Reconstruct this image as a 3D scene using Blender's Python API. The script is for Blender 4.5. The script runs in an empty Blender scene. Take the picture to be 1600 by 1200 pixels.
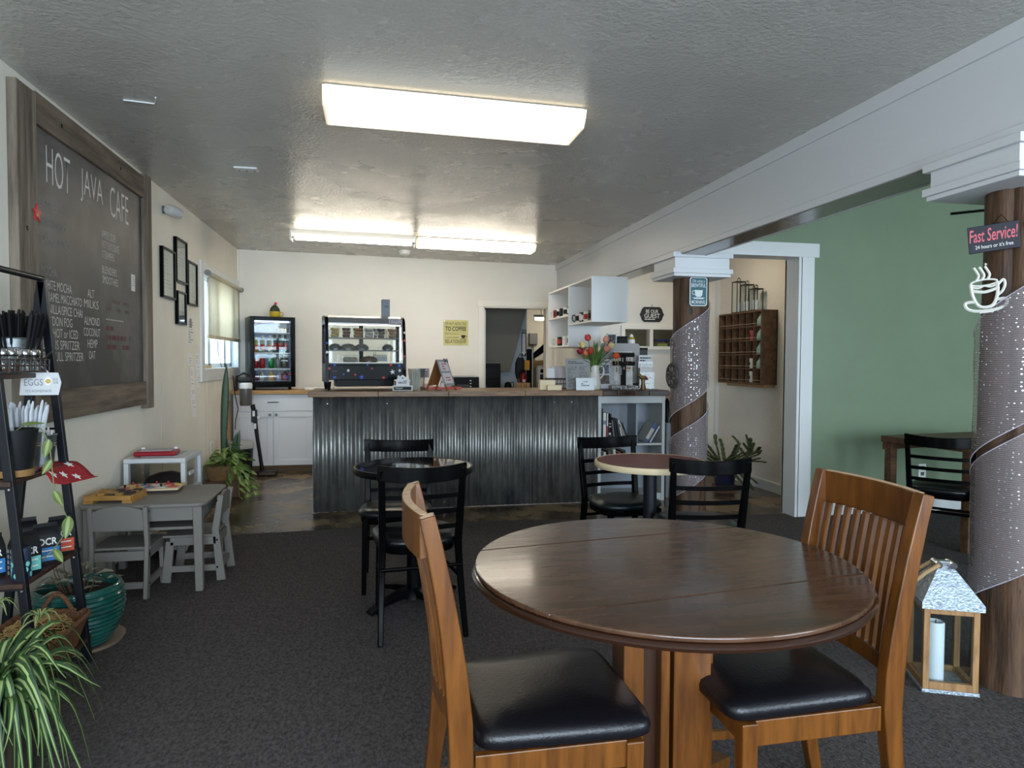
import bpy, bmesh, math, random
from mathutils import Vector, Matrix, Euler
PI = math.pi
rnd = random.Random(7)
sc = bpy.context.scene
COL = sc.collection

# ------------------------------------------------------------------ camera
cd = bpy.data.cameras.new('camera'); cam = bpy.data.objects.new('camera', cd); COL.objects.link(cam)
cd.sensor_fit = 'HORIZONTAL'; cd.sensor_width = 36.0; cd.lens = 36.0 * 1060 / 1600
cd.clip_start = 0.05; cd.clip_end = 100
YAW, PITCH, ROLL = math.radians(11.365), math.radians(-1.942), 0.005
cam.matrix_world = (Matrix.Translation((0, 0, 1.30)) @ Matrix.Rotation(-YAW, 4, 'Z')
                    @ Matrix.Rotation(PI / 2 + PITCH, 4, 'X') @ Matrix.Rotation(ROLL, 4, 'Z'))
sc.camera = cam

# ------------------------------------------------------------------ world, daylight, exposure
w = bpy.data.worlds.new('world'); sc.world = w; w.use_nodes = True
bg = w.node_tree.nodes['Background']; bg.inputs['Color'].default_value = (0.62, 0.80, 1.0, 1); bg.inputs['Strength'].default_value = 3.2
sc.view_settings.view_transform = 'Standard'; sc.view_settings.look = 'None'
sc.view_settings.gamma = 1.0; sc.view_settings.use_curve_mapping = False
sc.view_settings.exposure = 0.22
def daylight(name, loc, size, rot, watts, col):
    l = bpy.data.lights.new(name, 'AREA'); l.shape = 'RECTANGLE'; l.size, l.size_y = size; l.energy = watts; l.color = col
    o = bpy.data.objects.new(name, l); COL.objects.link(o); o.location = loc; o.rotation_euler = rot; return o
SKYC = (0.72, 0.86, 1.0)
# sky light arriving through the street windows behind the camera and the one at the far right
daylight('daylight_street_window', (0.30, -2.42, 1.40), (3.2, 2.0), (PI / 2, 0, 0), 200, SKYC)
daylight('daylight_right_window', (4.7, -2.42, 1.40), (3.0, 2.0), (PI / 2, 0, 0), 170, SKYC)
daylight('daylight_side_window', (-1.95, 7.70, 1.70), (1.5, 1.0), (0, -PI / 2, 0), 34, SKYC)

# ------------------------------------------------------------------ helpers
def lin(c): return tuple((x / 255 / 12.92 if x / 255 <= 0.04045 else ((x / 255 + 0.055) / 1.055) ** 2.4) for x in c)
MATS = {}
def mat(name, rgb=(200, 200, 200), rough=0.6, metal=0.0, spec=0.5, var=0.0, vscale=8.0, stretch=None, rgb2=None,
        bump=0.0, bscale=60.0, bstretch=None, emit=None, estr=0.0, alpha=1.0, trans=0.0, coat=0.0, ior=1.45, detail=4.0, rvar=0.0, lo=0.35, hi=0.65):
    if name in MATS: return MATS[name]
    m = bpy.data.materials.new(name); m.use_nodes = True; nt = m.node_tree; N, L = nt.nodes, nt.links
    b = N['Principled BSDF']; c = lin(rgb)
    b.inputs['Base Color'].default_value = (*c, 1); b.inputs['Roughness'].default_value = rough; b.inputs['Metallic'].default_value = metal
    b.inputs['Specular IOR Level'].default_value = spec; b.inputs['IOR'].default_value = ior
    b.inputs['Alpha'].default_value = alpha; b.inputs['Transmission Weight'].default_value = trans; b.inputs['Coat Weight'].default_value = coat
    b.inputs['Coat Roughness'].default_value = 0.1
    if emit is not None: b.inputs['Emission Color'].default_value = (*lin(emit), 1); b.inputs['Emission Strength'].default_value = estr
    tc = N.new('ShaderNodeTexCoord')
    def noise(scale, st, det=detail):
        mp = N.new('ShaderNodeMapping'); L.new(tc.outputs['Object'], mp.inputs['Vector']); mp.inputs['Scale'].default_value = st or (1, 1, 1)
        n = N.new('ShaderNodeTexNoise'); L.new(mp.outputs['Vector'], n.inputs['Vector']); n.inputs['Scale'].default_value = scale; n.inputs['Detail'].default_value = det
        n.inputs['Roughness'].default_value = 0.6
        return n
    if var or rgb2:
        n = noise(vscale, stretch)
        r = N.new('ShaderNodeValToRGB'); L.new(n.outputs['Fac'], r.inputs['Fac'])
        r.color_ramp.elements[0].position = lo; r.color_ramp.elements[1].position = hi
        c2 = lin(rgb2) if rgb2 else tuple(min(1, x * (1 + var)) for x in c)
        c1 = c if rgb2 else tuple(x * (1 - var) for x in c)
        r.color_ramp.elements[0].color = (*c1, 1); r.color_ramp.elements[1].color = (*c2, 1)
        L.new(r.outputs['Color'], b.inputs['Base Color'])
        if rvar:
            mr = N.new('ShaderNodeMapRange'); L.new(n.outputs['Fac'], mr.inputs['Value'])
            mr.inputs['From Min'].default_value = 0.3; mr.inputs['From Max'].default_value = 0.7
            mr.inputs['To Min'].default_value = max(0.02, rough - rvar); mr.inputs['To Max'].default_value = min(1, rough + rvar)
            L.new(mr.outputs['Result'], b.inputs['Roughness'])
    if bump:
        n2 = noise(bscale, bstretch, 3.0); bp = N.new('ShaderNodeBump'); bp.inputs['Strength'].default_value = bump; bp.inputs['Distance'].default_value = 0.01
        L.new(n2.outputs['Fac'], bp.inputs['Height']); L.new(bp.outputs['Normal'], b.inputs['Normal'])
    MATS[name] = m
    return m

def glass(name, tint=(246, 250, 250), rough=0.02, amount=0.12):
    # thin pane: mostly see-through, a clear reflection on top
    if name in MATS: return MATS[name]
    m = bpy.data.materials.new(name); m.use_nodes = True; nt = m.node_tree; N, L = nt.nodes, nt.links
    N.remove(N['Principled BSDF']); out = N['Material Output']
    t = N.new('ShaderNodeBsdfTransparent'); t.inputs['Color'].default_value = (*lin(tint), 1)
    g = N.new('ShaderNodeBsdfGlossy'); g.inputs['Roughness'].default_value = rough
    fr = N.new('ShaderNodeFresnel'); ge = N.new('ShaderNodeNewGeometry'); io = N.new('ShaderNodeMapRange'); io.inputs['To Min'].default_value = 1.33; io.inputs['To Max'].default_value = 1 / 1.33
    L.new(ge.outputs['Backfacing'], io.inputs['Value']); L.new(io.outputs['Result'], fr.inputs['IOR'])
    ad = N.new('ShaderNodeMath'); ad.operation = 'MULTIPLY_ADD'; ad.inputs[1].default_value = 1.0; ad.inputs[2].default_value = amount * 0.15
    L.new(fr.outputs['Fac'], ad.inputs[0])
    mx = N.new('ShaderNodeMixShader'); L.new(ad.outputs['Value'], mx.inputs['Fac']); L.new(t.outputs['BSDF'], mx.inputs[1]); L.new(g.outputs['BSDF'], mx.inputs[2])
    L.new(mx.outputs['Shader'], out.inputs['Surface'])
    MATS[name] = m
    return m

def cloth_mat(name, rgb):
    # thin cloth: light passes through it from behind
    m = bpy.data.materials.new(name); m.use_nodes = True; nt = m.node_tree; N, L = nt.nodes, nt.links
    N.remove(N['Principled BSDF']); d = N.new('ShaderNodeBsdfDiffuse'); t = N.new('ShaderNodeBsdfTranslucent'); mx = N.new('ShaderNodeMixShader'); mx.inputs['Fac'].default_value = 0.5
    ns = N.new('ShaderNodeTexNoise'); ns.inputs['Scale'].default_value = 4; hs = N.new('ShaderNodeMix'); hs.data_type = 'RGBA'; hs.inputs['A'].default_value = (*lin(rgb), 1); hs.inputs['B'].default_value = (*[c * 0.94 for c in lin(rgb)], 1)
    L.new(ns.outputs['Fac'], hs.inputs['Factor'])
    for b in (d, t): L.new(hs.outputs['Result'], b.inputs['Color'])
    L.new(d.outputs[0], mx.inputs[1]); L.new(t.outputs[0], mx.inputs[2]); L.new(mx.outputs[0], N['Material Output'].inputs['Surface'])
    MATS[name] = m
    return m

class MB:
    def __init__(s): s.v = []; s.f = []; s.m = []; s.mi = 0
    def add(s, vs, fs, M=None):
        k = len(s.v)
        for p in vs:
            p = Vector(p); s.v.append(tuple(M @ p) if M is not None else tuple(p))
        for f in fs: s.f.append(tuple(i + k for i in f)); s.m.append(s.mi)
        return s
    def box(s, x0, x1, y0, y1, z0, z1, M=None):
        return s.add([(x0, y0, z0), (x1, y0, z0), (x1, y1, z0), (x0, y1, z0), (x0, y0, z1), (x1, y0, z1), (x1, y1, z1), (x0, y1, z1)],
                     [(0, 3, 2, 1), (4, 5, 6, 7), (0, 1, 5, 4), (1, 2, 6, 5), (2, 3, 7, 6), (3, 0, 4, 7)], M)
    def cbox(s, c, d, M=None): return s.box(c[0] - d[0] / 2, c[0] + d[0] / 2, c[1] - d[1] / 2, c[1] + d[1] / 2, c[2] - d[2] / 2, c[2] + d[2] / 2, M)
    def prism(s, poly, a, b, axis='y', M=None):
        # polygon given in the two other axes (xz for y, xy for z, yz for x), extruded from a to b
        n = len(poly)
        def p3(p, t): return (p[0], t, p[1]) if axis == 'y' else ((p[0], p[1], t) if axis == 'z' else (t, p[0], p[1]))
        vs = [p3(p, a) for p in poly] + [p3(p, b) for p in poly]
        fs = [tuple(range(n))[::-1], tuple(range(n, 2 * n))] + [(i, (i + 1) % n, n + (i + 1) % n, n + i) for i in range(n)]
        return s.add(vs, fs, M)
    def loft(s, rings, cap=True, closed=True, M=None):
        n = len(rings[0]); vs = [p for r in rings for p in r]; fs = []
        for i in range(len(rings) - 1):
            for j in range(n if closed else n - 1):
                a = i * n + j; b = i * n + (j + 1) % n
                fs.append((a, b, b + n, a + n))
        if cap and closed: fs.append(tuple(range(n))[::-1]); fs.append(tuple(range((len(rings) - 1) * n, len(rings) * n)))
        return s.add(vs, fs, M)
    def lathe(s, prof, n=24, c=(0, 0, 0), cap=True, M=None):
        return s.loft([[(c[0] + r * math.cos(2 * PI * k / n), c[1] + r * math.sin(2 * PI * k / n), c[2] + z) for k in range(n)] for r, z in prof], cap, True, M)
    def tube(s, path, r, n=8, cap=True, M=None):
        P = [Vector(p) for p in path]; rings = []
        rr = r if isinstance(r, (list, tuple)) else [r] * len(P)
        up = None
        for i, p in enumerate(P):
            d = (P[min(i + 1, len(P) - 1)] - P[max(i - 1, 0)]).normalized()
            if up is None:
                up = Vector((0, 0, 1)) if abs(d.z) < 0.9 else Vector((1, 0, 0))
            a = d.cross(up).normalized(); up = a.cross(d).normalized()
            rings.append([tuple(p + rr[i] * (math.cos(2 * PI * k / n) * a + math.sin(2 * PI * k / n) * up)) for k in range(n)])
        return s.loft(rings, cap, True, M)
    def bar(s, path, w, h, side=(1, 0, 0), M=None):
        # rectangular section swept along a path; w along 'side', h across; w/h may be lists
        P = [Vector(p) for p in path]; sd = Vector(side).normalized(); rings = []
        for i, p in enumerate(P):
            d = (P[min(i + 1, len(P) - 1)] - P[max(i - 1, 0)]).normalized()
            a = (sd - d * sd.dot(d)).normalized(); b = d.cross(a).normalized()
            ww = (w[i] if isinstance(w, (list, tuple)) else w) / 2; hh = (h[i] if isinstance(h, (list, tuple)) else h) / 2
            rings.append([tuple(p + a * x * ww + b * y * hh) for x, y in ((-1, -1), (1, -1), (1, 1), (-1, 1))])
        return s.loft(rings, True, True, M)
    def strip(s, path, widths, side, M=None):
        # flat ribbon, two sided; three faces across so a centre stripe can differ
        P = [Vector(p) for p in path]; sd = Vector(side).normalized(); k = len(s.v)
        for p, wd in zip(P, widths):
            for t in (-1, -0.33, 0.33, 1): s.v.append(tuple(p + sd * wd / 2 * t - Vector((0, 0, (1 - abs(t)) * wd * 0.25))))
        for i in range(len(P) - 1):
            for j in range(3):
                s.f.append((k + i * 4 + j, k + i * 4 + j + 1, k + i * 4 + j + 5, k + i * 4 + j + 4)); s.m.append(1 if j == 1 else 0)
        return s
    def build(s, name, m, parent=None, smooth=False, bevel=0.0, loc=None, rot=None, kind=None, seg=2):
        me = bpy.data.meshes.new(name); me.from_pydata(s.v, [], s.f)
        ms = m if isinstance(m, (list, tuple)) else [m]
        for x in ms: me.materials.append(x)
        if len(ms) > 1: me.polygons.foreach_set('material_index', s.m)
        bm = bmesh.new(); bm.from_mesh(me); bmesh.ops.recalc_face_normals(bm, faces=bm.faces); bm.to_mesh(me); bm.free()
        if smooth:
            me.polygons.foreach_set('use_smooth', [True] * len(me.polygons)); me.set_sharp_from_angle(angle=math.radians(smooth if smooth is not True else 40))
        me.update()
        o = bpy.data.objects.new(name, me); COL.objects.link(o)
        if parent is not None: o.parent = parent
        if loc is not None: o.location = loc
        if rot is not None: o.rotation_euler = rot
        if bevel:
            md = o.modifiers.new('bevel', 'BEVEL'); md.width = bevel; md.segments = seg; md.limit_method = 'ANGLE'; md.angle_limit = math.radians(40)
        if kind: o['kind'] = kind
        return o
def tag(o, label, cat, group=None, kind=None):
    o['label'] = label; o['category'] = cat
    if group: o['group'] = group
    if kind: o['kind'] = kind
    return o
def thing(name, label, cat, loc=(0, 0, 0), rz=0.0, group=None, rot=None):
    o = bpy.data.objects.new(name, None); COL.objects.link(o); o.empty_display_size = 0.1
    o.location = loc; o.rotation_euler = rot if rot is not None else (0, 0, rz)
    return tag(o, label, cat, group)
def struct(name, mb, m, parent=None, **k):
    o = mb.build(name, m, parent, **k)
    if parent is None: o['kind'] = 'structure'
    return o
def dup(root, loc, rz, label=None, group=None):
    r = root.copy(); COL.objects.link(r); r.location = loc; r.rotation_euler = (0, 0, rz)
    if label: r['label'] = label
    if group: r['group'] = group
    for ch in list(root.children):
        c = ch.copy(); COL.objects.link(c); c.parent = r
        for g in ch.children:
            d = g.copy(); COL.objects.link(d); d.parent = c
    return r
def inst(o, parent, loc=None, rot=None, scale=None):
    # a copy of one piece (shares mesh data)
    c = o.copy(); COL.objects.link(c); c.parent = parent
    if loc is not None: c.location = loc
    if rot is not None: c.rotation_euler = rot
    if scale is not None: c.scale = scale
    return c
def frame_of(o, right, up):
    r = Vector(right).normalized(); u = Vector(up).normalized(); n = r.cross(u).normalized(); u = n.cross(r)
    return Matrix(((r.x, u.x, n.x, o[0]), (r.y, u.y, n.y, o[1]), (r.z, u.z, n.z, o[2]), (0, 0, 0, 1)))
def text(body, wd, ht, M, m, parent=None, name='lettering', thick=0.0006, shear=0.0, bold=0.0, align='C'):
    # lettering stretched to wd x ht (centred on M's origin, in M's xy plane)
    cu = bpy.data.curves.new(name, 'FONT'); cu.body = body; cu.align_x = 'CENTER'; cu.resolution_u = 3; cu.extrude = 0.0; cu.shear = shear; cu.offset = bold
    t = bpy.data.objects.new(name, cu); COL.objects.link(t)
    dg = bpy.context.evaluated_depsgraph_get(); me = bpy.data.meshes.new_from_object(t.evaluated_get(dg)); bpy.data.objects.remove(t); bpy.data.curves.remove(cu)
    xs = [v.co.x for v in me.vertices]; ys = [v.co.y for v in me.vertices]
    if not xs: return None
    x0, x1, y0, y1 = min(xs), max(xs), min(ys), max(ys)
    sx = (wd / (x1 - x0)) if wd else ht / (y1 - y0); sy = ht / (y1 - y0)
    for v in me.vertices:
        v.co = M @ Vector(((v.co.x - (x0 + x1) / 2) * sx, (v.co.y - (y0 + y1) / 2) * sy, thick))
    me.materials.clear(); me.materials.append(m); me.name = name
    o = bpy.data.objects.new(name, me); COL.objects.link(o)
    if parent is not None: o.parent = parent
    return o
def lines_of_print(parent, M, wd, ht, n, m, name='print_lines', seed=1, th=0.4):
    # illegible body copy: rows of short dashes printed on paper
    r = random.Random(seed); mb = MB(); st = ht / n
    for i in range(n):
        y = ht / 2 - (i + 0.5) * st; x = -wd / 2
        while x < wd / 2 - 0.01 * wd:
            l = r.uniform(0.06, 0.22) * wd; e = min(x + l, wd / 2)
            if r.random() > 0.12: mb.add([(x, y - st * th / 2, 0.0005), (e, y - st * th / 2, 0.0005), (e, y + st * th / 2, 0.0005), (x, y + st * th / 2, 0.0005)], [(0, 1, 2, 3)], M)
            x = e + 0.03 * wd
            if r.random() < 0.12: break
    return mb.build(name, m, parent, kind='stuff')
def curve(pts, k=5):
    # smooth line through the given 2-D points
    P = [Vector((*p, 0)) for p in pts]; out = []
    for i in range(len(P) - 1):
        a, b, c, d = P[max(i - 1, 0)], P[i], P[i + 1], P[min(i + 2, len(P) - 1)]
        for q in range(k):
            t = q / k; v = 0.5 * (2 * b + (c - a) * t + (2 * a - 5 * b + 4 * c - d) * t * t + (3 * b - a - 3 * c + d) * t ** 3); out.append((v.x, v.y))
    return out + [tuple(pts[-1])]
def star_poly(R, r=None, n=5, ph=PI / 2):
    r = r or R * 0.42
    return [((R if k % 2 == 0 else r) * math.cos(ph + k * PI / n), (R if k % 2 == 0 else r) * math.sin(ph + k * PI / n)) for k in range(2 * n)]

# ------------------------------------------------------------------ shared materials
WALLW = mat('wall_paint_cream', (236, 229, 214), 0.6, var=0.03, vscale=3, bump=0.12, bscale=90)
WALLB = mat('wall_paint_back', (236, 231, 220), 0.6, var=0.02, vscale=2, bump=0.08, bscale=70)
TRIMW = mat('trim_white', (226, 226, 224), 0.35, bump=0.03, bscale=40)
TRIMB = mat('trim_beam_white', (206, 207, 208), 0.4, bump=0.10, bscale=30, bstretch=(1, 0.15, 1))
GREEN = mat('wall_paint_green', (124, 140, 114), 0.45, var=0.04, vscale=2, bump=0.05, bscale=70)
BLACKW = mat('black_lacquer_wood', (6, 6, 7), 0.2, spec=0.09, bump=0.03, bscale=30)
BLACKM = mat('black_metal', (7, 7, 9), 0.35, spec=0.18)
BLACKP = mat('black_plastic', (7, 7, 8), 0.4, spec=0.15)
WHITEP = mat('white_plastic', (232, 232, 230), 0.4)
PAPER = mat('paper', (232, 230, 224), 0.7)
INK = mat('ink', (40, 40, 44), 0.7)
INKG = mat('ink_grey', (120, 120, 124), 0.7)
CHROME = mat('chrome', (200, 200, 205), 0.15, metal=1.0)
GALV = mat('galvanised_steel', (150, 156, 158), 0.38, metal=0.9, var=0.25, vscale=25, rvar=0.12, bump=0.05, bscale=50)
PANE = glass('clear_pane')
# ================================================================== THE SETTING
LX, BY, RX = -1.61, 8.60, 2.31         # left wall face, back wall face, beam line
CEIL = mat('ceiling_gloss_paint', (190, 186, 178), 0.27, spec=0.5, var=0.06, vscale=1.5, bump=0.5, bscale=46, rvar=0.06)
FLOORC = mat('stained_concrete', (60, 50, 40), 0.26, rgb2=(152, 128, 92), vscale=2.2, detail=9, bump=0.06, bscale=30, rvar=0.1, lo=0.42, hi=0.68)
CARPET = mat('carpet_charcoal', (64, 60, 59), 0.95, spec=0.1, rgb2=(96, 90, 88), vscale=90, detail=6, bump=0.5, bscale=160, stretch=(1, 0.6, 1))
CZ = 0.008
struct('floor_concrete', MB().box(-1.8, 7.1, -2.6, 12.2, -0.12, 0.0), FLOORC)
struct('floor_carpet', MB().prism([(-1.61, -2.5), (7.0, -2.5), (7.0, 5.12), (2.2, 5.22), (1.2, 5.36), (0.2, 5.33), (-1.61, 5.26)], 0.0, CZ, 'z'), CARPET)
struct('ceiling', MB().prism([(-1.75, 2.612), (2.4, 2.548), (2.4, 2.72), (-1.75, 2.72)], -2.6, 8.75, 'y'), CEIL)
struct('ceiling_right', MB().box(2.4, 7.1, -2.6, 5.2, 3.0, 3.12), mat('ceiling_right_paint', (205, 205, 200), 0.6))
struct('ceiling_hall', MB().box(2.4, 4.1, 5.2, 7.4, 2.52, 2.62), WALLB)
# left wall with its window opening
wy0, wy1, wz0, wz1 = 6.90, 8.50, 1.21, 2.13
o = struct('wall_left', MB().box(-1.75, LX, -2.6, wy0, 0, 2.72).box(-1.75, LX, wy1, 8.72, 0, 2.72).box(-1.75, LX, wy0, wy1, 0, wz0).box(-1.75, LX, wy0, wy1, wz1, 2.72), WALLW)
for y in (5.62, 6.98, 7.10, 8.3): MB().box(LX, LX + 0.002, y, y + 0.006, 0, 1.12).build('panel_seam', mat('seam_line', (196, 188, 172), 0.7), o)  # panel joints drawn as thin lines in a darker cream
# back wall with the kitchen door opening
dx0, dx1, dz = 1.35, 2.19, 1.995
struct('wall_back', MB().box(-1.75, dx0, BY, BY + 0.12, 0, 2.72).box(dx1, 2.43, BY, BY + 0.12, 0, 2.72).box(dx0, dx1, BY, BY + 0.12, dz, 2.72), WALLB)
MB_ = MB
struct('wall_right', MB().box(RX, 2.43, 7.26, BY, 0, 2.13), WALLB)
px0, px1, pz0, pz1 = 2.75, 3.60, 1.475, 1.665
struct('wall_hall_back', MB().box(2.43, px0, 7.26, 7.36, 0, 2.62).box(px1, 4.0, 7.26, 7.36, 0, 2.62).box(px0, px1, 7.26, 7.36, 0, pz0).box(px0, px1, 7.26, 7.36, pz1, 2.62), WALLB)
struct('wall_hall_right', MB().box(3.9, 4.02, 5.22, 7.26, 0, 2.62), mat('wall_paint_hall', (232, 226, 216), 0.6, bump=0.4, bscale=45))
ox0, ox1, oz = 2.62, 3.43, 2.17
struct('wall_green', MB().box(ox1 + 0.02, 7.1, 5.08, 5.22, 0, 3.05).box(2.5, ox1 + 0.02, 5.08, 5.22, oz + 0.02, 3.05), GREEN)
# walls the camera cannot see: the street side (with its windows) and the far right
f = MB()
def front_piece(a, b, z0, z1): f.box(a, b, -2.6, -2.5, z0, z1)
front_piece(-1.75, -1.3, 0, 3.05); front_piece(1.9, 3.2, 0, 3.05); front_piece(6.2, 7.1, 0, 3.05)
front_piece(-1.3, 1.9, 0, 0.4); front_piece(-1.3, 1.9, 2.4, 3.05); front_piece(3.2, 6.2, 0, 0.4); front_piece(3.2, 6.2, 2.4, 3.05)
struct('wall_front', f, WALLW)
struct('wall_far_right', MB().box(7.0, 7.12, -2.6, 5.22, 0, 3.05), GREEN)
# beam over the columns
bm_ = struct('beam', MB().box(RX, 2.50, -2.5, BY, 2.13, 2.72).box(2.44, 2.50, -2.5, 5.1, 2.13, 3.05), TRIMB)
MB().box(RX - 0.016, RX, -2.5, BY, 2.482, 2.552).build('crown_board', TRIMB, bm_, bevel=0.003)
MB().box(RX - 0.012, RX, -2.5, 7.26, 2.13, 2.172).build('edge_board', TRIMB, bm_, bevel=0.003)
MB().box(2.50, 2.515, -2.5, 5.08, 2.122, 2.16).build('edge_board', TRIMB, bm_, bevel=0.003)
MB().box(RX + 0.002, 2.498, -2.5, 7.25, 2.126, 2.132).build('soffit_panel', mat('soffit_shade_gloss', (120, 112, 102), 0.18, var=0.1, vscale=2), bm_)  # shade of the beam's underside put into this darker brown
# casing of the hall opening
t = struct('trim_1', MB().box(ox1, ox1 + 0.03, 5.055, 5.25, 0, oz + 0.02), TRIMW)
MB().box(ox1 + 0.02, ox1 + 0.145, 5.055, 5.082, 0, oz + 0.02).build('casing', TRIMW, t, bevel=0.004)
MB().box(ox1 - 0.0, ox1 + 0.16, 5.225, 5.25, 0, oz).build('casing', TRIMW, t, bevel=0.004)
MB().box(2.52, ox1 + 0.185, 5.05, 5.082, oz, oz + 0.115).build('header', TRIMW, t, bevel=0.004)
MB().box(2.52, ox1 + 0.01, 5.07, 5.23, oz, oz + 0.02).build('head_jamb', TRIMW, t)
struct('baseboard_green', MB().box(ox1 + 0.145, 7.0, 5.062, 5.08, 0, 0.125), TRIMW, bevel=0.003)
struct('baseboard_hall', MB().box(3.882, 3.9, 5.5, 7.26, 0, 0.10), TRIMW, bevel=0.003)
struct('trim_2', MB().box(3.872, 3.9, 5.38, 5.5, 0, 2.05), TRIMW, bevel=0.003)
struct('trim_3', MB().box(3.855, 3.9, 7.23, 7.262, 0, 2.5), TRIMW)
# kitchen door casing
t = struct('trim_4', MB().box(dx0 - 0.068, dx0, BY - 0.02, BY, 0, dz + 0.02), mat('trim_cream', (240, 235, 224), 0.4), bevel=0.003)
tc_ = MATS['trim_cream']
MB().box(dx1, dx1 + 0.068, BY - 0.02, BY, 0, dz + 0.02).build('casing', tc_, t, bevel=0.003)
MB().box(dx0 - 0.085, dx1 + 0.085, BY - 0.026, BY, dz, dz + 0.072).build('header', tc_, t, bevel=0.003)
MB().box(dx0, dx0 + 0.015, BY - 0.01, BY + 0.12, 0, dz).box(dx1 - 0.015, dx1, BY - 0.01, BY + 0.12, 0, dz).box(dx0, dx1, BY - 0.01, BY + 0.12, dz - 0.015, dz).build('jamb', tc_, t)
# corner battens
struct('trim_5', MB().box(LX, LX + 0.02, BY - 0.02, BY, 0, 2.6).box(RX - 0.02, RX, BY - 0.02, BY, 0, 2.48), WALLB)
# pass-through frame
t = struct('window_2', MB().box(px0 - 0.045, px1 + 0.045, 7.235, 7.262, pz1, pz1 + 0.04).box(px0 - 0.045, px1 + 0.045, 7.215, 7.262, pz0 - 0.04, pz0)
           .box(px0 - 0.045, px0, 7.235, 7.262, pz0, pz1).box(px1, px1 + 0.045, 7.235, 7.262, pz0, pz1), tc_, bevel=0.003)
MB().box(3.045, 3.085, 7.24, 7.34, pz0, pz1).build('mullion', tc_, t)
MB().box(px0, px1, 7.30, 7.304, pz0, pz1).build('pane', PANE, t)
# left window: casing, sash, panes, what stands outside
WF = mat('vinyl_window', (226, 236, 242), 0.35)
t = struct('window_1', MB().box(LX, LX + 0.02, wy0 - 0.11, wy0, wz0 - 0.12, wz1 + 0.10).box(LX, LX + 0.02, wy1, BY - 0.02, wz0 - 0.12, wz1 + 0.10)
           .box(LX, LX + 0.02, wy0, wy1, wz1, wz1 + 0.10).box(LX, LX + 0.02, wy0, wy1, wz0 - 0.12, wz0), TRIMW, bevel=0.003)
MB().box(-1.75, LX, wy0, wy1, wz0 - 0.01, wz0 + 0.004).box(-1.75, LX, wy0, wy0 + 0.004, wz0, wz1).box(-1.75, LX, wy1 - 0.004, wy1, wz0, wz1).build('reveal', WF, t)
for a, b in ((wy0, 7.42), (7.42, 8.16), (8.16, wy1)):
    fr = MB().box(-1.72, -1.67, a, a + 0.05, wz0, wz1).box(-1.72, -1.67, b - 0.05, b, wz0, wz1).box(-1.72, -1.67, a, b, wz0, wz0 + 0.05).box(-1.72, -1.67, a, b, wz1 - 0.05, wz1).build('sash', WF, t, bevel=0.004)
    MB().box(-1.70, -1.696, a + 0.05, b - 0.05, wz0 + 0.05, wz1 - 0.05).build('pane', PANE, fr)
MB().box(-1.645, -1.62, 6.95, 7.3, wz0 + 0.004, wz0 + 0.03).build('wood_stop', mat('pine_light', (214, 186, 140), 0.5), t)
SIDING = mat('neighbour_siding', (205, 222, 236), 0.6)
nb = tag(MB().box(-4.6, -4.4, 4.0, 16.0, 0, 5.0).build('neighbour_wall', SIDING), 'pale blue neighbouring house wall seen under the window blind', 'house')
for k in range(26): MB().box(-4.4, -4.385, 4.0, 16.0, 0.18 * k, 0.18 * k + 0.165).build('siding_board', SIDING, nb)
tag(MB().box(-9, -1.8, -6, 18, -0.3, -0.12).build('outside_ground', mat('gravel', (150, 146, 138), 0.9, var=0.2, vscale=20)), 'grey gravel ground outside the left window', 'ground')
bpy.data.objects['outside_ground']['kind'] = 'structure'
# ---- kitchen behind the back wall
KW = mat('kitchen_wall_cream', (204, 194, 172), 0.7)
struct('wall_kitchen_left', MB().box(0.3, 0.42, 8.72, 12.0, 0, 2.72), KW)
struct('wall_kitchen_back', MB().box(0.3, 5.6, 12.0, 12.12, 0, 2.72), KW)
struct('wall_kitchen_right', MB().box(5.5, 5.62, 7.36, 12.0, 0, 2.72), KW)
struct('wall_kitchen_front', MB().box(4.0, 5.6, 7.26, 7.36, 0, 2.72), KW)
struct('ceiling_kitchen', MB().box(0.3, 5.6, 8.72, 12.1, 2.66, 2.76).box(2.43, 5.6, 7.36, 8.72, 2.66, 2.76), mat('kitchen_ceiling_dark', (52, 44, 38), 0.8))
struct('wall_kitchen_partition', MB().prism([(1.2, 0), (2.13, 0), (2.13, 2.66), (1.2, 2.66)], 9.55, 9.63, 'y'), mat('partition_bluegrey', (176, 186, 196), 0.6))
struct('trim_6', MB().prism([(1.0, 1.15), (1.865, 1.15), (2.10, 2.05), (2.24, 2.6), (1.0, 2.6)], 9.42, 9.548, 'y'), mat('stair_soffit_grey', (120, 116, 106), 0.7))

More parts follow.
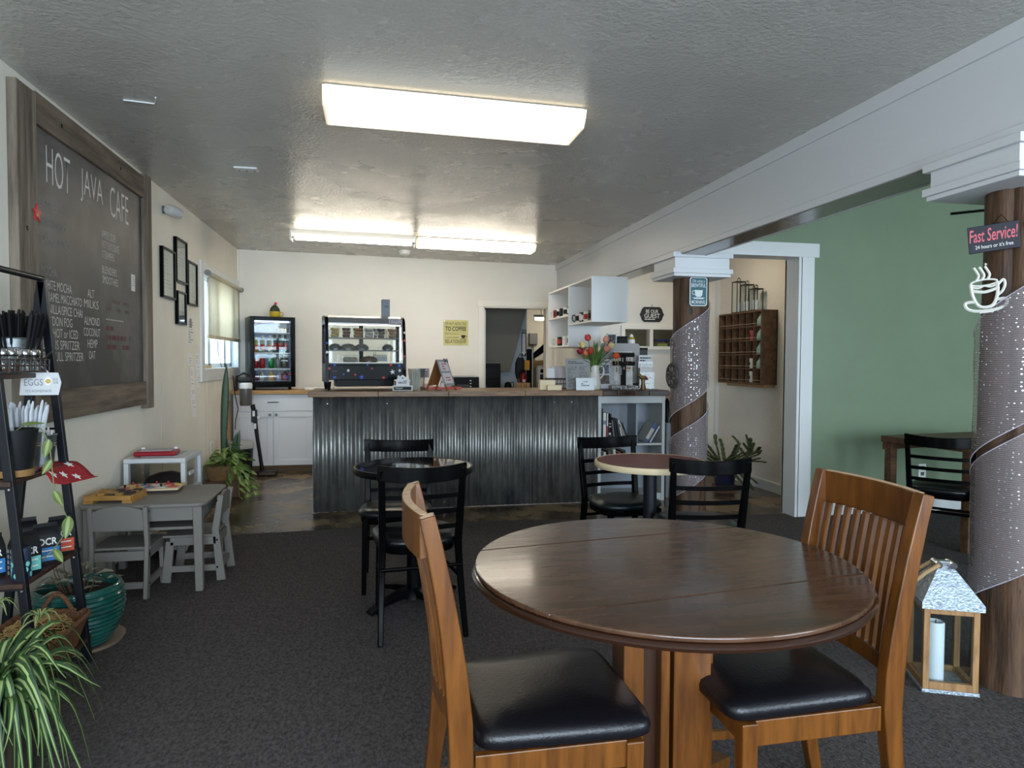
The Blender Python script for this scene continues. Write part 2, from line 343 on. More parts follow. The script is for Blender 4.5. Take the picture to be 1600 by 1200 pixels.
# ================================================================== CEILING FIXTURES
LAMPW = mat('lamp_housing_white', (225, 224, 218), 0.4)
def diffuser_mat(name, col, s): return mat(name, (245, 242, 232), 0.35, emit=col, estr=s)
def ceil_z(x): return 2.612 - (x + 1.75) * 0.064 / 4.15
def wrap_light(label, x0, x1, y0, y1, zt, zb, strength, grp):
    cx, cy = (x0 + x1) / 2, (y0 + y1) / 2; th = thing('ceiling_light', label, 'ceiling light', (cx, cy, zt), 0, grp)
    th.rotation_euler = (0, 0.0154, 0)
    hx, hy = (x1 - x0) / 2, (y1 - y0) / 2; h = zt - zb
    MB().box(-hx + 0.01, hx - 0.01, -hy + 0.03, hy - 0.03, -0.03, 0.0).build('housing', LAMPW, th)
    prof = [(-hy, -0.014), (-hy + 0.012, -0.05), (-hy + 0.045, -h), (hy - 0.045, -h), (hy - 0.012, -0.05), (hy, -0.014)]
    MB().loft([[(x, p[0], p[1]) for p in prof] for x in (-hx + 0.012, hx - 0.012)], False, False).build('diffuser', diffuser_mat('diffuser_%.2f' % strength, (255, 243, 222), strength), th, smooth=30)
    capm = mat('diffuser_end_cap', (240, 230, 205), 0.4, emit=(255, 232, 190), estr=0.6)
    for s in (-1, 1): MB().prism(prof, s * hx, s * (hx - 0.012), 'x').build('end_cap', capm, th, bevel=0.002)
    return th
wrap_light('large glowing wraparound fluorescent light nearest the camera', -0.24, 1.03, 3.27, 3.63, 2.572, 2.478, 1.15, 'fluorescent ceiling lights')
wrap_light('glowing wraparound fluorescent light at the right end of the rear row', 0.42, 1.67, 7.02, 7.30, 2.557, 2.475, 9.0, 'fluorescent ceiling lights')
th = thing('ceiling_light', 'bare tube fluorescent batten at the left end of the rear row', 'ceiling light', (-0.21, 7.12, 2.588), 0, 'fluorescent ceiling lights')
th.rotation_euler = (0, 0.0154, 0)
MB().prism([(-0.07, 0), (0.07, 0), (0.05, -0.045), (-0.05, -0.045)], -0.62, 0.62, 'x').build('housing', LAMPW, th)
tubem = mat('fluorescent_tube', (255, 255, 255), 0.3, emit=(255, 243, 220), estr=22.0)
for s in (-1, 1):
    MB().tube([(-0.575, s * 0.035, -0.075), (0.575, s * 0.035, -0.075)], 0.016, 10).build('fluorescent_tube', tubem, th, smooth=True)
    MB().box(s * 0.62, s * 0.605, -0.075, 0.075, -0.11, 0).build('end_bracket', LAMPW, th)
    for q in (-1, 1): MB().tube([(s * 0.575, q * 0.035, -0.075), (s * 0.605, q * 0.035, -0.075)], 0.014, 8).build('lamp_holder', mat('lamp_holder_grey', (150, 148, 144), 0.5), th)
th = thing('smoke_detector', 'round white smoke detector on ceiling behind the rear lights', 'smoke detector', (0.335, 8.05, ceil_z(0.335)))
MB().lathe([(0.07, 0), (0.07, -0.02), (0.062, -0.045), (0.03, -0.052)], 24).build('body', WHITEP, th, smooth=True)
MB().lathe([(0.075, 0.0), (0.075, -0.008)], 24).build('mounting_ring', LAMPW, th, smooth=True)
th = thing('sensor_plate', 'small flat white sensor plate fixed to the ceiling', 'sensor', (-0.86, 4.92, ceil_z(-0.86)))
MB().box(-0.075, 0.075, -0.045, 0.045, -0.012, 0).build('plate', WHITEP, th, bevel=0.003)
for x in (-0.05, 0, 0.05): MB().lathe([(0.004, 0), (0.004, -0.004)], 8, (x, 0.02, -0.012)).build('screw', BLACKM, th)
tag(MB().tube([(-1.24, 3.77, 2.600), (-1.10, 3.79, 2.600), (-1.07, 3.70, 2.600)], 0.004, 6).build('ceiling_hook_strip', WHITEP), 'thin bent white strip on ceiling above the chalkboard', 'strip')

th = thing('hall_fill_light', 'added unseen round ceiling light brightening the side hall', 'ceiling light', (3.2, 6.25, 2.519))  # out of view, added to brighten the hall
MB().lathe([(0.17, 0), (0.17, -0.025)], 32).build('base_ring', LAMPW, th, smooth=40)
MB().lathe([(0.16, -0.025), (0.15, -0.06), (0.10, -0.085), (0.02, -0.095)], 32).build('glass_bowl', mat('hall_fill_bowl', (250, 246, 236), 0.4, emit=(255, 240, 214), estr=16.0), th, smooth=60)
# ================================================================== COLUMNS
LOG = mat('old_timber_log', (44, 29, 19), 0.65, rgb2=(100, 70, 46), vscale=7, stretch=(4, 4, 0.5), detail=8, bump=0.5, bscale=14, bstretch=(5, 5, 0.6), lo=0.32, hi=0.7)
def tulle_mat():
    m = bpy.data.materials.new('lavender_tulle'); m.use_nodes = True; nt = m.node_tree; N, L = nt.nodes, nt.links
    b = N['Principled BSDF']; b.inputs['Base Color'].default_value = (*lin((172, 164, 176)), 1); b.inputs['Roughness'].default_value = 0.7
    uv = N.new('ShaderNodeUVMap'); uv.uv_map = 'uv'
    wv = N.new('ShaderNodeTexWave'); wv.inputs['Scale'].default_value = 40; wv.bands_direction = 'Y'; wv.inputs['Distortion'].default_value = 1.5; L.new(uv.outputs['UV'], wv.inputs['Vector'])
    vo = N.new('ShaderNodeTexVoronoi'); vo.inputs['Scale'].default_value = 1.0
    mp = N.new('ShaderNodeMapping'); mp.inputs['Scale'].default_value = (46, 62, 1); L.new(uv.outputs['UV'], mp.inputs['Vector']); L.new(mp.outputs['Vector'], vo.inputs['Vector'])
    vo.inputs['Randomness'].default_value = 0.35
    lt = N.new('ShaderNodeMath'); lt.operation = 'LESS_THAN'; lt.inputs[1].default_value = 0.17; L.new(vo.outputs['Distance'], lt.inputs[0])
    mr = N.new('ShaderNodeMapRange'); L.new(wv.outputs['Fac'], mr.inputs['Value']); mr.inputs['To Min'].default_value = 0.34; mr.inputs['To Max'].default_value = 0.66
    mx = N.new('ShaderNodeMath'); mx.operation = 'MAXIMUM'; L.new(mr.outputs['Result'], mx.inputs[0]); L.new(lt.outputs['Value'], mx.inputs[1]); L.new(mx.outputs['Value'], b.inputs['Alpha'])
    cm = N.new('ShaderNodeMix'); cm.data_type = 'RGBA'; L.new(lt.outputs['Value'], cm.inputs['Factor']); cm.inputs['A'].default_value = (*lin((146, 136, 136)), 1); cm.inputs['B'].default_value = (*lin((240, 240, 250)), 1)
    L.new(cm.outputs['Result'], b.inputs['Base Color'])
    mm = N.new('ShaderNodeMath'); mm.operation = 'MULTIPLY'; mm.inputs[1].default_value = 0.8; L.new(lt.outputs['Value'], mm.inputs[0]); L.new(mm.outputs['Value'], b.inputs['Metallic'])
    rr = N.new('ShaderNodeMapRange'); L.new(lt.outputs['Value'], rr.inputs['Value']); rr.inputs['To Min'].default_value = 0.75; rr.inputs['To Max'].default_value = 0.25; L.new(rr.outputs['Result'], b.inputs['Roughness'])
    return m
TULLE = tulle_mat(); HEM = mat('tulle_hem', (190, 184, 198), 0.6)
def column(label, cx, cy, zcap0, zcap1, hx, hy, wraps, seed):
    th = thing('timber_column', label, 'column', (cx, cy, 0), 0, 'log columns under the beam')
    r = random.Random(seed); n = 40; rings = []
    ph = [r.uniform(0, 6) for _ in range(6)]
    for k in range(15):
        z = zcap0 * k / 14; ring = []
        for j in range(n):
            a = 2 * PI * j / n
            rad = 0.138 + 0.004 * math.sin(3 * a + ph[0] + z) + 0.003 * math.sin(5 * a + ph[1] - 2 * z) + 0.003 * math.sin(4 * z + ph[2] + a)
            for ca in (3.62, 4.35, 5.2):
                d = abs((a - ca - 0.03 * math.sin(3 * z + ca) + PI) % (2 * PI) - PI)
                if d < 0.08: rad -= 0.012
            if z < 0.15: rad += 0.012 * (0.15 - z) / 0.15
            ring.append((rad * math.cos(a), rad * math.sin(a), z))
        rings.append(ring)
    p = MB().loft(rings).build('log_post', LOG, th, smooth=50)
    kn = mat('timber_knot', (34, 23, 16), 0.6)
    for a, z in ((4.25, 1.70), (3.9, 0.42), (4.7, 1.55), (4.5, 1.22), (4.05, 1.83)):
        M = Matrix.Translation((0.1375 * math.cos(a), 0.1375 * math.sin(a), z)) @ Matrix.Rotation(a, 4, 'Z') @ Matrix.Rotation(PI / 2, 4, 'Y') @ Matrix.Diagonal((1.3, 1, 1, 1))
        MB().lathe([(0.024, -0.004), (0.022, 0.002), (0.008, 0.004)], 14, M=M).build('knot', kn, p, smooth=True)
    # capital: painted box with stepped boards
    cap = MB().box(-hx + 0.022, hx - 0.022, -hy + 0.022, hy - 0.022, zcap0, zcap1).build('capital', TRIMB, th)
    H = zcap1 - zcap0
    for nm, a, b, e in (('top_board', 0.78, 1.0, 0.0), ('lower_board', 0.13, 0.33, 0.0), ('foot_board', 0.0, 0.13, 0.012)):
        for s in (-1, 1):
            MB().box(s * (hx - 0.022), s * (hx - e), -hy + e, hy - e, zcap0 + a * H, zcap0 + b * H).build(nm, TRIMB, cap, bevel=0.002)
            MB().box(-hx + 0.022, hx - 0.022, s * (hy - 0.022), s * (hy - e), zcap0 + a * H, zcap0 + b * H).build(nm, TRIMB, cap, bevel=0.002)
    # sheer fabric wound round in a spiral
    for (a0, a1, zt, pitch, wd) in wraps:
        N_ = 64; R = 0.150; vs = []; fs = []; uvs = []
        for i in range(N_ + 1):
            a = a0 + (a1 - a0) * i / N_; z1 = zt + pitch * (a - PI) / (2 * PI)
            for j in range(5):
                z = z1 - wd * j / 4; rad = R + 0.004 * math.sin(7 * a + 3 * j) + (0.004 if j in (0, 4) else 0)
                vs.append((rad * math.cos(a), rad * math.sin(a), max(z, 0.02))); uvs.append((a * R, z))
        for i in range(N_):
            for j in range(4): fs.append((i * 5 + j, i * 5 + j + 1, i * 5 + j + 6, i * 5 + j + 5))
        me = bpy.data.meshes.new('fabric_wrap'); me.from_pydata(vs, [], fs); me.materials.append(TULLE)
        ul = me.uv_layers.new(name='uv')
        for lp in me.loops: ul.data[lp.index].uv = uvs[lp.vertex_index]
        me.polygons.foreach_set('use_smooth', [True] * len(me.polygons))
        fo = bpy.data.objects.new('fabric_wrap', me); COL.objects.link(fo); fo.parent = th
        for off in (0, wd):
            path = [((R + 0.004) * math.cos(a), (R + 0.004) * math.sin(a), zt + pitch * (a - PI) / (2 * PI) - off) for a in [a0 + (a1 - a0) * i / N_ for i in range(N_ + 1)]]
            if min(q[2] for q in path) > 0.02: MB().tube(path, 0.0022, 5).build('hem', HEM, fo)
    return th
far_col = column('timber log column wrapped in sheer fabric beside the red table', 2.49, 5.105, 1.962, 2.148, 0.25, 0.222,
       [(PI * 0.6, PI * 2.6, 1.50, 0.62, 0.64), (PI * 0.6, PI * 2.6, 0.68, 0.62, 0.50)], 3)
near_col = column('timber log column wrapped in sheer fabric beside the wooden lantern', 2.525, 2.262, 1.975, 2.128, 0.272, 0.222,
       [(PI * 0.7, PI * 2.5, 1.51, 0.68, 0.53), (PI * 0.7, PI * 2.5, 0.94, 0.68, 0.55)], 9)
# ================================================================== SERVICE COUNTER
CT, CY0 = 1.037, 5.93
CORR = mat('corrugated_steel', (182, 182, 178), 0.40, metal=0.85, rgb2=(118, 119, 118), vscale=9, stretch=(1, 1, 0.35), detail=9, rvar=0.12, bump=0.08, bscale=45)
BUTCH = mat('butcher_block', (142, 106, 66), 0.42, rgb2=(98, 68, 40), vscale=7, stretch=(1, 8, 8), detail=6)
BUTCHD = mat('butcher_block_dark', (74, 46, 26), 0.38, rgb2=(34, 21, 13), vscale=14, stretch=(1, 3, 3), detail=6)
th = thing('service_counter', 'long service counter clad in corrugated steel with timber top', 'counter', (0, 0, 0))
MB().box(-0.505, 1.98, CY0 + 0.03, 6.42, 0.0, 0.985).build('carcass', mat('counter_carcass', (170, 160, 146), 0.6), th)
def corr_panel(x0, x1, y, pitch, amp, z0, z1, ph=0.0):
    n = int((x1 - x0) / pitch * 12); mb = MB(); rows = []
    for z in (z0, z1):
        rows.append([(x0 + (x1 - x0) * i / n, y + amp * math.cos(2 * PI * ((x0 + (x1 - x0) * i / n) / pitch + ph)), z) for i in range(n + 1)])
    k = n + 1
    mb.add(rows[0] + rows[1], [(i, i + 1, k + i + 1, k + i) for i in range(n)])
    o = mb.build('corrugated_sheet', CORR, th, smooth=80)
    md = o.modifiers.new('solid', 'SOLIDIFY'); md.thickness = 0.0015
    return o
corr_panel(-0.52, 0.16, CY0 + 0.006, 0.068, 0.009, 0.006, 0.985)
corr_panel(0.14, 0.80, CY0 + 0.002, 0.052, 0.007, 0.010, 0.985, 0.3)
corr_panel(0.78, 1.40, CY0 + 0.004, 0.050, 0.007, 0.012, 0.985, 0.1)
corr_panel(1.385, 1.985, CY0, 0.066, 0.0095, 0.012, 0.985, 0.6)
nail = MB().lathe([(0.004, 0), (0.003, 0.004)], 6, M=Matrix.Rotation(PI / 2, 4, 'X')).build('nail_head', CHROME, th); nail.location = (-0.4, CY0 - 0.006, 0.93)
for k in range(14): inst(nail, th, (-0.4 + 0.165 * (k + 1), CY0 - 0.008, rnd.choice((0.06, 0.5, 0.62, 0.93))))
MB().box(-0.525, -0.505, CY0 + 0.01, 6.42, 0, 0.985).build('end_panel', CORR, th)
# planks of the top, front edge in sight
xs = [-0.555, 0.02, 0.62, 1.30, 2.02]
for i in range(4):
    for j, (a, b) in enumerate(((5.86, 6.10), (6.10, 6.32), (6.32, 6.56))):
        MB().box(xs[i] + 0.001, xs[i + 1] - 0.001, a + 0.0006, b - 0.0006, 0.99 + 0.001 * ((i + j) % 2), CT).build('top_plank', BUTCH, th, bevel=0.003)
for i, (a, b) in enumerate(((2.02, 2.16), (2.16, 2.33), (2.33, 2.47), (2.47, 2.665))):
    MB().box(a + 0.001, b - 0.001, 5.86, 6.56, 0.985, CT - 0.001 * (i % 2)).build('top_plank', BUTCHD, th, bevel=0.006)

# bookcase under the right end
BC = mat('bookcase_paint', (190, 192, 190), 0.5); BCI = mat('bookcase_inside', (150, 156, 164), 0.55)
th = thing('bookcase', 'light grey open bookcase under the right end of the counter', 'bookcase', (0, 0, 0))
for x in (2.0, 2.625): MB().box(x, x + 0.03, 5.93, 6.25, 0, 0.984).build('side_panel', BC, th, bevel=0.002)
MB().box(2.03, 2.625, 6.23, 6.25, 0, 0.984).build('back_panel', BCI, th)
MB().box(2.03, 2.625, 5.932, 5.95, 0.915, 0.984).build('top_rail', BC, th, bevel=0.002)
for z in (0.54, 0.30, 0.07): MB().box(2.03, 2.625, 5.935, 6.23, z - 0.02, z).build('shelf', BC, th, bevel=0.002)
MB().box(2.395, 2.41, 6.0, 6.23, 0.54, 0.9).build('divider', BCI, th)
MB().box(2.03, 2.625, 5.935, 5.95, 0.0, 0.05).build('plinth', BC, th)
def book(x, y, z, t, h, d, rgb, tilt, label, band=None, paperrgb=(225, 220, 205)):
    # spine faces the room; tilt leans it over to the left or right
    th = thing('book', label, 'book', (x, y, z), 0, 'books in the counter bookcase', rot=(0, tilt, 0))
    m = mat('book_%d_%d_%d' % rgb, rgb, 0.5)
    MB().box(0, t, 0, 0.003, 0, h).box(0, 0.003, 0, d, 0, h).box(t - 0.003, t, 0, d, 0, h).build('cover', m, th)
    MB().box(0.003, t - 0.003, 0.003, d - 0.005, 0.004, h - 0.004).build('pages', mat('book_pages', paperrgb, 0.8), th)
    if band:
        for (a, b, c) in band: MB().box(0.001, t - 0.001, -0.0012, 0, a * h, b * h).build('spine_band', mat('book_%d_%d_%d' % c, c, 0.5), th)
    return th
W_, K_, R_, B_ = (214, 212, 206), (28, 28, 32), (140, 44, 44), (52, 74, 120)
bz = 0.541; by = 5.955
book(2.034, by, bz, 0.018, 0.325, 0.2, K_, 0, 'tall thin black book at left end of the bookcase shelf')
book(2.054, by, bz, 0.034, 0.285, 0.2, W_, 0, 'thick white book with grey spine band, second on the shelf', [(0.62, 0.75, (120, 130, 150))])
book(2.090, by, bz, 0.018, 0.280, 0.2, W_, 0.0, 'white book with red lower spine beside thick white book', [(0.1, 0.58, R_)])
book(2.110, by, bz, 0.024, 0.275, 0.2, (46, 30, 30), 0.01, 'dark maroon book with cream spine lettering', [(0.3, 0.36, W_), (0.55, 0.58, W_), (0.66, 0.68, W_)])
x = 2.137
for i, (t_, h_, c_, tl, lb) in enumerate((
        (0.008, 0.27, W_, -0.08, 'thin white booklet leaning next to the maroon book'),
        (0.012, 0.24, (70, 76, 84), -0.10, 'slim grey leaning book among the booklets'),
        (0.010, 0.22, (190, 192, 196), -0.13, 'slim pale leaning book among the booklets'),
        (0.026, 0.235, K_, -0.15, 'black leaning paperback in the middle of the shelf'),
        (0.020, 0.23, (58, 62, 72), -0.18, 'charcoal leaning paperback right of the black one'),
        (0.020, 0.225, (226, 224, 216), -0.22, 'white leaning book with black lettered spine'),
        (0.014, 0.195, (216, 212, 202), -0.27, 'white leaning book, second from right of leaning row'),
        (0.011, 0.185, (206, 200, 188), -0.32, 'thin white leaning book at right of leaning row'),
        (0.014, 0.205, (60, 46, 36), -0.40, 'dark brown book leaning furthest over'))):
    bk = book(x + h_ * math.sin(-tl) * 0.0, by, bz, t_, h_, 0.19, c_, tl, lb)
    if i == 5: lines_of_print(bk, frame_of((t_ / 2, -0.0008, h_ * 0.5), (0, 0, -1), (1, 0, 0)), 0.14, 0.009, 1, INK, seed=2, th=0.9)
    x += t_ / math.cos(tl) + 0.006
for i, (xx, zz, tl, t_, h_, c_, lb, bd) in enumerate((
        (2.455, bz, 0.55, 0.040, 0.20, (176, 176, 168), 'grey and navy book leaning to the right on the shelf', [(0.0, 0.16, B_), (0.72, 1.0, B_)]),
        (2.513, bz, 0.55, 0.018, 0.175, (200, 204, 208), 'slim pale book leaning right behind the grey and navy book', None))):
    book(xx, by, zz + math.sin(tl) * t_ * 1.0, t_, h_, 0.19, c_, tl, lb, bd)
for i in range(5):
    c_ = ((200, 196, 186), (90, 84, 80), (214, 212, 206), (150, 60, 54), (46, 46, 50))[i]
    book(2.06 + 0.055 * i, by, 0.301, 0.03, 0.16 + 0.012 * (i % 3), 0.19, c_, -0.05 * i, 'book on the lower bookcase shelf behind the red table, %s' % ('cream spine', 'brown spine', 'white spine', 'red spine', 'black spine')[i])

# things stored on a stand right of the bookcase
th = thing('side_stand', 'grey stand with wooden back beside the bookcase and column', 'stand', (2.70, 6.0, 0))
MB().box(0, 0.22, 0, 0.4, 0, 0.72).build('body', mat('stand_grey', (120, 124, 128), 0.5), th, bevel=0.01)
MB().box(0.0, 0.22, 0.38, 0.4, 0.72, 1.0).build('back_board', BUTCH, th)
tag(MB().lathe([(0.05, 0), (0.052, 0.04), (0.03, 0.12), (0.022, 0.2), (0.004, 0.23)], 12, (2.75, 6.1, 0.72)).build('black_figurine', BLACKP, smooth=True), 'small dark pointed figurine on the stand beside the column', 'figurine')

# ================================================================== BACK CABINETS
CABW = mat('cabinet_white', (226, 227, 230), 0.38); KNOB = mat('knob_pewter', (110, 108, 104), 0.35, metal=0.8)
CF = 8.13
def cabinet(x0, x1, label, gap=0.004):
    th = thing('base_cabinet', label, 'cabinet', (x0, CF, 0), 0, 'white base cabinets on the back wall')
    w_ = x1 - x0
    MB().box(0, w_, 0.02, BY - CF - 0.004, 0.085, 0.905).build('body', CABW, th)
    MB().box(0.0, w_, 0.06, 0.08, 0.0, 0.085).build('toe_kick', mat('toe_kick_brown', (110, 84, 54), 0.6), th)
    d = MB().box(gap, w_ - gap, 0, 0.02, 0.712, 0.902).build('drawer', CABW, th, bevel=0.003)
    MB().tube([(w_ / 2 - 0.055, 0, 0.815), (w_ / 2 - 0.055, -0.028, 0.815), (w_ / 2 + 0.055, -0.028, 0.815), (w_ / 2 + 0.055, 0, 0.815)], 0.006, 8).build('handle', KNOB, d)
    for k in (0, 1):
        a = gap + k * w_ / 2; b = a + w_ / 2 - 2 * gap
        mb = MB().box(a, b, 0.006, 0.02, 0.09, 0.705)
        st = 0.06
        for (p, q, r, s) in ((a, b, 0.645, 0.705), (a, b, 0.09, 0.15), (a, a + st, 0.15, 0.645), (b - st, b, 0.15, 0.645)): mb.box(p, q, -0.004, 0.006, r, s)
        dr = mb.build('door', CABW, th, bevel=0.002)
        xk = (b - 0.03) if k == 0 else (a + 0.03)
        MB().box(xk - 0.014, xk + 0.014, -0.028, -0.014, 0.658, 0.686).box(xk - 0.006, xk + 0.006, -0.014, -0.003, 0.666, 0.678).build('knob', KNOB, dr, bevel=0.002)
    return th
cabinet(-1.585, -0.715, 'white two-door base cabinet with drawer under the drinks fridge')
cabinet(-0.712, 0.16, 'white base cabinet behind the left end of the service counter')
cabinet(0.163, 1.03, 'white base cabinet behind the middle of the service counter')
PINE = mat('pine_worktop', (196, 154, 96), 0.45, rgb2=(168, 124, 72), vscale=6, stretch=(1, 9, 9))
tag(MB().box(-1.605, 1.26, CF - 0.03, BY - 0.002, 0.907, 0.950).build('back_worktop', PINE, bevel=0.003), 'honey pine worktop along the back wall under the fridge', 'worktop')

# ================================================================== DRINKS FRIDGE
th = thing('drinks_fridge', 'black countertop fridge with glass door full of drinks', 'fridge', (-1.398, 8.155, 0.952), math.radians(18))
FB = mat('fridge_black', (7, 7, 8), 0.22, spec=0.15); FI = mat('fridge_lining', (196, 206, 228), 0.5)
fw, fd, fh = 0.50, 0.40, 0.845
MB().box(0, 0.03, 0.05, fd, 0.03, fh).box(fw - 0.03, fw, 0.05, fd, 0.03, fh).box(0.03, fw - 0.03, 0.05, fd, fh - 0.04, fh).box(0.03, fw - 0.03, 0.05, fd, 0.03, 0.10).box(0.03, fw - 0.03, fd - 0.03, fd, 0.1, fh - 0.04).build('cabinet_shell', FB, th, bevel=0.004)
MB().box(0.03, 0.034, 0.06, fd - 0.03, 0.1, fh - 0.04).box(fw - 0.034, fw - 0.03, 0.06, fd - 0.03, 0.1, fh - 0.04).box(0.03, fw - 0.03, fd - 0.034, fd - 0.03, 0.1, fh - 0.04).box(0.03, fw - 0.03, 0.06, fd - 0.03, 0.1, 0.104).build('lining', FI, th)
dr = MB().box(0, 0.045, 0, 0.045, 0.03, fh).box(fw - 0.055, fw, 0, 0.045, 0.03, fh).box(0.045, fw - 0.055, 0, 0.045, fh - 0.045, fh).box(0.045, fw - 0.055, 0, 0.045, 0.03, 0.085).build('door', FB, th, bevel=0.004)
MB().box(0.045, fw - 0.055, 0.02, 0.024, 0.085, fh - 0.045).build('pane', PANE, dr)
MB().tube([(0.06, 0.07, fh - 0.055), (fw - 0.06, 0.07, fh - 0.055)], 0.008, 8).build('light_tube', mat('fridge_led', (255, 255, 255), 0.3, emit=(214, 228, 255), estr=5), th)
for z in (0.245, 0.43, 0.665):
    mb = MB()
    for k in range(9): mb.tube([(0.036, 0.075 + 0.032 * k, z), (fw - 0.036, 0.075 + 0.032 * k, z)], 0.0025, 5)
    mb.box(0.036, fw - 0.036, 0.066, 0.072, z - 0.012, z + 0.003)
    mb.build('wire_shelf', mat('wire_white', (226, 228, 232), 0.4), th)
for x in (0.05, fw - 0.05):
    for y in (0.08, fd - 0.05): MB().lathe([(0.018, 0.0), (0.016, 0.032)], 10, (x, y, 0)).build('foot', BLACKP, th)
starm = {'red': mat('star_red', (188, 40, 48), 0.5), 'blue': mat('star_blue', (30, 74, 178), 0.5), 'silver': mat('star_silver', (206, 208, 212), 0.4)}
def sticker(parent, x, y, z, R, c, ph=0.3, M=None): 
    return MB().prism([(x + p, z + q) for p, q in star_poly(R, ph=PI / 2 + ph)], y, y - 0.0015, 'y', M=M).build('star_sticker', starm[c], parent)
for x, z, R, c in ((0.07, 0.76, 0.024, 'silver'), (0.30, 0.155, 0.022, 'silver'), (0.40, 0.150, 0.024, 'blue'), (0.435, 0.185, 0.017, 'red')): sticker(dr, x, 0.019, z, R, c)
FM = th.matrix_basis.copy(); FM = Matrix.Translation(th.location) @ Matrix.Rotation(math.radians(18), 4, 'Z')
def in_fridge(x, y, z): return tuple(FM @ Vector((x, y, z)))
def can(x, y, z, rgb, label, h=0.12, r=0.032, group='cans in the drinks fridge'):
    t_ = thing('drink_can', label, 'can', in_fridge(x, y, z), 0, group)
    MB().lathe([(r * 0.82, 0), (r, 0.012), (r, h - 0.014), (r * 0.8, h - 0.003)], 16).build('can_body', mat('can_%d_%d_%d' % rgb, rgb, 0.3, metal=0.3), t_, smooth=True)
    MB().lathe([(r * 0.8, h - 0.003), (r * 0.78, h), (r * 0.7, h - 0.002)], 16).build('lid', CHROME, t_, smooth=True)
def bottle(x, y, z, rgb, caprgb, label, h=0.19, r=0.031, lab=(220, 214, 200), group='bottles in the drinks fridge', cat='bottle'):
    t_ = thing('drink_' + cat, label, cat, in_fridge(x, y, z), 0, group)
    MB().lathe([(r * 0.9, 0), (r, 0.01), (r, h * 0.56), (r * 0.45, h * 0.78), (r * 0.42, h * 0.93)], 16).build('glass_body', mat('bottle_%d_%d_%d' % rgb, rgb, 0.12, spec=0.6), t_, smooth=True)
    MB().lathe([(r * 0.5, h * 0.92), (r * 0.5, h)], 12).build('cap', mat('cap_%d_%d_%d' % caprgb, caprgb, 0.4), t_, smooth=True)
    MB().lathe([(r * 1.01, h * 0.15), (r * 1.01, h * 0.48)], 16, cap=False).build('paper_label', mat('lab_%d_%d_%d' % lab, lab, 0.6), t_, smooth=True)
z2, z3, z4 = 0.434, 0.249, 0.105
can(0.075, 0.10, z3, (150, 26, 32), 'red soda can at left end of the third fridge shelf'); can(0.145, 0.10, z3, (166, 34, 40), 'red patterned soda can, second from left in the fridge')
can(0.245, 0.10, z3, (34, 126, 66), 'green soda can in the middle of the fridge'); can(0.325, 0.10, z3, (120, 120, 118), 'grey soda can right of the green can in fridge', 0.135)
can(0.395, 0.10, z3, (104, 98, 88), 'taller dark grey soda can at right of the fridge', 0.16, 0.034)
bottle(0.075, 0.10, z2, (150, 140, 60), (220, 220, 220), 'yellow juice bottle at left of the second fridge shelf', 0.17, lab=(200, 60, 50))
bottle(0.150, 0.10, z2, (170, 168, 160), (232, 232, 230), 'clear drink bottle with red label in the fridge', 0.195, lab=(190, 50, 44))
bottle(0.235, 0.10, z2, (172, 170, 164), (232, 232, 230), 'clear drink bottle with orange label in the fridge', 0.195, lab=(214, 150, 110))
for i, (xx, c_) in enumerate(((0.30, 'left'), (0.36, 'middle'), (0.425, 'right'))): bottle(xx, 0.20, z2, (90, 104, 104), (226, 228, 230), 'dark bottle with red label in the back row of the fridge, %s of three' % c_, 0.235, lab=(166, 60, 56))
for i, (xx, rgb, lab, lb) in enumerate(((0.07, (60, 60, 110), (120, 40, 60), 'blue and red jar at bottom left of the fridge'), (0.14, (160, 158, 150), (190, 188, 180), 'clear bottle on the bottom fridge shelf, left'), (0.245, (196, 160, 110), (214, 150, 90), 'orange labelled jar on the bottom fridge shelf'), (0.33, (150, 140, 168), (170, 160, 190), 'lilac labelled jar on the bottom fridge shelf'), (0.40, (120, 70, 80), (196, 110, 90), 'pink labelled jar at bottom right of the fridge'))):
    bottle(xx, 0.11, z4, rgb, (226, 226, 222), lb, 0.125, 0.034, lab, 'jars on the bottom fridge shelf', 'jar')
for i, xx in enumerate((0.33, 0.375, 0.42)): can(xx, 0.12, 0.669, (184, 160, 96), ('small gold can on the top fridge shelf, %s of three') % ('left', 'middle', 'right')[i], 0.055, 0.024)
t_ = thing('toy_tricycle', 'white wire tricycle ornament on the top fridge shelf', 'ornament', in_fridge(0.14, 0.11, 0.669), math.radians(18))
WW = mat('wire_ornament_white', (225, 228, 236), 0.4)
for x in (-0.075, 0.0, 0.075):
    MB().tube([(x + 0.028 * math.cos(a), 0, 0.03 + 0.028 * math.sin(a)) for a in [2 * PI * k / 14 for k in range(15)]], 0.0035, 5).build('wheel', WW, t_)
MB().tube([(-0.075, 0, 0.03), (-0.05, 0, 0.075), (0.0, 0, 0.03), (0.03, 0, 0.07), (0.075, 0, 0.03)], 0.003, 5).tube([(-0.09, 0, 0.085), (-0.05, 0, 0.075), (0.03, 0, 0.07), (0.06, 0, 0.075)], 0.003, 5).build('frame', WW, t_)
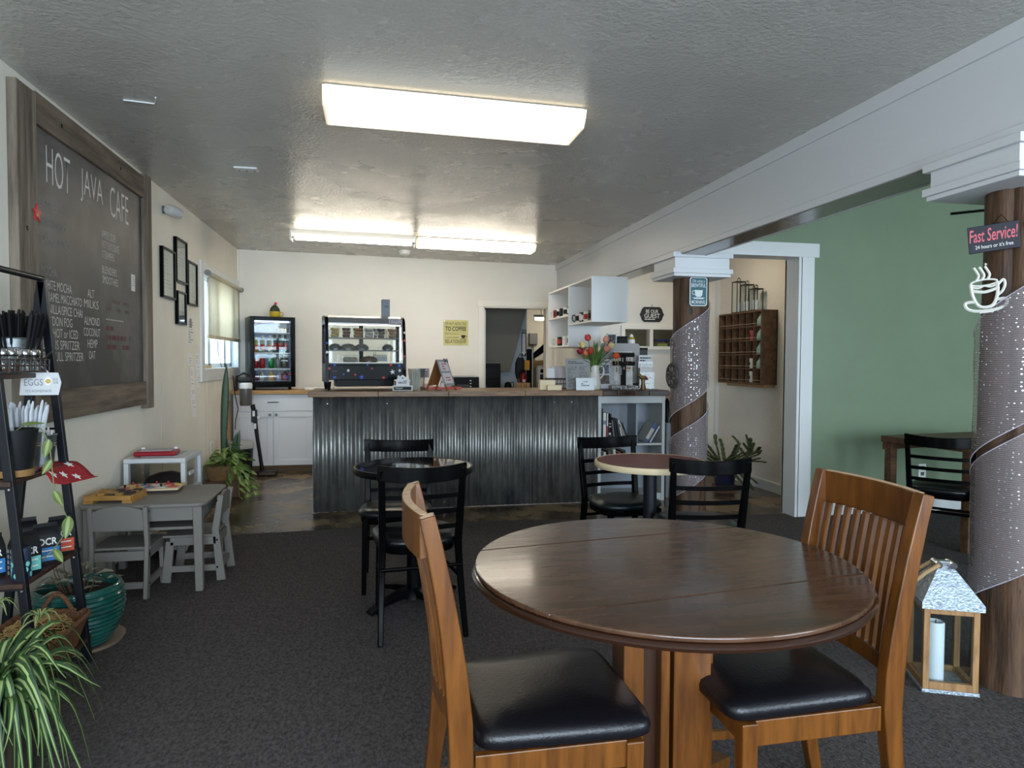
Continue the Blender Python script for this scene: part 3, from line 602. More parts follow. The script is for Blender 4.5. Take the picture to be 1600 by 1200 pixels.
# cactus in a yellow cup on the fridge
t_ = thing('yellow_cup', 'yellow cup planter standing on top of the fridge', 'cup', in_fridge(0.30, 0.16, fh + 0.001), 0)
YEL = mat('yellow_glaze', (206, 172, 52), 0.3)
MB().lathe([(0.05, 0), (0.058, 0.01), (0.062, 0.068), (0.056, 0.068), (0.052, 0.02)], 20).build('cup_body', YEL, t_, smooth=True)
MB().tube([(0.058, -0.01, 0.055), (0.085, -0.01, 0.06), (0.098, -0.01, 0.04), (0.085, -0.01, 0.018), (0.058, -0.01, 0.014)], 0.006, 8).build('handle', YEL, t_, smooth=True)
t_ = thing('cactus', 'round dark cactus with pink flower in the yellow cup', 'cactus', in_fridge(0.30, 0.16, fh + 0.035), 0)
rings = []
for k in range(9):
    z = 0.115 * k / 8; rr = 0.052 * math.sin(PI * (0.22 + 0.76 * k / 8)) ** 0.7
    rings.append([((rr * (1 + 0.09 * (j % 2))) * math.cos(2 * PI * j / 24), (rr * (1 + 0.09 * (j % 2))) * math.sin(2 * PI * j / 24), z) for j in range(24)])
MB().loft(rings).build('body', mat('cactus_green', (54, 62, 44), 0.8), t_)
MB().lathe([(0.004, 0), (0.018, 0.014), (0.014, 0.03), (0.004, 0.034)], 10, (0.01, 0, 0.112)).build('flower', mat('cactus_pink', (226, 62, 110), 0.6), t_, smooth=True)
# ================================================================== DINING SET
OAK = mat('chair_oak_stain', (82, 45, 11), 0.34, rgb2=(116, 68, 21), vscale=5, stretch=(7, 7, 0.7), detail=6, bump=0.04, bscale=30, coat=0.2)
TOPW = mat('dining_top_walnut', (60, 38, 24), 0.27, rgb2=(84, 56, 38), vscale=4, stretch=(0.8, 7, 4), detail=7, coat=0.35, rvar=0.06)
LEATH = mat('black_leatherette', (17, 16, 20), 0.32, spec=0.5, bump=0.12, bscale=120, rvar=0.0)
WORN = mat('worn_bare_wood', (206, 170, 136), 0.7, var=0.15, vscale=30)
def superell(ax, ay, n, e=4.0, z=0.0, tap=0.0):
    out = []
    for k in range(n):
        a = 2 * PI * k / n; c, s = math.cos(a), math.sin(a)
        x = ax * math.copysign(abs(c) ** (2 / e), c); y = ay * math.copysign(abs(s) ** (2 / e), s)
        out.append((x * (1 + tap * y / ay), y, z))
    return out
def dining_chair(label, loc, rz):
    # local: front +y, back -y
    th = thing('dining_chair', label, 'chair', loc, rz, 'slat-back wooden dining chairs')
    def back_y(z):   # line of the back posts (raked, gently S shaped)
        t = (z - 0.45) / 0.51
        return -0.230 - 0.026 * t - 0.05 * t * t if z >= 0.45 else -0.230 - 0.06 * ((0.45 - z) / 0.45) ** 1.6
    zs = [0.0, 0.1, 0.2, 0.32, 0.42, 0.5, 0.6, 0.7, 0.8, 0.9, 0.963]
    for s in (-1, 1):
        dpt = [0.034, 0.037, 0.040, 0.046, 0.052, 0.054, 0.050, 0.044, 0.040, 0.036, 0.034]
        xs_ = lambda z: s * (0.185 + 0.012 * max(0, (z - 0.45)) / 0.5)
        MB().bar([(xs_(z), back_y(z), z) for z in zs], 0.036, dpt, side=(1, 0, 0)).build('back_post', OAK, th, bevel=0.003, smooth=30)
        MB().bar([(s * 0.192, 0.165, 0.0), (s * 0.192, 0.168, 0.425)], [0.034, 0.042], [0.034, 0.042]).build('front_leg', OAK, th, bevel=0.003)
    def bow(x, amt): return -amt * (1 - (x / 0.2) ** 2)
    xs_ = [-0.185 + 0.37 * k / 10 for k in range(11)]
    top = MB().loft([[(x, back_y(0.955) + bow(x, 0.03) + dy, z) for dy, z in ((-0.011, 0.865), (0.011, 0.868), (0.011, 0.962), (-0.011, 0.962))] for x in xs_]).build('top_rail', OAK, th, smooth=30, bevel=0.002)
    MB().loft([[(x, back_y(0.955) + bow(x, 0.03) + dy, z) for dy, z in ((-0.010, 0.9622), (0.0085, 0.9622), (0.0085, 0.9634), (-0.010, 0.9634))] for x in xs_]).build('worn_edge', WORN, top)
    MB().loft([[(x, back_y(0.52) + bow(x, 0.03) + dy, z) for dy, z in ((-0.010, 0.490), (0.010, 0.490), (0.010, 0.535), (-0.010, 0.535))] for x in xs_]).build('lower_rail', OAK, th, smooth=30, bevel=0.002)
    for k in range(10):
        x = -0.152 + 0.304 * k / 9
        MB().bar([(x * (1 + 0.05 * (z - 0.5)), back_y(z) + bow(x, 0.03), z) for z in (0.53, 0.62, 0.70, 0.78, 0.87)], 0.015, 0.014).build('slat', OAK, th)
    MB().box(-0.175, 0.175, 0.155, 0.178, 0.365, 0.428).build('apron', OAK, th, bevel=0.002)
    MB().box(-0.165, 0.165, -0.225, -0.205, 0.365, 0.428).build('apron', OAK, th, bevel=0.002)
    for s in (-1, 1): MB().bar([(s * 0.187, -0.20, 0.397), (s * 0.195, 0.15, 0.397)], 0.02, 0.063).build('apron', OAK, th, bevel=0.002)
    for s in (-1, 1): MB().bar([(s * 0.187, -0.245, 0.16), (s * 0.193, 0.16, 0.17)], 0.016, 0.026).build('side_stretcher', OAK, th)
    pad = MB().loft([[(x * k_, y * k_ + 0.012, z) for x, y, _ in superell(0.204, 0.210, 52, 9, 0, 0.05)] for k_, z in ((0.96, 0.428), (1.0, 0.436), (1.005, 0.452), (0.985, 0.466), (0.90, 0.476), (0.6, 0.483), (0.2, 0.486))]).build('seat_pad', LEATH, th, smooth=60)
    return th
chA = dining_chair('dining chair left of the dark round table, back worn pale on top', (0.408, 1.64, CZ), -PI / 2 + 0.02)
chB = dining_chair('dining chair right of the dark round table, slats facing left', (1.048, 1.66, CZ), PI / 2 - 0.01)
th = thing('dining_table', 'large round dark wood drop-leaf dining table in front', 'table', (0.775, 1.735, CZ), 0)
TZ = 0.742; R = 0.517
def disc_slice(y0, y1, r, z0, z1):
    n = 40; poly = []
    def xr(y): return math.sqrt(max(0, r * r - y * y))
    ys = [y0 + (y1 - y0) * k / n for k in range(n + 1)]
    # tighter sampling near the ends of the circle
    a0 = math.asin(max(-1, min(1, y0 / r))); a1 = math.asin(max(-1, min(1, y1 / r)))
    ang = [a0 + (a1 - a0) * k / n for k in range(n + 1)]
    return [(r * math.cos(a), r * math.sin(a)) for a in ang] + [(-r * math.cos(a), r * math.sin(a)) for a in reversed(ang)]
ROTT = Matrix.Rotation(math.radians(8), 4, 'Z')
for nm, a, b in (('drop_leaf', -R + 0.0005, -0.262), ('table_top', -0.2605, 0.2605), ('drop_leaf', 0.262, R - 0.0005)):
    mb = MB(); mb.prism(disc_slice(a, b, R, 0, 0), TZ - 0.012, TZ, 'z', ROTT); mb.prism(disc_slice(max(a, -R + 0.006), min(b, R - 0.006), R - 0.006, 0, 0), TZ - 0.026, TZ - 0.012, 'z', ROTT)
    mb.build(nm, TOPW, th, bevel=0.004, seg=3)
MB().lathe([(R - 0.010, TZ - 0.034), (R + 0.006, TZ - 0.030), (R + 0.009, TZ - 0.022), (R + 0.004, TZ - 0.015), (R - 0.012, TZ - 0.013)], 96, cap=False).build('edge_moulding', mat('dining_rim', (46, 24, 14), 0.22, coat=0.4), th, smooth=50)
MB().box(-0.24, 0.24, -0.20, 0.20, TZ - 0.075, TZ - 0.034, ROTT).build('sub_frame', OAK, th)
# pedestal: four boards set pinwheel fashion round a dark core
P_ = Matrix.Rotation(math.radians(-8), 4, 'Z')
MB().box(-0.07, 0.07, -0.07, 0.07, 0.06, TZ - 0.075, P_).build('pedestal_core', mat('pedestal_dark', (58, 33, 16), 0.4, var=0.2, vscale=8, stretch=(6, 6, 0.6)), th)
for k in range(2):
    Q = P_ @ Matrix.Rotation(k * PI, 4, 'Z')
    for b in ((0.0, 0.098, -0.118, -0.07), (-0.034, -0.010, -0.118, -0.07), (-0.125, -0.07, -0.085, 0.06)): MB().box(*b, 0.05, TZ - 0.076, Q).build('pedestal_board', OAK, th, bevel=0.003)
for k in range(4):
    MB().prism([(0.05, 0.03), (0.36, 0.0), (0.40, 0.0), (0.40, 0.028), (0.22, 0.07), (0.05, 0.11)], -0.03, 0.03, 'y', P_ @ Matrix.Rotation(k * PI / 2 + PI / 4, 4, 'Z')).build('foot', OAK, th, bevel=0.003)

# ================================================================== BISTRO SETS
VINYL = mat('black_vinyl', (13, 16, 19), 0.3, bump=0.04, bscale=60)
VINYLG = mat('green_black_vinyl', (13, 24, 27), 0.35, bump=0.04, bscale=60)
def bistro_chair(label, loc, rz, seat=None, build=True):
    th = thing('bistro_chair', label, 'chair', loc, rz, 'black ladder-back bistro chairs')
    def by_(z):
        if z < 0.43: return -0.155 - 0.085 * ((0.43 - z) / 0.43) ** 1.5
        t = (z - 0.43) / 0.385; return -0.155 - 0.065 * t
    def bx_(z): return 0.178 + (0.020 * (0.43 - z) / 0.43 if z < 0.43 else 0.012 * (z - 0.43) / 0.385)
    zs = [0, 0.12, 0.25, 0.36, 0.44, 0.52, 0.62, 0.72, 0.80]
    for s in (-1, 1):
        MB().bar([(s * bx_(z), by_(z), z) for z in zs], [0.024, 0.026, 0.028, 0.030, 0.032, 0.032, 0.031, 0.030, 0.028], [0.026, 0.03, 0.034, 0.038, 0.038, 0.034, 0.028, 0.022, 0.018]).build('back_post', BLACKW, th, bevel=0.004, smooth=30)
        MB().bar([(s * 0.165, 0.165, 0.0), (s * 0.158, 0.15, 0.42)], [0.024, 0.032], [0.024, 0.032]).build('front_leg', BLACKW, th, bevel=0.004)
    xs_ = [-0.208 + 0.416 * k / 12 for k in range(13)]
    def bow(x): return -0.05 * (1 - (x / 0.208) ** 2) + 0.012
    MB().loft([[(x, by_(0.79) + bow(x) + dy, z + 0.012 * (x / 0.208) ** 2) for dy, z in ((-0.010, 0.735), (0.010, 0.735), (0.009, 0.806), (-0.009, 0.806))] for x in xs_]).build('top_rail', BLACKW, th, smooth=30, bevel=0.003)
    xi = [-0.18 + 0.36 * k / 10 for k in range(11)]
    for z in (0.665, 0.59, 0.515):
        MB().loft([[(x, by_(z) - 0.026 * (1 - (x / 0.18) ** 2) + dy, zz) for dy, zz in ((-0.006, z - 0.011), (0.006, z - 0.011), (0.006, z + 0.011), (-0.006, z + 0.011))] for x in xi]).build('ladder_slat', BLACKW, th, smooth=30)
    fr = superell(0.195, 0.19, 40, 3.2, 0, 0.07)
    MB().loft([[(x * k_, y * k_ + 0.005, z) for x, y, _ in fr] for k_, z in ((0.95, 0.39), (0.97, 0.40), (0.97, 0.424))]).build('seat_frame', BLACKW, th, smooth=40)
    MB().loft([[(x * k_, y * k_ + 0.005, z) for x, y, _ in fr] for k_, z in ((0.97, 0.424), (1.03, 0.434), (1.04, 0.446), (0.99, 0.459), (0.82, 0.468), (0.5, 0.472), (0.15, 0.473))]).build('seat_pad', seat or VINYL, th, smooth=60)
    for z, rr in ((0.27, 0.010),):
        pts = [(0.172 * math.cos(a), 0.165 * math.sin(a) * 0.98, z) for a in [2 * PI * k / 24 for k in range(25)]]
        MB().tube([(-bx_(z), by_(z), z), (-0.161, 0.155, z)], rr, 8).build('side_rung', BLACKW, th, smooth=True)
        MB().tube([(bx_(z), by_(z), z), (0.161, 0.155, z)], rr, 8).build('side_rung', BLACKW, th, smooth=True)
        MB().tube([(-0.17, 0.0, z), (0.17, 0.0, z)], rr, 8).build('cross_rung', BLACKW, th, smooth=True)
    MB().tube([(-bx_(0.2), by_(0.2), 0.33), (bx_(0.2), by_(0.2), 0.33)], 0.009, 8).build('rear_rung', BLACKW, th, smooth=True)
    return th
c1 = bistro_chair('black bistro chair at the black table, back turned to the camera', (0.190, 3.335, CZ), math.radians(6))
dup(c1, (0.115, 3.93, CZ), math.radians(180 - 6), 'black bistro chair behind the black table, facing the camera')
c3 = bistro_chair('black bistro chair behind the red table, facing the camera', (1.475, 3.90, CZ), math.radians(180 + 8), VINYLG)
dup(c3, (1.66, 3.30, CZ), math.radians(-8), 'black bistro chair in front of the red table, back to the camera')
c5 = bistro_chair('black bistro chair by the green wall, behind the near column', (3.80, 3.93, CZ), math.radians(-52))
def bistro_table(label, x, y, r, topm, edgem, colm, zt, rz, group='round pedestal cafe tables'):
    th = thing('cafe_table', label, 'table', (x, y, CZ), rz, group)
    top = MB().lathe([(r - 0.006, zt - 0.028), (r - 0.006, zt), (0.001, zt)], 64).build('table_top', topm, th, smooth=40)
    MB().lathe([(r - 0.02, zt - 0.032), (r - 0.004, zt - 0.032), (r, zt - 0.027), (r + 0.001, zt - 0.006), (r - 0.004, zt + 0.001), (r - 0.012, zt + 0.0012), (r - 0.012, zt - 0.01)], 64, cap=False).build('edge_band', edgem, th, smooth=40)
    MB().lathe([(0.038, 0.05), (0.038, zt - 0.05)], 20).build('column', colm, th, smooth=40)
    MB().box(-0.17, 0.17, -0.02, 0.02, zt - 0.05, zt - 0.033).box(-0.02, 0.02, -0.17, 0.17, zt - 0.05, zt - 0.033).build('spider_plate', colm, th)
    MB().lathe([(0.07, 0.035), (0.06, 0.06), (0.04, 0.085)], 20).build('hub', colm, th, smooth=40)
    for k in range(4):
        a = k * PI / 2; c, s = math.cos(a), math.sin(a)
        MB().bar([(c * d, s * d, z) for d, z in ((0.03, 0.065), (0.12, 0.06), (0.22, 0.04), (0.27, 0.022), (0.285, 0.012))], [0.06, 0.055, 0.05, 0.05, 0.045], [0.05, 0.036, 0.026, 0.022, 0.02], side=(-s, c, 0)).build('foot', colm, th, smooth=30, bevel=0.004)
    return th
TB = mat('gloss_black_top', (8, 8, 9), 0.04, spec=0.6, coat=0.5)
bistro_table('small round gloss black cafe table with black pedestal', 0.198, 3.62, 0.315, TB, BLACKM, BLACKM, 0.735, math.radians(35))
bistro_table('small round red-topped cafe table with cream edge', 1.515, 3.575, 0.312, mat('red_laminate', (112, 46, 42), 0.38), mat('cream_edge', (222, 202, 164), 0.45), mat('blueblack_column', (20, 22, 32), 0.4), 0.735, math.radians(20))
# brown table by the green wall
th = thing('wall_table', 'brown wooden table by the green wall behind near column', 'table', (4.35, 4.25, CZ), math.radians(8))
BRW = mat('rustic_table_brown', (72, 50, 34), 0.5, rgb2=(104, 74, 50), vscale=5, stretch=(1, 6, 6))
for k in range(4): MB().box(-0.5, 0.5, -0.36 + 0.18 * k + 0.001, -0.18 + 0.18 * k - 0.001, 0.69, 0.735).build('plank', BRW, th, bevel=0.003)
MB().box(-0.49, 0.49, -0.35, -0.33, 0.63, 0.69).box(-0.49, 0.49, 0.33, 0.35, 0.63, 0.69).build('apron', BRW, th)
for x in (-0.45, 0.45):
    for y in (-0.31, 0.31): MB().box(x - 0.03, x + 0.03, y - 0.03, y + 0.03, 0, 0.69).build('leg', BRW, th, bevel=0.003)

# ================================================================== CHILDREN'S CORNER
GREYP = mat('kids_grey_paint', (120, 115, 108), 0.5, bump=0.03, bscale=30)
th = thing('kids_table', 'low grey children\'s table against the left wall', 'table', (-1.25, 4.285, CZ), 0)
KT = 0.50
MB().loft([[(x, y, z) for x, y, _ in superell(0.325 * k_, 0.30 * k_, 48, 12)] for k_, z in ((0.985, KT - 0.022), (1, KT - 0.016), (1, KT - 0.005), (0.985, KT))]).build('table_top', GREYP, th, smooth=50)
for x in (-0.275, 0.275):
    for y in (-0.25, 0.25): MB().bar([(x * 1.03, y * 1.03, 0), (x, y, KT - 0.022)], [0.04, 0.048], [0.04, 0.048]).build('leg', GREYP, th, bevel=0.004)
for s in (-1, 1):
    MB().box(-0.25, 0.25, s * 0.255 - 0.009, s * 0.255 + 0.009, KT - 0.10, KT - 0.022).build('apron', GREYP, th)
    MB().box(s * 0.28 - 0.009, s * 0.28 + 0.009, -0.225, 0.225, KT - 0.10, KT - 0.022).build('apron', GREYP, th)
MB().box(-0.24, 0.24, -0.22, 0.22, KT - 0.16, KT - 0.145).build('under_shelf', GREYP, th)
def kid_chair(label, loc, rz):
    th = thing('kids_chair', label, 'chair', loc, rz, 'grey children\'s chairs')
    for s in (-1, 1):
        MB().bar([(s * 0.135, -0.155, 0), (s * 0.135, -0.13, 0.25), (s * 0.135, -0.125, 0.3), (s * 0.135, -0.155, 0.50)], 0.022, [0.05, 0.04, 0.04, 0.032]).build('back_post', GREYP, th, bevel=0.004, smooth=30)
        MB().bar([(s * 0.135, 0.145, 0), (s * 0.135, 0.12, 0.24)], 0.022, [0.05, 0.045]).build('front_leg', GREYP, th, bevel=0.004)
        MB().box(s * 0.135 - 0.011, s * 0.135 + 0.011, -0.13, 0.12, 0.215, 0.262).build('side_rail', GREYP, th, bevel=0.003)
        MB().box(s * 0.135 - 0.008, s * 0.135 + 0.008, -0.14, 0.13, 0.06, 0.095).build('side_stretcher', GREYP, th)
        for z in (0.24, 0.08, 0.47): MB().lathe([(0.006, 0), (0.005, 0.003)], 8, (0, 0, 0), M=Matrix.Translation((s * 0.146, -0.135, z)) @ Matrix.Rotation(s * PI / 2, 4, 'Y')).build('bolt', BLACKM, th)
    MB().box(-0.15, 0.15, -0.125, 0.16, 0.262, 0.276).build('seat', GREYP, th, bevel=0.004)
    MB().box(-0.124, 0.124, -0.135, -0.12, 0.205, 0.255).build('rear_rail', GREYP, th)
    xs_ = [-0.124 + 0.248 * k / 10 for k in range(11)]
    MB().loft([[(x, y, z) for y, z in ((-0.152, 0.375), (-0.136, 0.375), (-0.142, 0.478 + 0.028 * (1 - (x / 0.124) ** 2)), (-0.156, 0.478 + 0.028 * (1 - (x / 0.124) ** 2)))] for x in xs_]).build('back_panel', GREYP, th, smooth=30)
    MB().box(-0.124, 0.124, -0.15, -0.138, 0.055, 0.09).build('rear_stretcher', GREYP, th)
    return th
k1 = kid_chair('small grey children\'s chair at near side of the kids table, back to camera', (-1.35, 4.09, CZ), 0)
dup(k1, (-1.045, 4.335, CZ), PI / 2, 'small grey children\'s chair at the right end of the kids table')
# wooden tray game
TANW = mat('game_wood_tan', (176, 132, 66), 0.5, rgb2=(150, 106, 48), vscale=10, stretch=(1, 6, 6)); DKW = mat('game_dark_piece', (54, 40, 34), 0.5)
th = thing('wooden_game', 'wooden tray board game with dark pieces on the kids table', 'game', (-1.435, 4.16, CZ + KT), math.radians(-4))
MB().box(-0.12, 0.12, -0.10, 0.10, 0.016, 0.024).build('tray_base', TANW, th)
for s in (-1, 1):
    MB().box(-0.12, 0.12, s * 0.10 - 0.008, s * 0.10 + 0.008, 0.016, 0.042).build('tray_rim', TANW, th, bevel=0.002)
    MB().box(s * 0.12 - 0.008, s * 0.12 + 0.008, -0.092, 0.092, 0.016, 0.042).build('tray_rim', TANW, th, bevel=0.002)
    MB().box(s * 0.10 - 0.025, s * 0.10 + 0.025, -0.105, 0.105, 0.0, 0.016).build('runner', TANW, th)
for i in range(5):
    for j in range(4):
        x, y = -0.092 + 0.046 * i, -0.066 + 0.044 * j; dk = (i >= 2 and (i + j) % 3 != 0)
        MB().box(x - 0.018, x + 0.018, y - 0.017, y + 0.017, 0.024, 0.046 + 0.004 * ((i + j) % 2)).build('block', DKW if dk else TANW, th, bevel=0.003)
th = thing('peg_puzzle', 'wooden peg puzzle board with red knobs on the kids table', 'puzzle', (-1.33, 4.42, CZ + KT), math.radians(3))
MB().box(-0.17, 0.17, -0.10, 0.10, 0.014, 0.026).build('board', mat('puzzle_cream', (206, 184, 150), 0.5), th, bevel=0.002)
MB().box(-0.16, 0.16, -0.09, 0.09, 0.0, 0.014).build('base', mat('puzzle_base_dark', (40, 30, 24), 0.6), th)
REDK = mat('peg_red', (158, 28, 34), 0.4)
cols = ((196, 84, 70), (214, 176, 76), (86, 116, 160), (206, 196, 190))
for k in range(10):
    x, y = -0.13 + 0.065 * (k % 5) + 0.02 * (k // 5), -0.045 + 0.09 * (k // 5)
    pc = MB().lathe([(0.026, 0.026), (0.026, 0.030)], 7 + k % 5, (x, y, 0)).build('puzzle_piece', mat('puzzle_%d' % (k % 4), cols[k % 4], 0.5), th)
    MB().lathe([(0.004, 0.03), (0.004, 0.036), (0.008, 0.04), (0.006, 0.047)], 8, (x, y, 0)).build('knob', REDK if k % 3 else BLACKP, pc, smooth=True)
# storage cart with clear sides behind the table
th = thing('storage_cart', 'white drawer cart with clear sides behind the kids table', 'storage cart', (-1.397, 4.93, CZ), 0)
th.scale = (0.77, 1.1, 1.02)
ST = 0.64; CLEAR = glass('clear_plastic_side', (238, 238, 236), 0.12, 0.1); CW = mat('cart_white', (206, 208, 208), 0.42)
MB().box(-0.24, 0.24, -0.20, 0.20, ST - 0.03, ST).build('top', CW, th, bevel=0.006)
MB().box(-0.14, 0.14, -0.12, 0.12, ST, ST + 0.003).build('top_inset', mat('cart_grey_inset', (168, 172, 176), 0.4), th)
for x in (-0.22, 0.22):
    for y in (-0.18, 0.18): MB().box(x - 0.018, x + 0.018, y - 0.018, y + 0.018, 0.04, ST - 0.03).build('post', CW, th, bevel=0.003)
for z in (0.05, 0.22, 0.40): MB().box(-0.235, 0.235, -0.195, 0.195, z, z + 0.02).build('shelf_frame', CW, th, bevel=0.003)
for z0, z1 in ((0.07, 0.22), (0.24, 0.40), (0.42, ST - 0.03)):
    d = MB().box(0.205, 0.212, -0.16, 0.16, z0 + 0.005, z1 - 0.01).box(-0.2, -0.196, -0.16, 0.16, z0 + 0.005, z1 - 0.01).box(-0.2, 0.205, -0.165, -0.161, z0 + 0.005, z1 - 0.01).box(-0.2, 0.205, 0.161, 0.165, z0 + 0.005, z1 - 0.01).build('drawer', CLEAR, th)
    MB().box(0.212, 0.225, -0.05, 0.05, (z0 + z1) / 2 - 0.012, (z0 + z1) / 2 + 0.012).build('handle', CW, d, bevel=0.003)
def heap(name, label, cat, c, sx, sy, h, m, seed, n=14):
    r = random.Random(seed); rings = []
    pr = [r.uniform(0.6, 1.0) for _ in range(n)]
    for k_, z in ((1.0, 0.0), (1.0, 0.35), (0.8, 0.75), (0.45, 0.95), (0.08, 1.0)):
        rings.append([(sx * k_ * math.cos(2 * PI * j / n) * (0.85 + 0.15 * pr[j]), sy * k_ * math.sin(2 * PI * j / n) * (0.85 + 0.15 * pr[(j + 3) % n]), h * z * (0.7 + 0.3 * pr[(j + 5) % n])) for j in range(n)])
    return tag(MB().loft(rings).build(name, m, loc=c, smooth=60), label, cat)
heap('toy_heap', 'dark toys piled inside the top drawer of the storage cart', 'toys', (-1.39, 4.93, 0.445), 0.135, 0.155, 0.10, mat('dark_toys', (64, 54, 58), 0.6, var=0.4, vscale=14), 4)['kind'] = 'stuff'
heap('toy_heap', 'grey toys piled inside the middle drawer of the storage cart', 'toys', (-1.39, 4.93, 0.262), 0.135, 0.155, 0.08, mat('grey_toys', (110, 108, 104), 0.6, var=0.4, vscale=14), 8)['kind'] = 'stuff'
th = thing('drawing_toy', 'red plastic drawing screen toy on the storage cart', 'toy', (-1.425, 4.87, ST * 1.02 + CZ + 0.005), math.radians(4))
REDP = mat('toy_red_plastic', (150, 18, 34), 0.35)
MB().box(-0.125, 0.125, -0.085, 0.085, 0.0, 0.03).build('case', REDP, th, bevel=0.01)
MB().box(-0.095, 0.095, -0.05, 0.065, 0.03, 0.0335).build('screen', mat('toy_screen_grey', (176, 172, 176), 0.4), th)
for s in (-1, 1): MB().lathe([(0.014, 0.03), (0.012, 0.042)], 14, (s * 0.10, 0.07, 0)).build('knob', WHITEP, th, smooth=True)
# ================================================================== PASTRY CASE
th = thing('pastry_case', 'black glass-fronted pastry display case with star stickers on counter', 'display case', (-0.105, 6.27, CT + 0.001), math.radians(9))
PB = mat('case_black', (6, 6, 7), 0.25, spec=0.12); CWd, CDp, CH = 0.70, 0.36, 0.655
hw = CWd / 2; f0 = -CDp / 2; b0 = CDp / 2
side = [(f0, 0.07), (f0 + 0.005, 0.30), (f0 + 0.05, CH - 0.05), (f0 + 0.075, CH - 0.02), (f0 + 0.12, CH), (b0, CH), (b0, 0.07)]
inner = [(f0 + 0.03, 0.235), (f0 + 0.035, 0.30), (f0 + 0.075, CH - 0.08), (b0 - 0.03, CH - 0.08), (b0 - 0.03, 0.235)]
def ring_plate(mb, outer, inn, x0, x1):
    # frame made of an outer outline with a matching hole: quads between resampled outlines
    def samp(poly, n):
        P = [Vector((*p, 0)) for p in poly]; L_ = [(P[(i + 1) % len(P)] - P[i]).length for i in range(len(P))]; T_ = sum(L_); out = []
        for k in range(n):
            d = T_ * k / n; i = 0
            while d > L_[i] and i < len(P) - 1: d -= L_[i]; i += 1
            q = P[i].lerp(P[(i + 1) % len(P)], d / L_[i]); out.append((q.x, q.y))
        return out
    n = 40; A = samp(outer, n); B = samp(inn, n)
    mb.loft([[(x0, *p) for p in A], [(x1, *p) for p in A], [(x1, *p) for p in B], [(x0, *p) for p in B], [(x0, *p) for p in A]], cap=False)
for s in (-1, 1):
    mb = MB(); ring_plate(mb, side, inner, s * hw, s * (hw - 0.028)); fr_ = mb.build('side_frame', PB, th)
    MB().prism(inner, s * (hw - 0.012), s * (hw - 0.016), 'x').build('side_pane', PANE, fr_)
MB().box(-hw + 0.028, hw - 0.028, f0, b0, 0.09, 0.215).build('lower_body', PB, th, bevel=0.004)
MB().box(-hw + 0.028, hw - 0.028, f0 - 0.004, f0, 0.215, 0.235).build('lower_rail', PB, th)
MB().prism([(f0 + 0.06, CH - 0.07), (f0 + 0.08, CH - 0.02), (f0 + 0.12, CH), (b0, CH), (b0, CH - 0.07)], -hw + 0.028, hw - 0.028, 'x').build('top_canopy', mat('case_silver', (176, 178, 180), 0.25, metal=0.8), th, bevel=0.003)
MB().add([(-hw + 0.028, f0 + 0.012, 0.235), (hw - 0.028, f0 + 0.012, 0.235), (hw - 0.028, f0 + 0.068, CH - 0.075), (-hw + 0.028, f0 + 0.068, CH - 0.075)], [(0, 1, 2, 3)]).build('front_pane', PANE, th)
MB().box(-hw + 0.03, hw - 0.03, b0 - 0.012, b0, 0.235, CH - 0.07).build('rear_door', PANE, th)
MB().box(-0.018, 0.018, b0 - 0.016, b0 + 0.002, 0.235, CH - 0.07).build('rear_stile', PB, th)
MB().box(-hw + 0.03, hw - 0.03, -0.17, 0.17, 0.235, 0.243).build('deck', mat('case_deck_steel', (150, 146, 136), 0.35, metal=0.6), th)
for z in (0.345, 0.455): MB().box(-hw + 0.03, hw - 0.03, -0.09, 0.165, z, z + 0.008).build('glass_shelf', mat('case_shelf_black', (26, 26, 28), 0.3), th)
led = mat('case_led', (255, 255, 255), 0.3, emit=(255, 252, 240), estr=3.5)
MB().box(-hw + 0.035, hw - 0.035, -0.095, -0.083, CH - 0.085, CH - 0.076).build('led_strip', led, th)
MB().box(hw - 0.045, hw - 0.035, -0.12, -0.108, 0.26, CH - 0.10).build('led_strip', led, th)
for x in (-hw + 0.03, hw - 0.03):
    for y in (f0 + 0.03, b0 - 0.04): MB().lathe([(0.012, 0), (0.02, 0.075)], 10, (x, y, 0)).build('foot', PB, th)
MB().box(-hw + 0.1, hw - 0.1, f0 + 0.05, b0 - 0.03, 0.03, 0.09).build('compressor_tray', BLACKP, th)
for x, z, R, c, a in ((-0.275, 0.222, 0.018, 'blue', .2), (0.005, 0.222, 0.014, 'blue', .5), (0.21, 0.224, 0.018, 'red', .1), (0.045, 0.19, 0.013, 'red', .3), (-0.32, 0.19, 0.016, 'red', .6), (-0.16, 0.172, 0.017, 'silver', .1), (-0.10, 0.135, 0.014, 'red', .2), (-0.045, 0.115, 0.024, 'blue', .3), (0.145, 0.11, 0.017, 'red', .5), (0.225, 0.16, 0.025, 'silver', .2), (-0.275, 0.112, 0.018, 'blue', .5), (-0.20, 0.14, 0.012, 'blue', 0), (0.285, 0.215, 0.020, 'blue', .1), (0.29, 0.172, 0.018, 'silver', .4)):
    sticker(th, x, f0 - 0.0045, z, R, c, a)
for s_, z, R, c in ((1, 0.30, 0.014, 'red'), (1, 0.44, 0.017, 'red'), (1, 0.51, 0.015, 'silver'), (-1, 0.33, 0.018, 'silver'), (-1, 0.41, 0.013, 'blue')):
    sticker(th, s_ * (hw - 0.014), f0 + 0.005 + 0.08 * max(0, z - 0.3) - 0.005, z, R, c)
text('VEVOR', 0.045, 0.008, frame_of((-0.275, f0 - 0.002, 0.165), (1, 0, 0), (0, 0, 1)), INKG, th)
CM = Matrix.Translation(th.location) @ Matrix.Rotation(math.radians(9), 4, 'Z')
def in_case(x, y, z): return tuple(CM @ Vector((x, y, z)))
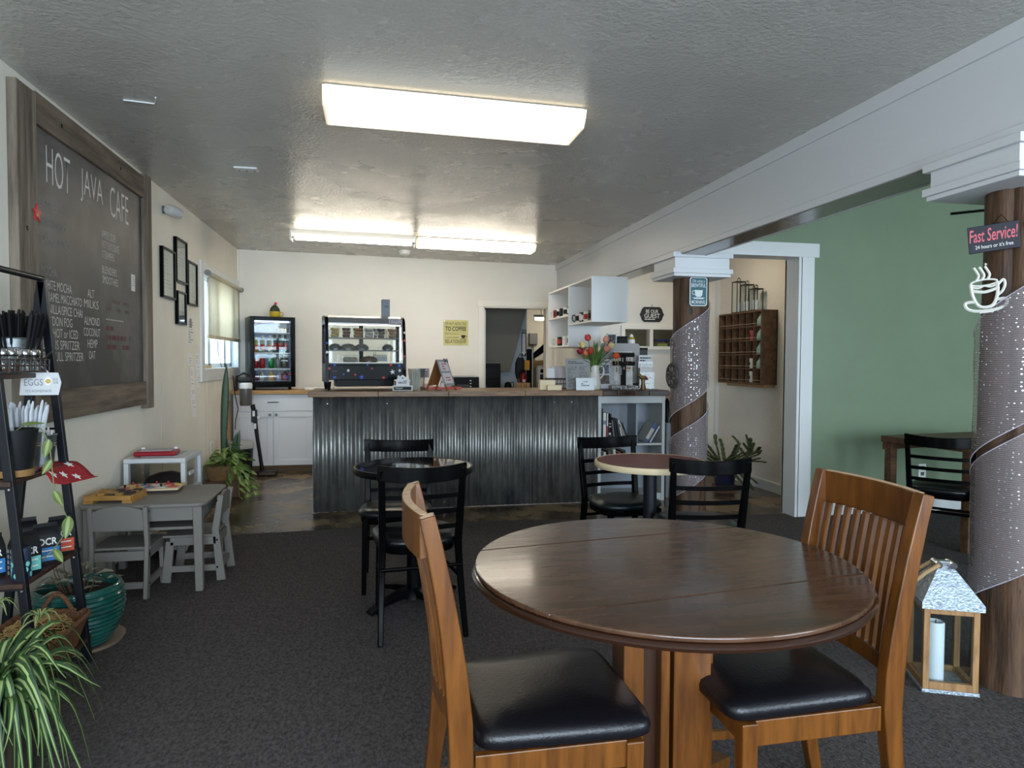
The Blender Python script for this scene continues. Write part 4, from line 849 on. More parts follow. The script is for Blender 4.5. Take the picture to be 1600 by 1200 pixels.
for i, (x, rgb, lb, wd) in enumerate(((-0.255, (166, 144, 84), 'bag of green and tan cookies at left of the top case shelf', 0.038), (-0.155, (46, 34, 38), 'bag of dark chocolate cookies on the top case shelf', 0.036), (-0.055, (122, 84, 56), 'bag of brown cookies in the middle of top case shelf', 0.040), (0.045, (150, 150, 150), 'bag of grey sugared cookies on the top case shelf', 0.040), (0.105, (40, 46, 58), 'slim dark packet beside grey cookies in the case', 0.016), (0.155, (48, 54, 64), 'dark blue bag of treats on the top case shelf', 0.034), (0.205, (190, 170, 140), 'slim cream packet on the top case shelf', 0.014), (0.255, (136, 102, 74), 'bag of caramel cookies at right of the top case shelf', 0.036))):
    t_ = thing('cookie_bag', lb, 'cookie bag', in_case(x, -0.02, 0.4635), math.radians(9), 'bagged cookies in the pastry case')
    hh = 0.085
    cm_ = mat('cookie_%d' % i, rgb, 0.7, var=0.25, vscale=60)
    for k in range(3):
        MB().lathe([(wd * 0.72, 0), (wd * (0.9 + 0.06 * k), 0.012), (wd * 0.9, hh / 3 - 0.003)], 10, ((k % 2) * 0.006 - 0.003, 0, 0.001 + k * hh / 3)).build('cookie', cm_, t_, smooth=True)
    MB().lathe([(wd * 0.85, 0), (wd * 1.12, hh * 1.05)], 10, cap=False).build('clear_bag', CLEAR, t_, smooth=True)
for i, (x, y, z, a, rgb, lb) in enumerate(((-0.25, 0.02, 0.354, 0.052, (92, 86, 82), 'dark wrapped bread roll at left of middle case shelf'), (-0.135, 0.02, 0.354, 0.068, (132, 122, 110), 'wrapped seeded bread roll on the middle case shelf'), (-0.015, 0.02, 0.354, 0.062, (120, 116, 114), 'wrapped sugared pastry on the middle case shelf'), (0.22, 0.02, 0.354, 0.05, (86, 82, 80), 'dark wrapped muffin at right of the middle case shelf'), (0.04, -0.04, 0.2435, 0.075, (110, 90, 74), 'drizzled domed pastry on the case deck'))):
    t_ = thing('wrapped_pastry', lb, 'pastry', in_case(x, y, z), math.radians(9), 'pastries in the display case')
    MB().lathe([(a * 0.8, 0), (a, 0.012), (a * 0.92, 0.03), (a * 0.55, 0.048), (0.003, 0.054)], 18, M=Matrix.Diagonal((1, 0.7, 1, 1))).build('bread', mat('pastry_%d' % i, rgb, 0.6, var=0.35, vscale=50), t_, smooth=True)
    MB().lathe([(a * 1.06, 0.0), (a * 1.07, 0.012), (a * 0.98, 0.034), (a * 0.6, 0.053), (0.003, 0.06)], 14, cap=False, M=Matrix.Diagonal((1, 0.72, 1, 1))).build('wrap', CLEAR, t_, smooth=True)
t_ = thing('loaf_box', 'clear clamshell box holding a loaf on the case deck', 'pastry box', in_case(-0.125, -0.03, 0.2435), math.radians(9))
MB().box(-0.055, 0.055, -0.045, 0.045, 0, 0.045).build('loaf', mat('loaf_brown', (126, 112, 94), 0.7, var=0.3, vscale=30), t_, bevel=0.012)
MB().box(-0.066, 0.066, -0.055, 0.055, 0, 0.065).build('clear_lid', CLEAR, t_)
t_ = thing('wire_stand', 'small scalloped wire cake stand in the pastry case', 'stand', in_case(0.15, 0.06, 0.2435), math.radians(9))
mb = MB(); 
for k in range(6): mb.tube([(-0.06 + 0.02 * k + 0.01 + 0.01 * math.cos(a), -0.03, 0.065 + 0.014 * math.sin(a)) for a in [PI + PI * q / 6 for q in range(7)]], 0.0015, 5)
mb.tube([(-0.06, -0.03, 0.066), (0.06, -0.03, 0.066)], 0.002, 5).tube([(-0.06, -0.03, 0), (-0.06, -0.03, 0.066)], 0.002, 5).tube([(0.06, -0.03, 0), (0.06, -0.03, 0.066)], 0.002, 5)
mb.tube([(-0.05 + 0.012 * math.cos(a), -0.03, 0.08 + 0.012 * math.sin(a)) for a in [2 * PI * q / 10 for q in range(11)]], 0.0015, 5)
mb.build('wire_frame', BLACKM, t_)
MB().box(-0.06, 0.06, -0.03, 0.03, 0.012, 0.05).build('tray', mat('stand_tray_grey', (150, 150, 150), 0.5), t_)
tag(MB().box(-0.035, 0.035, -0.03, 0.03, 0, 0.165).build('grey_carton', mat('carton_grey', (126, 130, 138), 0.5), loc=in_case(0.21, 0.08, CH + 0.001), rot=(0, 0, math.radians(9)), bevel=0.002), 'tall narrow grey carton standing on the pastry case', 'carton')
lines_of_print(bpy.data.objects['grey_carton'], frame_of((0.004, -0.0302, 0.10), (1, 0, 0), (0, 0, 1)), 0.035, 0.02, 2, INK, seed=23, th=0.5)
t_ = thing('paper_note', 'handwritten paper note taped to top corner of pastry case', 'note', in_case(0.262, f0 + 0.052, CH - 0.052), math.radians(9))
MB().box(-0.06, 0.06, -0.006, -0.004, -0.022, 0.024, Matrix.Rotation(0.0, 4, 'X')).build('paper', mat('note_grey_paper', (176, 170, 172), 0.7), t_)
lines_of_print(t_, frame_of((0, -0.0062, 0.0), (1, 0, 0), (0, 0, 1)), 0.10, 0.04, 3, INK, seed=12, th=0.4)

# ================================================================== THINGS ON THE COUNTER
CTZ = CT + 0.001
t_ = thing('wifi_sign', 'white house-shaped wifi sign on the counter before pastry case', 'sign', (0.228, 5.93, CTZ), math.radians(-2))
hp = [(-0.058, 0.045), (0.058, 0.045), (0.058, 0.085), (0.072, 0.085), (0.0, 0.138), (-0.026, 0.12), (-0.026, 0.132), (-0.044, 0.132), (-0.044, 0.106), (-0.072, 0.085), (-0.058, 0.085)]
MB().prism(hp, 0.0, 0.012, 'y').build('house_shape', mat('sign_white_paint', (210, 210, 208), 0.5), t_)
MB().box(-0.085, 0.085, -0.012, 0.03, 0.0, 0.046).build('base_block', MATS['sign_white_paint'], t_, bevel=0.002)
MB().box(-0.075, 0.075, -0.0135, -0.012, 0.006, 0.036).build('chalk_strip', mat('chalk_black', (30, 30, 32), 0.7), t_)
text('wifi', 0.075, 0.034, frame_of((0, -0.001, 0.075), (1, 0, 0), (0, 0, 1)), INK, t_, shear=0.3)
text('Mattyjav', 0.065, 0.017, frame_of((-0.03, -0.0137, 0.022), (1, 0, 0), (0, 0, 1)), PAPER, t_)
MB().prism([(p * 1.0, 0.11 + q) for p, q in ((0, 0.008), (0.009, 0), (0, -0.008), (-0.009, 0))], -0.001, 0.0, 'y').build('window_mark', INK, t_)
# jar of wrapped straws and the card behind it
t_ = thing('glass_jar', 'tall clear glass jar beside the wifi sign', 'jar', (0.355, 6.02, CTZ), 0)
MB().lathe([(0.055, 0), (0.06, 0.005), (0.078, 0.19), (0.075, 0.19), (0.056, 0.012), (0.002, 0.010)], 24, cap=False).build('glass', glass('jar_glass', (240, 243, 243), 0.04, 0.3), t_, smooth=True)
mb = MB()
for k in range(26):
    a = rnd.uniform(0, 2 * PI); r0 = rnd.uniform(0, 0.04); mb.tube([(r0 * math.cos(a), r0 * math.sin(a), 0.014), (r0 * 1.55 * math.cos(a + .2), r0 * 1.55 * math.sin(a + .2), rnd.uniform(0.15, 0.20))], 0.004, 5)
tag(mb.build('stir_sticks', mat('stir_stick_cream', (214, 206, 192), 0.6), loc=(0.355, 6.02, CTZ)), 'pale stir sticks bundled in the tall glass jar', 'stir sticks', kind='stuff')
t_ = thing('note_card', 'small grey handwritten card standing behind the glass jar', 'card', (0.425, 6.12, CTZ), math.radians(-8))
MB().box(-0.045, 0.045, 0, 0.004, 0.11, 0.195, Matrix.Rotation(-0.15, 4, 'X')).build('card', mat('note_grey_paper'), t_)
MB().tube([(0, 0.01, 0), (0, 0.01, 0.12)], 0.003, 6).lathe([(0.03, 0), (0.03, 0.006)], 14).build('holder', BLACKM, t_)
lines_of_print(t_, Matrix.Rotation(-0.15, 4, 'X') @ frame_of((0, -0.001, 0.152), (1, 0, 0), (0, 0, 1)), 0.07, 0.075, 4, INK, seed=13, th=0.4)
# wooden A-frame menu
t_ = thing('menu_easel', 'folding A-frame menu board with grey face on the counter', 'menu board', (0.575, 6.03, CTZ), math.radians(-38))
EW = mat('easel_wood', (128, 84, 44), 0.55, var=0.2, vscale=6, stretch=(5, 5, 0.6)); EG = mat('easel_grey', (150, 152, 152), 0.6)
for s, m_, nm in ((1, EG, 'face_panel'), (-1, EW, 'rear_panel')):
    M = Matrix.Translation((s * 0.105, 0, 0.0)) @ Matrix.Rotation(-s * 0.36, 4, 'Y')
    pn = MB().box(-0.006, 0.0, -0.085, 0.085, 0.045, 0.288, M).build(nm, m_, t_, bevel=0.001)
    for y in (-0.075, 0.075): MB().box(-0.008, 0.0, y - 0.009, y + 0.009, 0, 0.06, M).build('leg', EW, pn)
    if s == 1:
        for zc, hh in ((0.225, 0.085), (0.115, 0.095)):
            MB().box(0.0, 0.0015, -0.066, 0.066, zc - hh / 2, zc + hh / 2, M).build('menu_card', mat('menu_pink_paper', (214, 204, 204), 0.7), pn)
        RI = mat('ink_red', (186, 70, 66), 0.7)
        lines_of_print(pn, M @ frame_of((0.0018, 0, 0.225), (0, 1, 0), (0, 0, 1)), 0.09, 0.07, 3, RI, seed=14, th=0.45)
        lines_of_print(pn, M @ frame_of((0.0018, 0, 0.12), (0, 1, 0), (0, 0, 1)), 0.08, 0.07, 3, RI, seed=15, th=0.45)
        MB().tube([tuple(M @ Vector((0.004, 0.05 + 0.03 * math.cos(a), 0.28 + 0.018 * math.sin(2 * a)))) for a in [2 * PI * k / 14 for k in range(15)]], 0.003, 5).build('ribbon_bow', mat('navy_ribbon', (34, 40, 66), 0.6), pn)
t_ = thing('serving_tray', 'red tray on the counter beneath the A-frame menu', 'tray', (0.60, 6.03, CTZ), math.radians(6))
# tray sits between the easel legs, low and flat
t_.location = (0.565, 6.265, CTZ)
TR = mat('tray_red', (186, 52, 44), 0.4)
MB().box(-0.16, 0.20, -0.10, 0.10, 0, 0.008).build('base', TR, t_); MB().box(-0.16, 0.20, -0.10, -0.094, 0.008, 0.02).box(-0.16, 0.20, 0.094, 0.10, 0.008, 0.02).box(-0.16, -0.154, -0.094, 0.094, 0.008, 0.02).box(0.194, 0.20, -0.094, 0.094, 0.008, 0.02).build('rim', TR, t_)
tag(MB().box(-0.04, 0.04, -0.03, 0.03, 0, 0.04).build('pink_box', mat('pink_box', (214, 176, 170), 0.6), loc=(0.47, 6.25, CTZ + 0.009), bevel=0.002), 'small pink and white box on the red tray', 'box')
t_ = thing('spotted_cone', 'white cone ornament with black spots on the red tray', 'ornament', (0.60, 6.24, CTZ + 0.009))
MB().lathe([(0.028, 0), (0.026, 0.01), (0.012, 0.07), (0.012, 0.085), (0.004, 0.10)], 16).build('cone', WHITEP, t_, smooth=True)
for k in range(6): MB().lathe([(0.006, 0), (0.002, 0.002)], 8, M=Matrix.Rotation(k * 1.1, 4, 'Z') @ Matrix.Translation((0.024 - 0.0023 * k, 0, 0.012 + 0.011 * k)) @ Matrix.Rotation(PI / 2 - 0.2, 4, 'Y')).build('spot', BLACKP, t_)
# black printer on the back worktop
t_ = thing('receipt_printer', 'black printer on the back worktop left of the kitchen door', 'printer', (1.09, 8.35, 0.951))
MB().box(-0.16, 0.15, -0.14, 0.16, 0, 0.15).build('body', BLACKP, t_, bevel=0.006)
MB().box(-0.13, 0.02, -0.20, -0.14, 0.03, 0.06).build('paper_tray', mat('printer_tray', (60, 60, 62), 0.5), t_)
MB().box(-0.155, 0.145, -0.14, 0.16, 0.15, 0.162).build('lid', mat('printer_lid_grey', (178, 178, 176), 0.5), t_)
for k in range(3): MB().box(0.035, 0.055, -0.1415, -0.14, 0.03 + 0.035 * k, 0.042 + 0.035 * k).build('button', mat('button_light', (214, 214, 214), 0.5), t_)
tag(MB().box(-0.20, 0.12, -0.1, 0.1, 0, 0.03).build('papers_stack', PAPER, loc=(-0.62, 8.42, 0.951)), 'flat stack of papers on back worktop right of the fridge', 'papers')
# two-step cream box
t_ = thing('cream_box', 'two-step cream wooden holder on the counter before the door', 'holder', (1.555, 6.0, CTZ), math.radians(-5))
CRM = mat('cream_wood', (226, 206, 168), 0.6)
MB().box(-0.09, 0.05, -0.02, 0.07, 0, 0.09).build('tall_step', CRM, t_, bevel=0.002); MB().box(-0.03, 0.10, -0.075, -0.02, 0, 0.045).build('low_step', CRM, t_, bevel=0.002)
# wire basket with packets
t_ = thing('wire_basket', 'black wire basket of packets on the counter, left of the menu', 'basket', (1.68, 6.22, CTZ))
mb = MB()
for z in (0.01, 0.05, 0.09): mb.tube([(0.11 * c, 0.08 * s, z) for c, s in ((-1, -1), (1, -1), (1, 1), (-1, 1), (-1, -1))], 0.003, 5)
for k in range(8): mb.tube([(-0.11 + 0.22 * k / 7, -0.08, 0.01), (-0.11 + 0.22 * k / 7, -0.08, 0.09)], 0.002, 5)
mb.tube([(-0.13, -0.08, 0.10), (0.13, -0.08, 0.10)], 0.004, 5); mb.build('wire_frame', BLACKM, t_)
for i in range(4): tag(MB().box(-0.035, 0.035, -0.006, 0.006, 0, 0.19 + 0.02 * (i % 2)).build('snack_packet', mat('packet_%d' % i, ((206, 204, 204), (180, 178, 178), (210, 190, 190), (196, 198, 200))[i], 0.4), loc=(1.62 + 0.045 * i, 6.19 + 0.02 * i, CTZ + 0.005), rot=(-0.12, 0, 0.1 * i)), ('white snack packet at left in the wire basket', 'grey snack packet second from left in the wire basket', 'pinkish snack packet third from left in the wire basket', 'pale snack packet at right in the wire basket')[i], 'snack packet', 'packets in the counter basket')
# menu in an acrylic stand
t_ = thing('menu_stand', 'printed price list in a clear stand on the counter', 'menu', (1.838, 6.02, CTZ), math.radians(-3))
MENU_P = mat('menu_grey_paper', (196, 196, 200), 0.6)
MM = Matrix.Rotation(-0.16, 4, 'X')
MB().box(-0.115, 0.115, 0, 0.002, 0.004, 0.285, MM).build('menu_sheet', MENU_P, t_)
MB().box(-0.118, 0.118, -0.003, -0.0015, 0.0, 0.29, MM).build('clear_front', CLEAR, t_)
MB().box(-0.118, 0.118, -0.01, 0.10, 0.0, 0.004).build('foot', CLEAR, t_)
for xc in (-0.055, 0.055): lines_of_print(t_, MM @ frame_of((xc, -0.0005, 0.12), (1, 0, 0), (0, 0, 1)), 0.09, 0.20, 20, INKG, seed=int(xc * 100) + 9)
lines_of_print(t_, MM @ frame_of((0, -0.0005, 0.255), (1, 0, 0), (0, 0, 1)), 0.18, 0.03, 2, INK, seed=16, th=0.4)
t_ = thing('card_sign', 'small white card sign before the price list on the counter', 'sign', (1.868, 5.91, CTZ), math.radians(-2))
MC = Matrix.Rotation(-0.12, 4, 'X')
MB().box(-0.085, 0.085, 0, 0.003, 0, 0.112, MC).build('card', mat('card_white', (222, 226, 228), 0.5), t_); MB().box(-0.08, 0.08, 0.0, 0.05, 0, 0.004).build('foot', CLEAR, t_)
text('THE', 0.045, 0.014, MC @ frame_of((0, -0.0005, 0.078), (1, 0, 0), (0, 0, 1)), INK, t_); lines_of_print(t_, MC @ frame_of((0, -0.0005, 0.05), (1, 0, 0), (0, 0, 1)), 0.075, 0.03, 2, INK, seed=17, th=0.5)
# pitcher of tulips
t_ = thing('pitcher', 'white ceramic pitcher holding the tulips on the counter', 'pitcher', (2.02, 6.10, CTZ))
CER = mat('white_ceramic', (214, 210, 200), 0.2)
MB().lathe([(0.052, 0), (0.056, 0.012), (0.058, 0.05), (0.05, 0.12), (0.038, 0.18), (0.042, 0.225), (0.038, 0.225), (0.034, 0.18), (0.03, 0.1)], 28, cap=False).lathe([(0.052, 0), (0.001, 0.001)], 28, cap=False).build('body', CER, t_, smooth=True)
MB().tube([(0.04, 0, 0.215), (0.075, 0, 0.215), (0.09, 0, 0.18), (0.08, 0, 0.13), (0.052, 0, 0.10)], [0.008, 0.009, 0.009, 0.008, 0.007], 8).build('handle', CER, t_, smooth=True)
STEMG = mat('tulip_stem', (96, 128, 60), 0.5); LEAFG = mat('tulip_leaf', (78, 104, 52), 0.5, var=0.2, vscale=10)
tl = [(-0.115, -0.01, 0.39, (222, 200, 130), 'pale yellow tulip at upper left of the bouquet'), (-0.06, 0.02, 0.455, (196, 60, 44), 'red-orange tulip at the top of the bouquet'), (0.10, 0.01, 0.44, (222, 150, 130), 'salmon pink tulip at the top right of bouquet'), (0.135, -0.02, 0.385, (226, 206, 140), 'cream yellow tulip at right of the bouquet'), (0.085, -0.05, 0.355, (212, 130, 116), 'coral pink tulip at the centre right of bouquet'), (-0.145, -0.05, 0.335, (134, 24, 44), 'dark crimson tulip drooping at left of bouquet'), (-0.055, -0.06, 0.335, (186, 52, 48), 'red tulip low at centre of the bouquet'), (0.165, -0.05, 0.30, (214, 88, 40), 'orange tulip drooping at right of the bouquet'), (-0.09, -0.03, 0.315, (206, 110, 70), 'small orange tulip half hidden at left of bouquet')]
fb = None; sb_ = {}
for i, (dx_, dy_, z, rgb, lb) in enumerate(tl):
    q = thing('tulip', lb, 'tulip', (2.02, 6.10, CTZ + 0.03), 0, 'tulips in the white pitcher')
    k_ = 0.62
    P0, P1, P2 = Vector((dx_ * 0.08, dy_ * 0.08, 0.01)), Vector((dx_ * 0.22, dy_ * 0.22, 0.19)), Vector((dx_, dy_, z - 0.03))
    path = [tuple((1 - t) ** 2 * P0 + 2 * t * (1 - t) * P1 + t * t * P2) for t in [k / 8 for k in range(9)]]
    MB().tube(path, 0.0035, 6).build('stem', STEMG, q, smooth=True)
    d = (Vector(path[-1]) - Vector(path[-2])).normalized()
    Mh = Matrix.Translation(path[-1]) @ d.to_track_quat('Z', 'Y').to_matrix().to_4x4()
    pm = mat('tulip_%d' % i, rgb, 0.5, var=0.18, vscale=30)
    fl = MB().lathe([(0.006, -0.004), (0.022, 0.008), (0.027, 0.025), (0.024, 0.045), (0.014, 0.058)], 12, M=Mh).build('bloom', pm, q, smooth=True)
    for k in range(3):
        a = k * 2 * PI / 3
        MB().loft([[tuple(Mh @ Vector(((r_ + 0.0015) * math.cos(a + da), (r_ + 0.0015) * math.sin(a + da), zz))) for da in (-w2, -w2 / 2, 0, w2 / 2, w2)] for r_, zz, w2 in ((0.008, 0.0, 0.5), (0.024, 0.01, 0.95), (0.0285, 0.028, 0.9), (0.025, 0.048, 0.6), (0.019, 0.063, 0.12))], cap=False, closed=False).build('petal', pm, fl, smooth=True)
    for s in range(5):
        a = rnd.uniform(0, 2 * PI); L_ = rnd.uniform(0.16, 0.36); c, s_ = math.cos(a), math.sin(a)
        pth = [(c * (0.01 + 0.17 * t * t), s_ * (0.01 + 0.11 * t * t), 0.12 + L_ * t - 0.05 * t * t) for t in [k / 7 for k in range(8)]]
        MB().strip(pth, [0.012, 0.024, 0.032, 0.035, 0.032, 0.024, 0.013, 0.002], (-s_, c, 0)).build('leaf', [LEAFG, STEMG], q, smooth=True)
# flyer stand with two photographs
t_ = thing('flyer_stand', 'flyer with two photos in a stand behind the pitcher', 'flyer', (2.185, 6.17, CTZ), math.radians(2))
MB().box(-0.105, 0.105, 0, 0.004, 0.003, 0.29, MM).build('sheet', MENU_P, t_); MB().box(-0.108, 0.108, 0.004, 0.012, 0, 0.296, MM).build('backing', BLACKP, t_)
for zc in (0.19, 0.09): MB().box(-0.085, 0.01, -0.001, 0, zc - 0.042, zc + 0.042, MM).build('photo', mat('photo_%d' % int(zc * 100), (110, 112, 128) if zc > 0.1 else (104, 92, 90), 0.5, var=0.5, vscale=40), t_)
lines_of_print(t_, MM @ frame_of((0.055, -0.0005, 0.12), (1, 0, 0), (0, 0, 1)), 0.075, 0.22, 18, INKG, seed=21)
lines_of_print(t_, MM @ frame_of((-0.035, -0.001, 0.262), (1, 0, 0), (0, 0, 1)), 0.09, 0.02, 1, INK, seed=18, th=0.6)
# grey privacy board
t_ = thing('grey_board', 'plain grey back of a screen standing behind the flyers', 'screen', (2.345, 6.30, CTZ), 0)
MB().prism([(-0.20, 0.05), (0.20, 0.05), (0.20, 0.42), (0.185, 0.44), (-0.185, 0.44), (-0.20, 0.42)], 0, 0.02, 'y').build('panel', mat('screen_grey', (158, 156, 154), 0.45), t_, bevel=0.002)
MB().box(-0.10, 0.10, -0.02, 0.10, 0, 0.012).box(-0.03, 0.03, 0.02, 0.05, 0.012, 0.2).build('stand', mat('screen_stand', (130, 130, 130), 0.4), t_)
# patterned print behind the jewellery
t_ = thing('poster_card', 'white card with red word behind the earring stand', 'card', (2.335, 6.18, CTZ), 0)
MB().box(-0.095, 0.095, 0, 0.004, 0, 0.36, Matrix.Rotation(-0.06, 4, 'X')).build('card', mat('poster_white', (206, 206, 202), 0.6), t_)
lines_of_print(t_, Matrix.Rotation(-0.06, 4, 'X') @ frame_of((0.05, -0.001, 0.2), (1, 0, 0), (0, 0, 1)), 0.06, 0.02, 1, mat('ink_red'), seed=19, th=0.9)
# jewellery stand
t_ = thing('earring_stand', 'black T-bar earring stand hung with jewellery on the counter', 'jewellery stand', (2.29, 6.06, CTZ), 0)
VEL = mat('black_velvet', (12, 11, 14), 0.9)
MB().box(-0.025, 0.02, -0.015, 0.015, 0.02, 0.33).build('post', VEL, t_, bevel=0.003)
MB().box(-0.13, 0.13, -0.05, 0.05, 0.0, 0.038).build('base', mat('pattern_base', (70, 68, 68), 0.6, rgb2=(170, 168, 166), vscale=60, lo=0.48, hi=0.52), t_, bevel=0.003)
for z, hw_ in ((0.325, 0.10), (0.245, 0.105)): MB().tube([(-hw_, 0, z), (hw_, 0, z)], 0.022, 10).build('arm', VEL, t_, smooth=True)
JM = [mat('jewel_%d' % i, c, 0.3, metal=0.3) for i, c in enumerate(((206, 178, 120), (196, 196, 200), (190, 90, 60), (70, 74, 70), (226, 218, 206)))]
for k in range(16):
    x = -0.09 + 0.18 * ((k * 5) % 16) / 15; z = 0.30 - 0.085 * (k % 2)
    L_ = rnd.uniform(0.02, 0.07)
    mb = MB().tube([(x, -0.022, z), (x, -0.024, z - L_)], 0.002, 5)
    for q in range(3): mb.lathe([(0.001, -0.006), (0.007, 0), (0.001, 0.006)], 8, (x, -0.024, z - L_ * (q + 1) / 3))
    mb.build('earring', JM[k % 5], t_)
t_ = thing('brass_bird', 'small brass bird ornament beside the earring stand', 'ornament', (2.36, 6.0, CTZ + 0.0))
t_.location = (2.455, 5.985, CTZ)
BR = mat('old_brass', (112, 92, 60), 0.4, metal=0.6)
MB().lathe([(0.03, 0), (0.028, 0.01), (0.018, 0.06), (0.02, 0.10)], 12).build('pedestal', BR, t_, smooth=True)
MB().tube([(-0.05, 0, 0.14), (-0.02, 0, 0.115), (0.02, 0, 0.11), (0.05, 0, 0.095)], [0.006, 0.02, 0.022, 0.004], 10).tube([(-0.02, 0, 0.12), (-0.03, 0, 0.15)], [0.012, 0.006], 8).build('bird', BR, t_, smooth=True)
# brochure rack
t_ = thing('brochure_rack', 'brochure rack with mountain and family leaflets on counter end', 'brochure rack', (2.545, 6.09, CTZ), math.radians(-2))
MB().box(-0.075, 0.075, 0.02, 0.06, 0, 0.16).box(-0.075, 0.075, 0.06, 0.10, 0, 0.26).build('clear_pockets', CLEAR, t_)
b1 = MB().box(-0.066, 0.066, 0.068, 0.076, 0.02, 0.325).build('back_leaflet', mat('leaflet_white', (210, 214, 214), 0.5), t_)
MB().box(-0.064, 0.064, 0.066, 0.068, 0.165, 0.245).build('leaflet_photo', mat('leaflet_photo', (60, 78, 112), 0.5, rgb2=(180, 170, 120), vscale=45), b1)
lines_of_print(b1, frame_of((0, 0.067, 0.285), (1, 0, 0), (0, 0, 1)), 0.11, 0.05, 2, INK, seed=20, th=0.5)
b2 = MB().box(-0.066, 0.066, 0.03, 0.036, 0.01, 0.205).build('front_leaflet', mat('leaflet_cream', (206, 204, 202), 0.5), t_)
text('This', 0.05, 0.014, frame_of((0, 0.0292, 0.14), (1, 0, 0), (0, 0, 1)), INK, b2); text('Family', 0.10, 0.032, frame_of((0, 0.0292, 0.108), (1, 0, 0), (0, 0, 1)), mat('ink_red'), b2, shear=0.3); lines_of_print(b2, frame_of((0, 0.0292, 0.06), (1, 0, 0), (0, 0, 1)), 0.07, 0.03, 2, INKG, seed=22, th=0.4)
# stand hidden behind the screen that carries three things seen above it
t_ = thing('storage_box', 'dark storage box behind the grey screen carrying a bottle', 'box', (2.45, 6.44, CTZ))
MB().box(-0.22, 0.20, -0.09, 0.09, 0, 0.38).build('body', mat('storage_dark', (60, 60, 62), 0.6), t_, bevel=0.004); MB().box(-0.22, 0.20, -0.09, 0.09, 0.38, 0.40).build('lid', BLACKP, t_)
sz = CTZ + 0.401
t_ = thing('photo_frame', 'white framed black picture above the grey screen', 'picture frame', (2.29, 6.40, sz))
MB().box(-0.045, 0.045, 0, 0.008, 0, 0.13).build('picture', mat('frame_picture_dark', (40, 42, 46), 0.5, rgb2=(120, 120, 120), vscale=40, lo=0.5, hi=0.6), t_); MB().box(-0.05, -0.042, -0.004, 0.01, 0, 0.135).box(0.042, 0.05, -0.004, 0.01, 0, 0.135).box(-0.05, 0.05, -0.004, 0.01, 0.127, 0.135).build('rim', WHITEP, t_)
t_ = thing('coffee_tin', 'squat black tin above the grey screen', 'tin', (2.40, 6.41, sz)); MB().box(-0.048, 0.048, -0.03, 0.03, 0, 0.10).build('body', BLACKP, t_, bevel=0.004); MB().box(-0.05, 0.05, -0.032, 0.032, 0.10, 0.112).build('lid', BLACKM, t_, bevel=0.003)
t_ = thing('syrup_bottle', 'white and yellow squeeze bottle above the grey screen', 'bottle', (2.50, 6.41, sz)); MB().lathe([(0.034, 0), (0.036, 0.01), (0.036, 0.085), (0.02, 0.105)], 16).build('body', mat('syrup_yellow', (150, 140, 50), 0.4), t_, smooth=True); MB().lathe([(0.0365, 0.03), (0.0365, 0.08)], 16, cap=False).build('paper_label', WHITEP, t_); MB().lathe([(0.02, 0.105), (0.018, 0.12), (0.006, 0.135)], 12).build('cap', WHITEP, t_, smooth=True)

# ================================================================== WALL SHELF UNIT WITH MUGS
SH = mat('shelf_white', (232, 232, 230), 0.4)
t_ = thing('mug_shelf', 'white open wall shelf unit holding mugs under the beam', 'shelf', (0, 0, 0))
sx0, sx1 = 1.95, 2.30
ZT = 2.085
def panel(nm, *b): return MB().box(*b).build(nm, SH, t_, bevel=0.0015)
panel('top_panel', sx0, sx1, 6.0, 7.6, ZT - 0.018, ZT)
panel('end_panel', sx0, sx1, 6.0, 6.018, 1.665, ZT - 0.018); panel('end_panel', sx0, sx1, 7.582, 7.6, 1.45, ZT - 0.018)
panel('divider', sx0, sx1, 6.76, 6.778, 1.45, ZT - 0.018)
panel('bottom_panel', sx0, sx1, 6.018, 6.76, 1.665, 1.683); panel('bottom_panel', sx0, sx1, 6.778, 7.582, 1.45, 1.468); panel('shelf', sx0, sx1, 6.778, 7.582, 1.765, 1.783)
panel('back_panel', sx1 - 0.008, sx1, 6.018, 6.76, 1.683, ZT - 0.018); panel('back_panel', sx1 - 0.008, sx1, 6.778, 7.582, 1.468, ZT - 0.018)
def mug(label, x, y, z, body, inner_, band, rz, h=0.095, r=0.042):
    t_ = thing('mug', label, 'mug', (x, y, z), rz, 'mugs on the white wall shelf')
    MB().lathe([(r * 0.9, 0), (r, 0.008), (r, h), (r - 0.005, h), (r - 0.005, 0.012), (0.002, 0.010)], 20, cap=False).build('cup_body', mat('mug_%d_%d_%d' % body, body, 0.25), t_, smooth=True)
    MB().lathe([(r * 0.9, 0.0), (0.002, 0.0005)], 20, cap=False).build('base', mat('mug_%d_%d_%d' % body, body, 0.25), t_)
    MB().tube([(r, 0, h * 0.82), (r + 0.026, 0, h * 0.8), (r + 0.032, 0, h * 0.5), (r + 0.022, 0, h * 0.22), (r, 0, h * 0.2)], 0.006, 8).build('handle', mat('mug_%d_%d_%d' % inner_, inner_, 0.25), t_, smooth=True)
    if band: MB().lathe([(r + 0.0008, h * 0.25), (r + 0.0008, h * 0.75)], 20, cap=False).build('printed_band', mat('mug_%d_%d_%d' % band, band, 0.3), t_, smooth=True)
WH, BK, RD = (224, 222, 216), (26, 26, 28), (166, 44, 40)
for i, (y, b_, i_, bd, lb) in enumerate(((7.48, RD, WH, None, 'red mug at far end of upper shelf'), (7.36, WH, BK, BK, 'white mug with black band, second on upper shelf'), (7.22, BK, WH, None, 'black mug in the middle of upper shelf'), (7.06, WH, WH, BK, 'white and black mug, fourth on upper shelf'), (6.90, BK, BK, WH, 'black mug with white band at near end of upper shelf'))):
    mug(lb, sx0 + 0.07, y, 1.7835, b_, i_, bd, PI * 0.8 + i)
